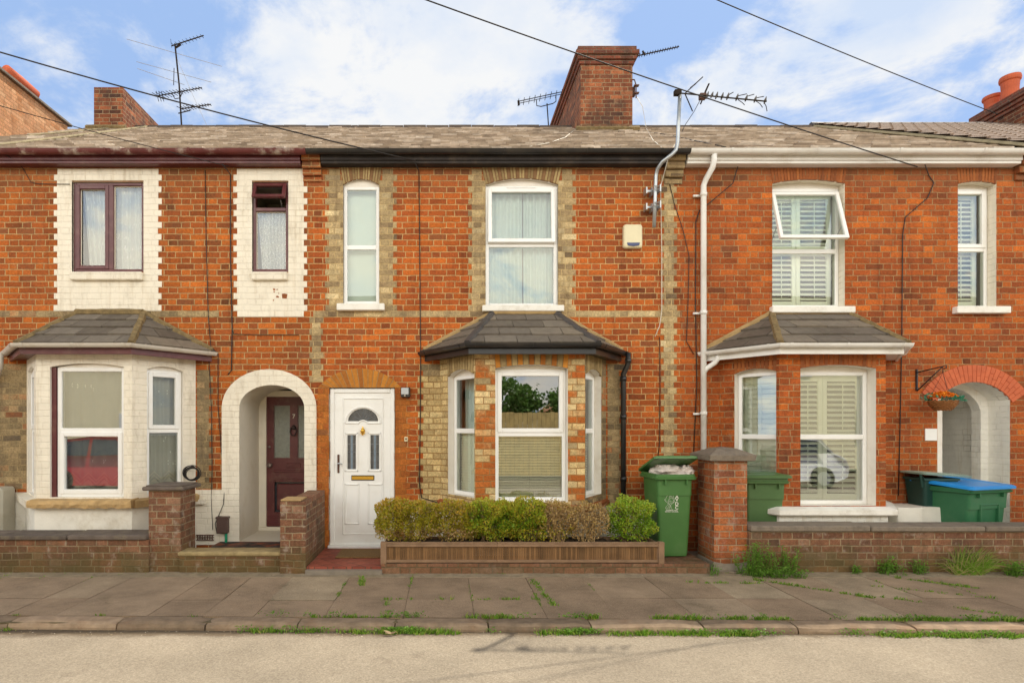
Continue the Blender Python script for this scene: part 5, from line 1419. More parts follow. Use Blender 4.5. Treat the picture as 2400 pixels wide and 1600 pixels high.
# planter -----------------------------------------------------------------------
PL = thing('wooden_planter', 'long low wooden planter box with slatted front, in front of the bay', 'planter', (.88, -.86, .12))
g = MB(); X0, X1, Y0, Y1, Z0, Z1 = -.675, 2.42, -1.0, -.62, .125, .345
x = X0
while x < X1: g.box(x + .001, min(X1, x + .026) - .001, Y0 + U(-.0015, .0015), Y0 + .015, Z0 + .02, Z1 - .02, 0, random.random(), c=.002); x += .026
g.build('slatted_front', M['wood'], PL)
g = MB()
for a, b in ((X0, .60), (.602, X1)):
    g.box(a, b, Y0 - .022, Y0 + .002, Z1 - .045, Z1 - .012, 0, .3, c=.004); g.box(a, b, Y0 - .024, Y0 + .002, Z0, Z0 + .028, 0, .6, c=.004); g.box(a, b, Y0 - .016, Y0 + .03, Z1 - .010, Z1 + .006, 0, .7, c=.004)
g.box(X0, X1, Y1 - .02, Y1, Z0, Z1, c=.004); g.box(X0, X0 + .02, Y0, Y1, Z0, Z1, c=.004); g.box(X1 - .02, X1, Y0, Y1, Z0, Z1, c=.004)
for xx in (.45, 1.35): g.box(xx, xx + .03, Y0 + .01, Y1 - .01, Z1 - .05, Z1 - .01, c=.004)
g.build('rail', M['wood_top'], PL)
for xx in (X0 - .035, X1 - .005):
    g = MB(); g.box(xx, xx + .065, Y0 - .035, Y0 + .03, .07 if xx > 0 else .10, Z1 + .012, c=.005); g.build('post', M['wood_top'], PL)
g = MB(); V = []; nx = 60
for j in range(7):
    for i in range(nx + 1): V.append((X0 + .02 + (X1 - X0 - .04) * i / nx, Y0 + .02 + (Y1 - Y0 - .04) * j / 6, .315 + U(-.012, .018)))
g.add(V, [(j * (nx + 1) + i, j * (nx + 1) + i + 1, (j + 1) * (nx + 1) + i + 1, (j + 1) * (nx + 1) + i) for j in range(6) for i in range(nx)]); g.build('soil', M['soil'], PL)

M['drystem'] = plain('dry_twig', (.36, .24, .11), .9, .3, 30)
def rvec():
    while True:
        v = Vector((U(-1, 1), U(-1, 1), U(-1, 1)))
        if .01 < v.length < 1: return v.normalized()
def leafq(g, p, d, n, L, w, rnd):
    s = d.cross(n); s = s.normalized() if s.length > 1e-5 else d.orthogonal().normalized()
    g.add([p, p + d * L * .5 + s * w, p + d * L, p + d * L * .5 - s * w], [(0, 1, 2, 3)], 0, rnd)
def box_bush(name, label, cx, w, z1, mat, mat2=None, nleaf=2600, cy=-.83, dp=.34, dens=1.0, z0=.30, lobes=None, frac2=.15, group='box bushes in the planter', dry=False):
    root = thing(name, label, 'shrub', (cx, cy, z0), group)
    z1 -= .06; h = z1 - z0; st = MB(); tips = []
    ns = 16
    for i in range(ns):
        bx_ = cx + U(-.22, .22) * w; by = cy + U(-.1, .1) * dp; tx = bx_ + U(-.42, .42) * w; ty = cy + U(-.4, .4) * dp; tz = z0 + h * U(.7, .97)
        tx = max(cx - w * .46, min(cx + w * .46, tx))
        mid = Vector(((bx_ * .5 + tx * .5) + U(-.02, .02), (by + ty) / 2, z0 + h * .45))
        st.tube([(bx_, by, z0 + .0), mid, (tx, ty, tz)], [.007, .005, .002], 5)
        for k in range(26 if dry else 9):
            t = U(.35, 1); a = mid.lerp(Vector((tx, ty, tz)), t); b = a + rvec() * U(.03, .12 if dry else .1) + Vector((0, 0, .02)); st.tube([a, b], [.003, .0015], 3)
    st.build('stems', M['drystem' if dry else 'stem'], root)
    lf = MB(); l2 = MB(); off = Vector((U(0, 50), U(0, 50), 0))
    cnt = 0; nleaf = int(nleaf * 2.3)
    while cnt < nleaf:
        # superellipsoid volume, biased outward, thinned near the foot
        q = Vector((U(-1, 1), U(-1, 1), U(-1, 1))); e = abs(q.x) ** 3.2 + abs(q.y) ** 2.6 + abs(q.z) ** 4
        if e > 1 or (e < .25 and random.random() < .6): continue
        a = q.normalized()
        p_ = Vector((cx + q.x * w * .56, cy + q.y * dp * .5, z0 + h * .56 + q.z * h * .47))
        nz = noise.noise(p_ * 9 + off)
        p_ += Vector((a.x * .025, a.y * .03, a.z * .03)) * (nz * 2.6)
        t = (p_.z - z0) / h
        if t < .35 and random.random() > (max(t, 0) / .35) ** 1.3 * .9: continue
        if nz < -.25 and random.random() < .75: continue
        if random.random() > dens: continue
        d = (a + rvec() * .9 + Vector((0, 0, .5))).normalized(); n = (a * .6 + rvec() * .8).normalized()
        tgt = l2 if (mat2 and random.random() < frac2 + (.45 if t < .4 else 0)) else lf
        rn = min(1, max(0, .5 + nz * .7 + U(-.3, .3) + (t - .6) * .3 + a.z * .15))
        leafq(tgt, p_, d, n, U(.018, .028), U(.007, .010), rn); cnt += 1
    lf.build('leaves', M[mat], root)
    if mat2 and l2.f: l2.build('old_leaves', M[mat2], root)
    return root
fy = lambda px: (px - VX) / FPX * 6.67
box_bush('box_bush', 'olive green box bush at the left end of the planter, beside the white door', fy(955), .66, .83, 'box_leaf', 'dry_leaf', 5200, frac2=.06)
box_bush('box_bush', 'yellowish box bush second from the left end of the planter', fy(1065), .46, .83, 'box_leaf', 'dry_leaf', 3000, frac2=.16)
box_bush('box_bush', 'greener box bush in the middle of the planter below the bay front window', fy(1152), .56, .84, 'box_green', 'box_leaf', 4200, frac2=.2)
box_bush('box_bush', 'darker narrow box bush between the green bush and the dead bushes', fy(1236), .40, .85, 'box_green', 'box_leaf', 2700, frac2=.25)
box_bush('dry_bush', 'half dead brown bush thinning out right of the green bushes', fy(1303), .38, .82, 'dry_leaf', 'box_leaf', 1150, frac2=.12, dry=True)
box_bush('dry_bush', 'dead straw coloured bush with bare twigs, last before the gap', fy(1376), .42, .80, 'dry_leaf', None, 800, dry=True)
box_bush('box_bush', 'bright green ragged box bush at the right end beside the wheelie bin', fy(1478), .46, .86, 'box_bright', 'box_green', 2700, frac2=.25, dens=.9)

# ================================================================== BINS
def rrect(x0, x1, y0, y1, r, z, n=3):
    P = []
    for (cx, cy, a0) in ((x1 - r, y0 + r, -90), (x1 - r, y1 - r, 0), (x0 + r, y1 - r, 90), (x0 + r, y0 + r, 180)):
        for i in range(n + 1):
            a = R(a0 + 90 * i / n); P.append((cx + r * math.cos(a), cy + r * math.sin(a), z))
    return P
def wheelie(label, loc, rz, W_, D_, H_, mat, lidmat, lid_deg, emblem=False, group=None, name='wheelie_bin', recess=False, hinge=0.0, flat=False):
    """front faces -y; origin on the ground at the middle of the foot"""
    root = thing(name, label, 'bin', (0, 0, 0), group)
    b = .82; g = MB()
    rings = []
    for (z, s) in ((.02, b - .02), (.05, b), (H_ * .5, (1 + b) / 2), (H_ * .93, .985)):
        rings.append(rrect(-W_ / 2 * s, W_ / 2 * s, -D_ / 2 * (s + .02) + .02, D_ / 2 * (s * .9 + .1), .035, z))
    for (z, e) in ((H_ * .93, .012), (H_ * .94, .03), (H_ - .035, .034), (H_ - .03, .022), (H_, .022), (H_, .0), (H_ - .1, -.01)):
        rings.append(rrect(-W_ / 2 - e, W_ / 2 + e, -D_ / 2 - e, D_ / 2 + e, .045 if e > 0 else .03, z))
    rings.append(rrect(-W_ / 2 * .95, W_ / 2 * .95, -D_ / 2 * .95, D_ / 2 * .95, .03, H_ - .25))
    g.loft(rings); 
    if recess: frame(g, -W_ * .22, W_ * .25, .30, H_ * .78, .014, -D_ / 2 * .93 - .018, -D_ / 2 * .8, c=.004)
    # ribs under the rim
    for sx in (-.3, .3): g.box(W_ * sx - .008, W_ * sx + .008, -D_ / 2 - .026, -D_ / 2 + .01, H_ * .875, H_ * .935, c=.003)
    g.build('body', M[mat], root, bevel=0)
    for s in (-1, 1):
        g = MB(); T = Matrix.Translation((s * (W_ / 2 - .045), D_ / 2 - .02, .10)) @ Matrix.Rotation(R(90), 4, 'Y')
        g.lathe([(.0, -.03), (.07, -.03), (.10, -.022), (.10, .022), (.07, .03), (0, .03)], n=20, M=T); g.build('wheel', M['rubber'], root, smooth=False)
    g = MB(); g.tube([(-W_ * .42, D_ / 2 + .02, H_ - .03), (-W_ * .42, D_ / 2 + .09, H_ + .0), (W_ * .42, D_ / 2 + .09, H_ + .0), (W_ * .42, D_ / 2 + .02, H_ - .03)], .014, 8); g.build('handle', M[mat], root, smooth=True)
    # lid, hinged at the back
    T = Matrix.Translation((0, D_ / 2 + .03, H_ + .012 + hinge)) @ Matrix.Rotation(R(-lid_deg), 4, 'X')
    g = MB(T); e = .035; L = D_ + .075
    rings = []
    for (o, z) in ((.0, -.02), (.012, -.018), (.012, .008), (-.01, .022), (-.06, .022 if flat else .03), (-.09, .014 if flat else .045), (-.16, .012 if flat else .05)):
        rings.append(rrect(-W_ / 2 - e - o, W_ / 2 + e + o, -L - o, o * .5, .04, z))
    g.loft(rings); g.build('lid', M[lidmat], root)
    if emblem:
        g = MB(); yf = -D_ / 2 * .955 - .012
        S = .00051; ox, oz = -.035, .715          # crop px of the emblem -> metres
        def q(px, py): 
            z = oz - (py - 1030) * S; t = z / H_
            yy = -D_ / 2 * ((b + (1 - b) * t) + .02) + .02 - .0045
            return Vector(((px - 930) * S + ox, yy, z))
        def line(pts, w=4.2):
            for i in range(len(pts) - 1):
                a, c_ = q(*pts[i]), q(*pts[i + 1]); d = c_ - a
                if d.length < 1e-6: continue
                s = Vector((-d.z, 0, d.x)).normalized() * w * S * .5; e_ = d.normalized() * w * S * .3
                g.add([a - s - e_, c_ - s + e_, c_ + s + e_, a + s - e_], [(0, 1, 2, 3)])
        def fill(pts): g.add([q(*p) for p in pts], [tuple(range(len(pts)))])
        fill([(785, 840), (780, 770), (805, 710), (845, 680), (880, 682), (872, 720), (880, 770), (868, 800), (835, 790), (815, 830)])
        fill([(835, 800), (858, 820), (862, 880), (848, 900), (820, 890), (825, 850)])
        fill([(955, 740), (985, 750), (1012, 735), (1036, 770), (1042, 820), (1020, 880), (970, 912), (945, 895), (975, 860), (955, 830), (985, 800), (955, 775)])
        line([(875, 915), (890, 890), (915, 888), (938, 905), (945, 935), (925, 960), (950, 985), (975, 985)])
        line([(870, 915), (860, 950), (880, 975), (905, 1000), (920, 960), (905, 930)])
        line([(945, 958), (1000, 968), (1050, 955), (1110, 945), (1128, 960), (1095, 975), (1060, 965), (1000, 962)])
        line([(850, 960), (830, 985), (805, 1020), (792, 1055), (775, 1075), (760, 1085), (778, 1110), (800, 1105)]); line([(778, 1112), (820, 1150), (850, 1185)])
        line([(870, 1000), (865, 1030), (895, 1045), (935, 1045), (960, 1030), (970, 1000), (955, 990)]); line([(880, 1005), (910, 1020), (945, 1005)])
        line([(870, 1050), (850, 1090), (838, 1130), (905, 1130), (980, 1135), (960, 1090), (945, 1050)]); line([(880, 1070), (885, 1125)]); line([(960, 1050), (1000, 1070), (975, 1100), (990, 1130), (950, 1160)])
        line([(845, 1140), (860, 1180), (905, 1170), (950, 1175), (975, 1135)]); line([(850, 1180), (825, 1220), (790, 1255), (788, 1290), (815, 1300), (830, 1275), (805, 1270)])
        line([(880, 1180), (860, 1230), (840, 1270)]); line([(850, 1300), (880, 1250), (895, 1210), (905, 1260), (925, 1300), (945, 1302)]); line([(930, 1180), (905, 1215)]); line([(870, 1280), (890, 1300)]); line([(905, 1275), (915, 1240)])
        fill([(1042, 982), (1060, 982), (1012, 1058), (998, 1058)])  # A
        fill([(1042, 982), (1060, 982), (1062, 1030), (1046, 1030)])
        g.build('emblem', M['print'], root)
        yy0 = q(930, 1130).y
        for ch, cz in (('A', 1020), ('V', 1090), ('D', 1185), ('C', 1270)):
            pt = q(1043, cz); text(ch, .056, (pt.x, pt.y, pt.z), M['print'], root, 'lettering', ext=.0006)
        for s_, cz in (('AYLESBURY VALE', 1328), ('DISTRICT COUNCIL', 1362)):
            pt = q(930, cz); text(s_, .0175, (pt.x, pt.y, pt.z), M['print'], root, 'lettering', ext=.0006)
    root.location = loc; root.rotation_euler.z = rz
    return root
# children were parented while the root stood at the origin, so they follow it
wheelie('tall green wheelie bin, lid propped open by white rubbish bags, with white council emblem', (2.695, -.55, .115), R(1), .42, .50, .985, 'bin', 'bin', 19, emblem=True, group='green wheelie bins')
wheelie('closed green wheelie bin standing behind the brick pillar and low wall', (3.85, -.40, .04), R(-2), .46, .50, 1.00, 'bin2', 'bin2', 1, group='green wheelie bins')
wheelie('squat green recycling bin with bright blue lid in front of the arched passage', (6.44, -.32, .04), R(17), .70, .62, .88, 'bin3', 'bin_blue', -4.5, hinge=.05, flat=True, recess=True, name='recycling_bin')
# bags in the open bin
def blob(mb, c, r, seed, n=16, amp=.25, fr=5):
    V = []; F = []
    for i in range(n + 1):
        for j in range(n * 2):
            a = PI * i / n; b_ = PI * j / n; d = Vector((math.sin(a) * math.cos(b_), math.sin(a) * math.sin(b_), math.cos(a)))
            k = 1 + amp * noise.noise(d * fr * .5 + Vector((seed, 0, 0))) + amp * .5 * noise.noise(d * fr * 1.6 + Vector((0, seed, 0)))
            V.append((c[0] + d.x * r[0] * k, c[1] + d.y * r[1] * k, c[2] + d.z * r[2] * k))
    m = n * 2
    for i in range(n):
        for j in range(m): F.append((i * m + j, i * m + (j + 1) % m, (i + 1) * m + (j + 1) % m, (i + 1) * m + j))
    mb.add(V, F)
g = MB(); blob(g, (2.68, -.56, 1.12), (.17, .2, .085), 1.3, 20, .35, 6); tag(g.build('rubbish_bag', M['bag'], smooth=True), 'larger pinkish white rubbish bag bulging out of the open green bin', 'bag')
g = MB(); blob(g, (2.88, -.62, 1.12), (.085, .13, .07), 5.1, 18, .5, 8); blob(g, (2.8, -.70, 1.09), (.1, .06, .05), 7.7, 14, .5, 8); tag(g.build('rubbish_bag', M['bag'], smooth=True), 'smaller crumpled white bag at the right of the open green bin', 'bag')
# food caddy on a white block
cd = thing('storage_box', 'dark teal box with propped grey green lid behind the blue lidded bin', 'box', (6.1, -.16, .66))
g = MB(); g.loft([rrect(6.00, 6.38, -.32, -.04, .03, .66), rrect(5.97, 6.41, -.34, -.02, .03, .98), rrect(5.95, 6.42, -.36, -.01, .03, .985), rrect(5.95, 6.42, -.36, -.01, .03, 1.01)]); g.tube([(5.96, -.36, .99), (5.90, -.37, 1.06), (5.94, -.35, .9)], .014, 6); g.build('tub', M['caddy'], cd)
g = MB(Matrix.Translation((6.22, -.18, 1.04)) @ Matrix.Rotation(R(4), 4, 'Y')); g.loft([rrect(-.30, .32, -.2, .17, .04, .0), rrect(-.31, .33, -.21, .18, .04, .02), rrect(-.25, .27, -.16, .13, .04, .035)]); g.build('lid', M['caddy_lid'], cd)
g = MB(); g.box(5.56, 5.86, -.45, -.02, 0, .66, c=.006); g.box(5.864, 6.36, -.40, -.02, 0, .66, c=.006); tag(g.build('white_block', M['white_r']), 'low white painted block against the wall beside the blue lidded bin', 'block')

# ================================================================== SMALL THINGS ON THE HOUSES
a_ = thing('alarm_box', 'cream burglar alarm box with dark blue lens on the middle house', 'alarm', (fx(1481), 0, fz(556)))
g = MB(); x0, x1, z0, z1 = fx(1459), fx(1503), fz(584), fz(528)
rings = []
for (y, s) in ((0.0, 1), (-.035, 1), (-.05, .96), (-.06, .86)):
    cx, cz = (x0 + x1) / 2, (z0 + z1) / 2; hw, hh = (x1 - x0) / 2 * s, (z1 - z0) / 2 * s; r = .035
    rings.append([(px_, y, pz_) for (px_, pz_, _) in rrect(cx - hw, cx + hw, cz - hh, cz + hh, r, 0)])
g.loft(rings); g.build('casing', M['alarm'], a_)
g = MB(); g.prism([(x0 + .04, z0 + .065), (x0 + .05, z0 + .03), ((x0 + x1) / 2, z0 + .018), (x1 - .05, z0 + .03), (x1 - .04, z0 + .065)], -.068, -.04); g.build('lens', M['blue_lens'], a_)
l_ = thing('wall_lamp', 'small black lamp with pale square lens right of the white door', 'lamp', (fx(950), 0, fz(920)))
g = MB(); x0, x1, z0, z1 = fx(940), fx(962), fz(931), fz(908); g.box(x0, x1, -.075, 0, z0, z1, c=.008); g.build('casing', M['black'], l_)
g = MB(); g.box(x0 + .008, x1 - .02, -.083, -.07, z0 + .035, z1 - .008, c=.004); g.build('lens', plain('pale_lens', (.5, .52, .53), .2, .03), l_)
g = MB(); g.lathe([(.0, .0), (.009, .002), (.009, .012), (0, .016)], n=10, M=Matrix.Translation((x0 + .055, -.074, z0 + .018)) @ Matrix.Rotation(R(90), 4, 'X')); g.build('sensor', M['cream'], l_)
g = MB(); g.box(fx(948), fx(956), -.03, 0, fz(1034), fz(1023), c=.004); g.box(fx(950), fx(954), -.036, -.03, fz(1030), fz(1026), 1, c=.002); tag(g.build('doorbell', [M['alarm'], M['rust']]), 'tiny pale doorbell on the orange bricks right of the white door', 'doorbell')
g = MB(); g.box(fx(2167), fx(2195), -.012, 0, fz(1032), fz(1004), c=.003); tag(g.build('plaque', M['upvc']), 'blank white square plaque left of the arched passage', 'plaque')
g = MB(); g.box(fx(513), fx(539), -.09, -.01, fz(1247), fz(1211), c=.01); g.box(fx(511), fx(541), -.095, -.01, fz(1213), fz(1208), c=.006); tag(g.build('junction_box', M['brownbox']), 'small brown electrical box low on the white wall left of the arch', 'electrical box')
g = MB()
for i in range(7): g.box(fx(464) + i * .032, fx(464) + i * .032 + .008, -.03, -.005, .19, .245)
g.box(fx(462), fx(503), -.034, -.01, .18, .19); g.box(fx(462), fx(503), -.034, -.01, .243, .253); g.box(fx(462), fx(503), -.031, -.01, .212, .220); tag(g.build('air_vent', M['rust']), 'rusty iron air vent at the foot of the white wall', 'vent')
g = MB(); g.tube([(fx(533), -.05, .30), (fx(534), -.06, .20), (fx(533), -.06, .08)], .018, 8); tag(g.build('green_pipe', plain('green_tube', (.0, .25, .12), .4)), 'short bright green pipe end below the brown box', 'pipe')
g = MB(); g.box(-6.4, fx(38) + .02, -.28, -.02, fz(1238) - .05, fz(1138), c=.03); g.box(-6.3, fx(38) - .03, -.295, -.27, fz(1225), fz(1150), c=.01); tag(g.build('meter_cabinet', M['greybox']), 'pale grey meter cabinet at the left edge beside the white bay', 'cabinet')
g = MB()
for k in range(5):
    r = .085 + .012 * (k % 3); cx, cz = fx(460) + U(-.012, .012), fz(1107) + U(-.012, .012)
    g.tube([(cx + r * math.cos(t * PI / 10), -.13 - .008 * k, cz + r * math.sin(t * PI / 10) * .9) for t in range(21)], .006, 5)
tag(g.build('cable_coil', M['cable']), 'coil of spare black cable hanging on the wall right of the left bay', 'cable')
g = MB(); x0 = W(774, 1306, -.85).x; x1 = W(885, 1306, -.72).x
g.box(-1.30, -.74, -.62, -.15, .083, .10, c=.006); tag(g.build('doormat', M['mat']), 'brown coir doormat on the red tiles before the white door', 'doormat')

# hanging basket
hb = thing('hanging_basket', 'wicker hanging basket of orange flowers on an iron bracket by the red arch', 'flower basket', (fx(2207), -.30, fz(945)))
g = MB(); xa = fx(2147); xt = W(2210, 870, -.30).x
g.box(xa - .012, xa + .012, -.02, 0, fz(915), fz(865), c=.003)
zt = 1.65 + (1000 - 862) / 1350 * 7.2
g.tube([(xa, -.015, zt - .03), (xt, -.30, zt + .02), (xt + .03, -.31, zt + .035), (xt + .035, -.31, zt), (xt + .01, -.3, zt - .01)], .008, 6)
g.tube([(xa, -.015, zt - .27), ((xa + xt) / 2, -.15, zt - .13), (xt, -.30, zt + .02)], .007, 6); g.tube([(xt, -.30, zt + .01), (xt, -.3, zt - .06)], .005, 5)
g.build('bracket', M['iron'], hb, smooth=True)
bz0 = 1.65 + (1000 - 960) / 1350 * 7.2; bzt = bz0 + .105; rr = .145
g = MB()
for k in range(8):
    t = k / 7; r = rr * (.55 + .45 * math.sin(t * PI / 2)); n_ = 28
    g.tube([(xt + r * math.cos(i * 2 * PI / n_), -.30 + r * math.sin(i * 2 * PI / n_), bz0 + .105 * t + .004 * (1 if (i + k) % 2 else -1)) for i in range(n_ + 1)], .0085, 5)
g.lathe([(0, bz0 - .004), (rr * .55, bz0), (rr * .7, bz0 + .05), (rr * .95, bzt)], xt, -.30, 20)
g.build('basket', M['wicker'], hb)
g = MB()
for k in range(3):
    a = k * 2 * PI / 3 + .4; g.tube([(xt, -.3, zt - .06), (xt + rr * math.cos(a), -.3 + rr * math.sin(a), bzt)], .0025, 4)
g.build('chain', M['iron'], hb)
g = MB(); l2 = MB()
for k in range(900):
    a = U(0, 2 * PI); r = rr * U(.0, .9) ** .7; c_ = Vector((xt + r * math.cos(a), -.3 + r * math.sin(a), bzt + .035 + .065 * (1 - (r / rr) ** 2) + U(0, .02))); leafq(g, c_, rvec(), rvec(), U(.016, .026), U(.007, .011), random.random())
for k in range(110):
    a = U(0, 2 * PI); r = rr * U(.75, 1.35); c_ = Vector((xt + r * math.cos(a), -.3 + r * math.sin(a), bzt + .02 + U(-.02, .03) + (.05 if abs(math.cos(a)) > .9 else 0))); leafq(l2, c_, (Vector((math.cos(a), math.sin(a), .3)) + rvec() * .6).normalized(), rvec(), U(.03, .06), U(.010, .017), random.random())
g.build('flowers', M['petal'], hb); l2.build('leaves', M['plleaf'], hb)

# ================================================================== AERIALS
def yagi(mb, a, b, n, l0, l1, edir, r=.006, rod=.004, skip=0):
    a = Vector(a); b = Vector(b); e = Vector(edir).normalized(); mb.tube([a, b], r, 5)
    for i in range(n):
        t = skip + (1 - skip) * (i + .5) / n; p_ = a.lerp(b, t); L = l0 + (l1 - l0) * t; mb.tube([p_ - e * L / 2, p_ + e * L / 2], rod, 4)
YA = 4.2
ma = thing('tv_aerial', 'tall rusty aerial mast with three yagis rising behind the left roof ridge', 'aerial', W(426, 300, YA))
g = MB(); base = W(427, 320, YA); top = W(410, 103, YA); g.tube([base, W(420, 200, YA), top], .016, 6); g.tube([W(408, 160, YA), W(407, 200, YA)], .008, 4); g.build('mast', M['alu'], ma)
g = MB(); yagi(g, W(403, 108, YA - .2), W(477, 84, YA + .2), 9, .16, .12, (.2, 1, .05), .013, .006); g.tube([W(400, 92, YA), W(402, 112, YA)], .004, 4); g.tube([W(412, 112, YA), W(424, 104, YA)], .022, 5); g.build('antenna', M['alu'], ma)
g = MB(); yagi(g, W(366, 226, YA - .3), W(473, 206, YA + .3), 15, .30, .12, (.3, 1, .12), .012, .007); g.tube([W(404, 221, YA), W(410, 232, YA), W(422, 230, YA), W(428, 215, YA)], .009, 5)
for dx in (0, 6, 12): g.tube([W(366 + dx, 214, YA - .4), W(372 + dx, 238, YA - .1)], .006, 4)
g.build('antenna', M['alu'], ma)
g = MB(); yagi(g, W(422, 256, YA - .2), W(494, 245, YA + .3), 11, .28, .12, (.3, 1, .15), .012, .007); g.tube([W(418, 266, YA), W(446, 259, YA)], .012, 5); g.build('antenna', M['alu'], ma)
g = MB()
for (p_, q_) in (((297, 92), (520, 156)), ((320, 145), (495, 193)), ((322, 161), (432, 199))): g.tube([W(*p_, YA), W(*q_, YA)], .0055, 4)
g.tube([W(416, 140, YA), W(455, 230, YA), W(486, 297, YA)], .004, 4); g.build('rod', plain('thin_grey_rod', (.32, .33, .36), .5), ma)
mb_ = thing('tv_aerial', 'small tilted ladder shaped aerial left of the tall chimney', 'aerial', W(1285, 298, 4.1))
g = MB(); g.tube([W(1286, 302, 4.1), W(1282, 243, 4.1)], .012, 6); g.build('mast', M['alu'], mb_)
g = MB(); g.tube([W(1257, 234, 4.1), W(1258, 248, 4.1), W(1268, 250, 4.1), W(1296, 243, 4.1), W(1303, 238, 4.1), W(1303, 222, 4.1)], .009, 6)
g.tube([W(1215, 238, 4.05), W(1316, 216, 4.2)], .009, 5); g.tube([W(1215, 243, 4.05), W(1316, 221, 4.2)], .007, 5)
for i in range(9): t = i / 8; g.tube([W(1215, 237, 4.05).lerp(W(1316, 215, 4.2), t) + Vector((0, -.08, 0)), W(1215, 244, 4.05).lerp(W(1316, 222, 4.2), t) + Vector((0, .08, 0))], .006, 4)
g.tube([W(1215, 236, 4.05), W(1216, 247, 4.05)], .022, 4); g.build('antenna', M['alu'], mb_)
mc = thing('tv_aerial', 'aerial whose thin boom points right from behind the tall chimney', 'aerial', W(1496, 130, 4.6))
g = MB(); yagi(g, W(1496, 131, 4.6), W(1591, 110, 4.9), 16, .16, .12, (.2, 1, .05), .014, .007); g.tube([W(1506, 120, 4.6), W(1512, 130, 4.6)], .02, 5); g.tube([W(1498, 115, 4.6), W(1499, 131, 4.6)], .005, 4); g.tube([W(1496, 131, 4.6), (3.3, 4.7, 8.5)], .012, 5); g.build('antenna', M['alu'], mc)
# pole aerial on the facade
md = thing('tv_aerial', 'large yagi aerial on a bent galvanised pole fixed to the middle house wall', 'aerial', (fx(1535), -.12, 4.3))
Yp = -.16; Yt = -.30
g = MB(); g.tube([W(1533, 533, Yp), W(1535, 470, Yp), W(1537, 412, Yp), W(1541, 396, Yp - .02), W(1552, 380, Yt + .03), W(1575, 362, Yt), W(1584, 352, Yt), W(1588, 335, Yt), W(1590, 290, Yt), W(1594, 212, Yt)], .023, 10); g.build('mast', M['galv'], md, smooth=True)
for yy in (443, 481):
    g = MB(); a = W(1535, yy, Yp); g.box(a.x - .085, a.x + .085, -.10, -.085, a.z - .012, a.z + .012); g.box(a.x - .02, a.x - .005, -.09, 0, a.z - .05, a.z + .05); g.box(a.x - .1, a.x - .085, -.13, -.03, a.z - .04, a.z + .04); g.box(a.x + .05, a.x + .065, -.2, 0, a.z - .045, a.z + .045); g.tube([(a.x - .04, -.2, a.z + .02), (a.x + .05, -.2, a.z + .02)], .006, 5); g.tube([(a.x - .04, -.2, a.z - .02), (a.x + .05, -.2, a.z - .02)], .006, 5)
    g.build('bracket', M['galv'], md)
g = MB(); A_ = W(1586, 218, Yt); Bm_ = W(1797, 238, Yt - .15); g.tube([A_, Bm_], .009, 5)
C_ = lambda px, py, dy=0: W(1440 + px * .2168, 80 + py * .2168, Yt + dy)
for (a, b, r) in (((765, 640), (955, 465), .007), ((825, 580), (880, 535), .009), ((765, 650), (845, 835), .007), ((1022, 540), (930, 760), .009), ((970, 655), (1022, 540), .011)): g.tube([C_(*a), C_(*b, .1)], r, 5)
for i, (px_, tz, bzz) in enumerate(((1005, 625, 700), (1055, 628, 690), (1105, 628, 702), (1165, 635, 712), (1225, 638, 712), (1325, 650, 722), (1425, 660, 728), (1522, 672, 740), (1630, 680, 752))):
    a = C_(px_ + 12, tz, .1); b = C_(px_ - 12, bzz, -.12); g.tube([a, a.lerp(b, .5), b], [.006, .017, .006], 5)
for (a, b, c_) in (((1240, 655), (1285, 630), (1285, 632)), ((1340, 668), (1430, 648), (1432, 650)), ((1440, 672), (1510, 652), (1512, 654)), ((1540, 690), (1615, 675), (1617, 677)), ((1335, 710), (1380, 740), (1408, 768)), ((1530, 725), (1575, 755), (1602, 795)), ((1618, 740), (1640, 780), (1650, 835))): g.tube([C_(*a), C_(*b), C_(*c_)], .0055, 4)
g.box(C_(920, 0).x, C_(985, 0).x, Yt - .03, Yt + .03, C_(0, 705).z, C_(0, 650).z, 1); g.box(A_.x - .03, A_.x + .05, Yt - .03, Yt + .03, A_.z - .03, A_.z + .03)
g.build('antenna', [M['alu'], M['rust']], md)
g = MB(); g.tube([C_(935, 700), C_(860, 840), C_(760, 990), C_(730, 1060)], .004, 5); g.build('lead', M['cable'], md)
# old aerial bracket on the chimney side
g = MB(); bx_ = 3.50; g.box(bx_, bx_ + .09, 3.3, 3.36, 7.85, 8.02); g.tube([(bx_ - .02, 3.3, 8.16), (bx_ + .06, 3.25, 8.12), (bx_ + .09, 3.25, 8.02), (bx_ + .09, 3.25, 7.78)], .012, 6)
g.box(bx_ + .05, bx_ + .14, 3.22, 3.28, 8.0, 8.02); g.box(bx_ + .05, bx_ + .14, 3.22, 3.28, 7.86, 7.88); tag(g.build('aerial_bracket', M['rust']), 'rusty empty aerial bracket on the right side of the tall chimney', 'bracket')

# ================================================================== WIRES AND CABLES
def cat(a, b, sag, n=24):
    a = Vector(a); b = Vector(b); return [a.lerp(b, i / n) - Vector((0, 0, sag * 4 * (i / n) * (1 - i / n))) for i in range(n + 1)]
def wire(name, label, pts, r=.006, mat='cable', cat_='cable', group=None, n=5):
    g = MB(); g.tube(pts, r, n); return tag(g.build(name, M[mat], smooth=True), label, cat_, group)
GW = 'overhead wires to the houses'
a = W(975, 377, -.16); b = W(0, 98, -1.1); b2 = a + (b - a) * 1.7
wire('overhead_wire', 'thick black overhead wire descending from the left edge to the middle house eaves', cat(a, b2, .12), .0085, group=GW)
a = W(2150, 391, -.1); b = W(1060, 0, -1.5); b2 = a + (b - a) * 1.8
wire('overhead_wire', 'overhead wire crossing in front of the tall chimney down to the right house eaves', cat(a, b2, .10), .0072, 'cable', group=GW)
a = W(2315, 258, 2.0); b = W(1700, 0, -.5); b2 = a + (b - a) * 1.5
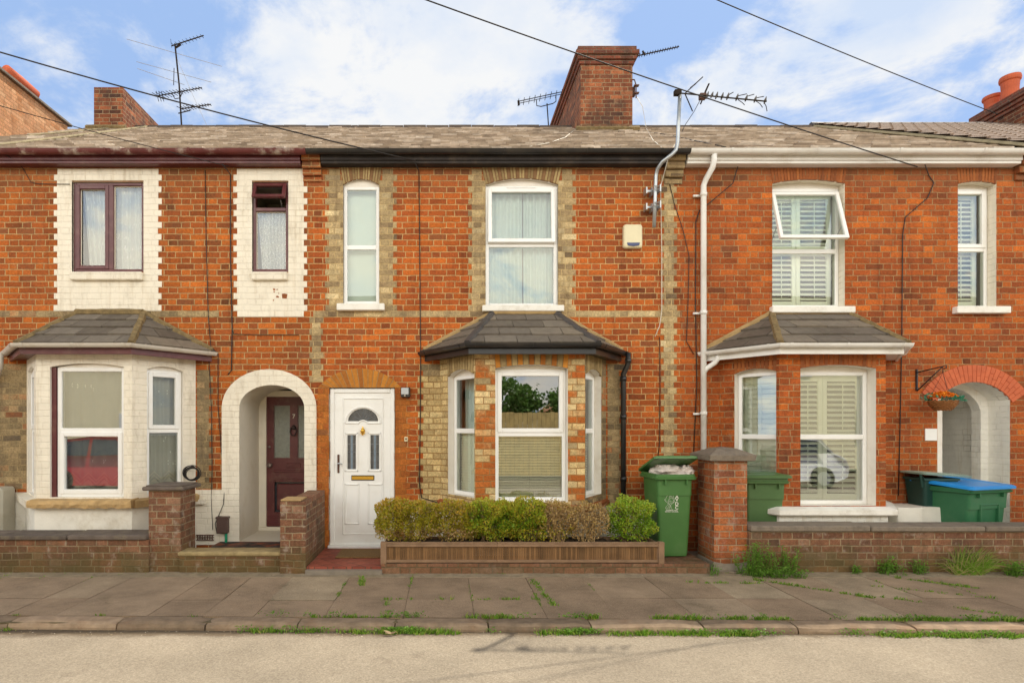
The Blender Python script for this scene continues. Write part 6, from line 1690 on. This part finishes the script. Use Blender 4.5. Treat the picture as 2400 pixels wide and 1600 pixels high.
wire('overhead_wire', 'thin overhead wire across the top right sky towards the far chimney', cat(a + (a - b) * .05, b2, .05), .0068, group=GW)
a = W(535, 390, -.12); b = W(0, 243, -.9); b2 = a + (b - a) * 1.4
wire('overhead_wire', 'lower thin overhead wire ending at the maroon fascia of the left house', cat(a, b2, .03), .005, group=GW)
GC = 'cables clipped to the house fronts'
def fc(px, py, y=-.012): return (fx(px), y, fz(py))
wire('wall_cable', 'black cable running straight down the middle house beside the white door', [(fx(975), -.13, fz(395)), fc(982, 402), fc(984, 600), fc(986, 830), fc(985, 1000), fc(983, 1130), fc(988, 1165), fc(1010, 1172), fc(1040, 1180, -.05)], .006, group=GC)
wire('wall_cable', 'thick black cable down the left house close to the painted arch', [(fx(530), -.13, fz(395)), fc(541, 410), fc(541, 600), fc(545, 770), fc(543, 868), fc(535, 878)], .007, group=GC)
wire('wall_cable', 'thin black cable along the brick joint right of the left house bay', [fc(545, 770), fc(548, 783), fc(600, 785), fc(701, 785)], .004, group=GC)
wire('wall_cable', 'thin cable down the left house passing over the end of the bay gutter', [fc(482, 400), fc(484, 560), fc(489, 740), fc(495, 812), fc(512, 830), fc(512, 950), fc(520, 1060), fc(527, 1145), fc(526, 1180, -.03), fc(508, 1225, -.05), fc(513, 1248, -.06)], .005, group=GC)
wire('wall_cable', 'cable dropping from the coil to the foot of the white wall', [fc(490, 830), fc(496, 950), fc(498, 1100), fc(496, 1165), fc(500, 1240, -.02)], .0045, group=GC)
wire('wall_cable', 'thin black cable drooping across the white surround of the maroon double window', [(fx(0), -.2, fz(352)), (fx(48), -.14, fz(385)), fc(55, 395), fc(74, 428), fc(90, 432), fc(165, 433, -.014)], .0045, group=GC)
wire('wall_cable', 'black cable on the right house looping to the left then dropping behind the fence pier', [(fx(1752), -.2, fz(362)), (fx(1726), -.05, fz(358)), (fx(1731), -.03, fz(378)), fc(1715, 432, -.03), fc(1670, 470, -.03), fc(1638, 495), fc(1630, 520), fc(1629, 700), fc(1632, 900), fc(1624, 1080)], .006, group=GC)
wire('wall_cable', 'slack thin cable beside the white downpipe top', [fc(1567, 425), fc(1580, 480), fc(1600, 540), fc(1614, 600), fc(1612, 700), fc(1608, 800), fc(1625, 830)], .0045, group=GC)
wire('wall_cable', 'black cable on the right house from the eaves past the bay end to the ground', [(fx(2150), -.12, fz(396)), fc(2175, 412), fc(2187, 430), fc(2172, 465), fc(2120, 510), fc(2114, 550), fc(2112, 800), fc(2108, 1000), fc(2104, 1160)], .006, group=GC)
wire('wall_cable', 'pale cable hanging from the gutter beside the galvanised pole with a loose end', [(fx(1567), -.2, fz(356)), (fx(1552), -.19, fz(390)), fc(1546, 440, -.03), fc(1549, 595, -.03), fc(1549, 730, -.03), fc(1543, 765, -.04), fc(1532, 790, -.05)], .0055, 'cable_w', group=GC)
wire('wall_cable', 'black cable from the plinth of bricks down to the open green bin', [fc(1545, 790), fc(1546, 900), fc(1545, 1040), fc(1540, 1080)], .005, group=GC)
nrm = Vector((0, -SLN.z, SLN.y))
def rp(px, py, lift=.03):
    # point on the front roof slope seen at a photo position
    d = Vector(((px - VX) / FPX, 1, (VY - py) / FPX)); o = Vector((0, CAMY, CAMZ)); n_ = nrm; t = (EAVE - o).dot(n_) / d.dot(n_); return o + d * t + n_ * lift
wire('roof_cable', 'pale cable from the chimney foot down the slates to the gutter', [rp(1345, 310), rp(1325, 327), rp(1290, 340), rp(1240, 350)], .006, 'cable_w', group='cables on the roofs')
wire('roof_cable', 'pale cable hanging from the chimney bracket over the slates', [(3.6, 3.25, 7.8), W(1506, 250, 3.2), rp(1514, 305), rp(1530, 335), rp(1550, 352)], .005, 'cable_w', group='cables on the roofs')
wire('roof_cable', 'dark cable crossing the slates right of the tall chimney', [rp(1492, 311), rp(1560, 320), rp(1640, 338), rp(1700, 351)], .007, group='cables on the roofs')

# ================================================================== WEEDS AND GRASS
def weed(label, x, y, w, h, n, leaf=.03, group='weeds at the foot of the right wall'):
    root = thing('weed', label, 'weed', (x, y, 0), group)
    st = MB(); lf = MB()
    for i in range(n):
        b = Vector((x + U(-.5, .5) * w * .7, y + U(-.04, .08), 0)); H_ = h * U(.4, 1) * (1 - .35 * abs(b.x - x) / (w * .5 + .01)); tip = b + Vector((U(-.12, .12) * w * 1.3, U(-.22, .04) * h, H_))
        mid = b.lerp(tip, .5) + Vector((U(-.02, .02), U(-.02, .02), .02)); st.tube([b, mid, tip], [.0035, .003, .0015], 4)
        k = int(10 + 34 * H_)
        for j in range(k):
            t = (j + U(0, .5)) / k; p_ = (b.lerp(mid, t * 2) if t < .5 else mid.lerp(tip, t * 2 - 1)); a = U(0, 2 * PI)
            d = Vector((math.cos(a), math.sin(a), U(-.2, .5))).normalized(); p_ = p_ + d * U(0, .03)
            leafq(lf, p_, d, (Vector((0, -.3, 1)) + rvec() * .6).normalized(), leaf * U(.6, 1.2), leaf * U(.22, .4), min(1, max(0, .3 + t * .45 + U(-.25, .25))))
    st.build('stems', M['weed'], root); lf.build('leaves', M['weed'], root)
def px2x(px, y=-1.05): return (px - VX) / FPX * (y + 7.5)
weed('big spreading nettle like weed at the foot of the right pillar', px2x(1768), -1.12, .55, .42, 40)
weed('tall leafy weed second from the pillar against the right wall', px2x(1845), -1.08, .24, .40, 16)
weed('low leafy weed trailing onto the slabs beside the tall weed', px2x(1810), -1.22, .75, .13, 40, .026)
weed('small weed tuft below the middle of the right wall', px2x(2003), -1.06, .14, .13, 8)
weed('rounded leafy weed left of the long grass tussock', px2x(2085), -1.08, .30, .22, 24)
weed('upright small weed touching the long grass tussock', px2x(2155), -1.07, .2, .2, 12)
weed('leafy weed at the far right end of the wall', px2x(2375), -1.15, .42, .2, 34)
weed('little weed clump at the end of the brick edging by the pillar', px2x(1670), -1.1, .16, .14, 10, .02)
def blades(g, x, y, n, h, sp, spy=None, lean=.5, cols=(0, 1), z=0, wdt=.0045):
    spy = sp if spy is None else spy
    for i in range(n):
        b = Vector((x + random.gauss(0, sp), y + random.gauss(0, spy), z)); H_ = h * U(.35, 1); a = U(0, 2 * PI); d = Vector((math.cos(a), math.sin(a), 0)) * lean * H_ * U(.3, 1)
        s = Vector((-math.sin(a + 1), math.cos(a + 1), 0)) * wdt * U(.6, 1.3); m = b + d * .35 + Vector((0, 0, H_ * .6)); t = b + d + Vector((0, 0, H_))
        g.add([b - s, b + s, m + s * .8, m - s * .8, t], [(0, 1, 2, 3), (3, 2, 4)], 0, U(*cols))
g = MB(); s_ = MB(); cxg = px2x(2262)
for i in range(420):
    a = U(-.2, 1.3) if random.random() < .6 else U(1.2, 3.2); L = U(.12, .42); b = Vector((cxg + U(-.16, .16), -1.06 + U(-.05, .03), 0)); d = Vector((math.cos(a) * .9, -U(0, .35), abs(math.sin(a)) * .8 + .25)).normalized()
    s = d.cross(Vector((0, 1, 0))).normalized() * .003; m = b + d * L * .55 + Vector((0, 0, L * .12)); t = b + d * L + Vector((0, 0, -L * .08)); (g if random.random() < .72 else s_).add([b - s, b + s, m + s * .8, m - s * .8, t], [(0, 1, 2, 3), (3, 2, 4)], 0, U(0, 1))
tu = thing('grass_tussock', 'long arching grass tussock with straw stalks against the right wall', 'grass', (cxg, -1.06, 0)); g.build('green_blades', M['grass'], tu); s_.build('dry_stalks', M['straw'], tu)

g = MB(); lf = MB()
def ky(x, d): return kerb_y(x) - d
random.seed(21)
# along the back and the front of the kerb, thicker to the right, with bare gaps
for i in range(620):
    x = U(-5.2, 5.8); dens = min(1, max(.0, (x + 1.9) / 1.6)) * .9 + .04
    nz = noise.noise(Vector((x * 1.7, 3.1, 0))); nz2 = noise.noise(Vector((x * 1.3, 9.7, 0)))
    if random.random() < dens and nz > .02: blades(g, x, ky(x, U(-.02, .008)), int(U(6, 22)), U(.015, .05) * (1.25 if x > 0 else 1), .024, .008, .8)
    if random.random() < dens and nz2 > -.08: blades(g, x, ky(x, U(.165, .215)), int(U(8, 26)), U(.02, .06), .034, .014, .9, z=-.066)
for i in range(110):
    x = random.choice([U(-1.7, -.9), U(-.5, -.2), U(1.0, 1.3), U(2.0, 2.8), U(-1.5, 4.5), U(3.3, 5)]); y = ky(x, random.choice([.18, .18, -.01]))
    for j in range(24):
        a = U(0, 2 * PI); leafq(lf, Vector((x + random.gauss(0, .045), y + random.gauss(0, .014), (-.066 if y < kerb_y(x) - .1 else 0) + U(.0, .045))), Vector((math.cos(a), math.sin(a), U(.1, .9))).normalized(), rvec(), U(.014, .026), U(.004, .008), U(.2, 1))
# joints between slabs
for x in jx:
    if -6 < x < 6 and random.random() < .75:
        y0 = U(-2.4, -1.1)
        for k in range(int(U(3, 16))): blades(g, x + U(-.006, .006), y0 + U(0, .5) * 1, int(U(3, 10)), U(.008, .026), .008, .03, .9)
for i in range(60): x = U(-6, 6.5); blades(g, x, -1.02 + U(-.05, .0), int(U(2, 8)), U(.01, .035), .03, .015, .9)
for (xa, xb, ya, yb, dn) in ((3.35, 4.15, -1.28, -1.95, 46), (4.25, 5.0, -1.9, -2.5, 14), (4.95, 5.45, -1.2, -1.6, 30), (4.4, 5.3, -1.5, -1.95, 12), (2.6, 3.4, -1.4, -1.42, 16), (.95, 1.02, -1.3, -2.2, 26), (-.55, -.50, -1.9, -2.4, 10), (-.9, -.85, -1.15, -1.5, 12), (-.45, .9, -1.98, -2.0, 14)):
    for k in range(dn): t = U(0, 1); blades(g, xa + (xb - xa) * t, ya + (yb - ya) * t + U(-.01, .01), int(U(6, 16)), U(.012, .045), .018, .014, .9)
tag(g.build('grass', M['grass']), 'short green grass growing along the kerb and in the slab joints', 'grass', kind='stuff'); tag(lf.build('ground_weeds', M['weed']), 'tiny leafy weeds scattered along the kerb', 'weeds', kind='stuff')
g = MB()
for i in range(900):
    x = U(-5, 6); b = random.random(); y = ky(x, U(.17, .30)) if b < .6 else (U(-2.4, -1.05) if b < .8 else U(-1.15, -1.02)); z = (-.063 if y < kerb_y(x) - .15 else .004)
    leafq(g, Vector((x, y, z + .003)), Vector((U(-1, 1), U(-1, 1), U(0, .15))).normalized(), Vector((U(-.3, .3), U(-.3, .3), 1)), U(.006, .022), U(.002, .007), random.random())
tag(g.build('litter', M['debris'] if 'debris' in M else M['straw']), 'dry scraps and dead leaves in the gutter and on the pavement', 'debris', kind='stuff')
g = MB(); a = Vector((px2x(1795, -2.78), -2.79, -.09))
for k in range(5): leafq(g, a + Vector((U(-.06, .06), U(-.02, .02), .005)), Vector((U(-1, 1), U(-.3, .3), .15)).normalized(), Vector((0, -.4, 1)), U(.05, .11), U(.012, .022), U(0, 1))
g2 = MB(); a = Vector(((915 - VX) / FPX * 4.72, -2.78, -.055))
for k in range(5): leafq(g2, a + Vector((U(-.05, .05), U(-.02, .02), .005)), Vector((U(-1, 1), U(-.3, .3), .3)).normalized(), Vector((0, -.4, 1)), U(.03, .09), U(.01, .018), U(0, 1))
tag(g2.build('dead_leaf', M['debris']), 'curled pale dead leaf in the gutter below the white door', 'leaf')

# ================================================================== ACROSS THE STREET (seen only as reflections)
OP = thing('opposite_house', 'cream rendered house across the street, seen reflected in the bay windows', 'house', (-7, -16, 0))
def opp(x0, x1, mat, par, y=-16.0, h=5.6, wins=()):
    g = MB(); g.box(x0, x1, y - 6, y, 0, h); g.prism([(x0 - .2, h), (x1 + .2, h), (x1 + .2, h + .1), (x0 - .2, h + .1)], y - 6.2, y + .3); g.build('wall', M[mat], par)
    g = MB(); g.add([(x0 - .2, y + .3, h + .05), (x1 + .2, y + .3, h + .05), (x1 + .2, y - 3, h + 2.1), (x0 - .2, y - 3, h + 2.1)], [(0, 1, 2, 3)]); g.build('roof', M['slate'], par)
    for (a, b, c_, d) in wins:
        g = MB(); frame(g, a, b, c_, d, .08, y, y + .06); g.box((a + b) / 2 - .03, (a + b) / 2 + .03, y, y + .05, c_, d); g.box(a + .05, b - .05, y + .004, y + .012, c_ + .05, d - .05, 1); g.build('window', [M['upvc'], M['carglass']], par)
opp(-24, -2.2, 'creamr', OP, wins=[(-12.6, -11.4, 1.0, 2.2), (-9.2, -8.0, 3.6, 4.8), (-6.6, -5.4, 1.0, 2.3), (-5.4, -4.2, 3.6, 4.8), (-16, -14.8, 3.6, 4.8), (-20, -18.5, 1, 2.4)])
OP2 = thing('opposite_house', 'second cream house across the street with black drainpipe, seen reflected on the right', 'house', (15, -16, 0))
opp(8.2, 26, 'creamr', OP2, wins=[(9.6, 10.9, 1.0, 2.3), (13.2, 14.4, 3.6, 4.8), (16.2, 17.4, 1.0, 2.4), (19.2, 20.4, 3.6, 4.8)])
g = MB(); g.tube([(12.2, -15.9, 5.4), (12.2, -15.9, 3.6), (12.5, -15.9, 3.4), (12.5, -15.9, 0)], .05, 6); g.build('downpipe', M['black'], OP2)
g = MB(); x = -2.1
while x < 8.1: g.box(x, x + .14, -13.0, -12.97, 0, 2.15 + U(-.02, .02), 0, random.random()); x += .15
tag(g.build('board_fence', M['oldfence']), 'board fence across the street, seen reflected in the middle bay', 'fence')
for (tx, ty, tr, th, lab) in ((2.6, -15.5, 1.2, 2.6, 'round garden tree across the street left of centre'), (5.2, -16.5, 1.2, 2.4, 'larger garden tree across the street behind the fence')):
    tr_ = thing('garden_tree', lab, 'tree', (tx, ty, 0)); g = MB(); g.tube([(tx, ty, 0), (tx + .1, ty, 1.2), (tx, ty, th)], [.16, .12, .05], 7); g.build('trunk', M['stem'], tr_)
    g = MB()
    for i in range(5200):
        d = rvec(); r = tr * U(.5, 1) * (1 + .35 * noise.noise(d * 2.3 + Vector((tx, 0, 0)))); p_ = Vector((tx, ty, th)) + Vector((d.x * r, d.y * r, d.z * r * .75))
        if noise.noise(p_ * 1.3) < -.15: continue
        leafq(g, p_, rvec(), rvec(), U(.10, .18), U(.04, .07), min(1, max(0, .5 + d.z * .3 + U(-.25, .25))))
    g.build('crown', M['treeleaf'], tr_)
OP3 = thing('opposite_house', 'pair of brick gabled houses behind the gardens across the street, seen reflected', 'house', (3, -26, 0))
for gx in (.5, 8.5):
    g = MB(); g.prism([(gx - 2.6, 0), (gx + 2.6, 0), (gx + 2.6, 2.6), (gx, 4.6), (gx - 2.6, 2.6)], -30, -26); g.build('wall', M['neigh'], OP3)
    g = MB(); frame(g, gx - .5, gx + .5, 1.9, 2.9, .08, -26, -25.94); g.box(gx - .45, gx + .45, -25.99, -25.97, 1.95, 2.85, 1); g.build('window', [M['upvc'], M['carglass']], OP3)
def car(label, loc, mat, hd=0):
    """hatchback with its length along x"""
    root = thing('parked_car', label, 'car', (0, 0, 0))
    prof = [(-2.0, .35), (-2.05, .6), (-1.95, .85), (-1.75, .98), (-1.35, 1.42), (-.6, 1.5), (.1, 1.47), (.85, 1.05), (1.6, .92), (1.95, .72), (2.02, .45), (1.95, .28), (1.5, .22), (-1.7, .22)]
    g = MB(); rings = []
    for yy, s, zz in ((-.84, .96, .0), (-.88, 1, 0), (-.80, 1, .0), (-.4, 1.0, .015), (.4, 1.0, .015), (.80, 1, 0), (.88, 1, 0), (.84, .96, 0)):
        rings.append([(px_ * s, yy * (1 if z_ < .95 else .82), z_ + zz * (z_ > 1)) for px_, z_ in prof])
    g.loft(rings); g.build('body', M[mat], root, bevel=.03)
    for s in (-1, 1):
        g = MB(); P = [(-1.55, 1.0), (-1.25, 1.36), (-.6, 1.43), (-.58, 1.0)]; Q = [(-.5, 1.0), (-.52, 1.43), (.08, 1.40), (.68, 1.02)]
        for pl in (P, Q): g.add([(p_[0], s * (.895 if p_[1] < 1.1 else .75), p_[1]) for p_ in pl], [(0, 1, 2, 3)])
        g.build('side_window', M['carglass'], root)
    g = MB(); g.add([(.16, -.66, 1.46), (.16, .66, 1.46), (.84, .74, 1.09), (.84, -.74, 1.09)], [(0, 1, 2, 3)]); g.build('windscreen', M['carglass'], root)
    for wx in (-1.3, 1.3):
        for s in (-1, 1):
            g = MB(); T = Matrix.Translation((wx, s * .82, .31)) @ Matrix.Rotation(R(90), 4, 'X'); g.lathe([(0, -.1), (.31, -.1), (.31, .1), (.2, .105), (0, .09)], n=24, M=T); o = g.build('wheel', M['rubber'], root)
            g = MB(); g.lathe([(0, -.108), (.19, -.108), (.19, .108), (0, .108)], n=16, M=T); g.build('rim', M['galv'], o)
    for s in (-1, 1):
        g = MB(); g.box(1.86, 1.98, s * .62 - .14, s * .62 + .14, .66, .80, c=.02); g.build('headlight', M['upvc'], root)
    root.location = loc; root.rotation_euler.z = hd
car('red hatchback parked across the street, reflected in the left bay', (-8.7, -9.5, -.1), 'redcar', 0)
car('white hatchback parked across the street, reflected in the right bay', (9.3, -10.4, -.1), 'whitecar', PI)
car('second white hatchback parked farther left across the street', (-13.5, -10.5, -.1), 'whitecar', 0)

# ================================================================== LIGHT, SKY, CAMERA
SUN_DIR = Vector((-.45, -.47, -1.0)).normalized()          # direction the light travels
sun = bpy.data.lights.new('sun', 'SUN'); sun.energy = 5.0; sun.angle = R(.55); sun.color = (1.0, .92, .78)
so = bpy.data.objects.new('sun', sun); COL.objects.link(so); so.rotation_euler = SUN_DIR.to_track_quat('-Z', 'Y').to_euler()
wd = bpy.data.worlds.new('World'); SC.world = wd; wd.use_nodes = True
k = N(wd.node_tree); k.n.clear()
sky = k.n.new('ShaderNodeTexSky'); sky.sky_type = 'NISHITA'; sky.sun_disc = False
el = math.asin(-SUN_DIR.z); az = math.atan2(-SUN_DIR.x, -SUN_DIR.y)
sky.sun_elevation = el; sky.sun_rotation = az; sky.air_density = 1.1; sky.dust_density = 1.2; sky.ozone_density = 1.5
bg1 = k.n.new('ShaderNodeBackground'); 
d = k.vmath('NORMALIZE', k.coord('Generated')); dx, dy, dz = k.sep(d)
el_ = k.math('MAXIMUM', dz, 0.0)
hz = k.math('ADD', el_, .32)
pl = k.comb(k.math('DIVIDE', dx, hz), k.math('DIVIDE', dy, hz), k.math('MULTIPLY', dz, .6))
n1 = k.noise(k.vmath('ADD', pl, (4.1, 2.3, .7)), 2.7, 10, .62, dist=.4); n2 = k.noise(k.vmath('ADD', pl, (1.1, 8.3, 2.7)), 6.5, 8, .62)
dens = k.math('ADD', k.math('MULTIPLY', n1, .72), k.math('MULTIPLY', n2, .28))
def blobw(v, c, r, amt):
    c = Vector(c).normalized(); dd = k.vmath('DISTANCE', d, tuple(c)); return k.math('MULTIPLY', k.maprange(dd, r, 0.0), amt)
def vdir(px, py): return ((px - VX) / FPX, 1, (VY - py) / FPX)
for (px, py, r, am) in ((1050, 160, .26, .10), (1900, 200, .30, .09), (700, 240, .14, .09), (2250, 120, .28, .05), (1200, 60, .12, .06), (1500, 250, .16, .06), (480, 270, .12, .08), (50, 60, .34, -.06), (430, 80, .22, -.05), (1540, 80, .11, -.10), (1660, 40, .1, -.06)):
    dens = k.math('ADD', dens, blobw(d, vdir(px, py), r, am))
dens = k.math('ADD', dens, k.maprange(dy, .25, -.45, 0.0, .10))
cov = k.maprange(dens, .465, .60)
skyc = k.mix(1.0, sky.outputs[0], (.92, .97, 1.12), 'MULTIPLY')
k.put(bg1.inputs[0], skyc); bg1.inputs[1].default_value = .10
bg2 = k.n.new('ShaderNodeBackground')
shade = k.ramp(k.noise(k.vmath('ADD', pl, (7, 1, 3)), 2.2, 6, .6), [(.35, (.68, .80, 1.0)), (.58, (.98, .99, 1.0))])
warm = k.mix(k.maprange(dy, .2, -.3), (1.0, 1.0, 1.0), (1.0, .905, .745))
cl = k.mix(cov, (.42, .62, 1.0), shade)
k.put(bg2.inputs[0], k.mix(1.0, cl, warm, 'MULTIPLY'))
# added fill: unseen low sky behind the camera, boosted to light the shaded fronts
bright = k.math('ADD', k.math('MULTIPLY', k.maprange(dy, .30, -.35, 0.0, SKY_BACK - SKY_FRONT), k.math('MULTIPLY', k.maprange(dz, .32, .72, 1.0, 0.0), k.maprange(dz, .10, .24, .12, 1.0))), k.maprange(dz, .62, .85, SKY_FRONT, .5))
k.put(bg2.inputs[1], bright)
mx = k.n.new('ShaderNodeMixShader'); k.l.new(k.maprange(cov, 0.0, 1.0, .85, 1.0, False), mx.inputs[0]); k.l.new(bg1.outputs[0], mx.inputs[1]); k.l.new(bg2.outputs[0], mx.inputs[2])
wo = k.n.new('ShaderNodeOutputWorld'); k.l.new(mx.outputs[0], wo.inputs[0])

cam = bpy.data.cameras.new('camera'); co = bpy.data.objects.new('camera', cam); COL.objects.link(co)
co.location = (0, CAMY, CAMZ); co.rotation_euler = (PI / 2, 0, 0)
cam.sensor_width = 36; cam.lens = 36 * FPX / 2400; cam.shift_x = (1200 - VX) / 2400; cam.shift_y = (VY - 800) / 2400
cam.clip_end = 600; cam.clip_start = .05
SC.camera = co
SC.view_settings.view_transform = 'Standard'; SC.view_settings.look = 'None'; SC.view_settings.exposure = 0; SC.view_settings.gamma = 1
SC.cycles.max_bounces = 8; SC.cycles.transparent_max_bounces = 16
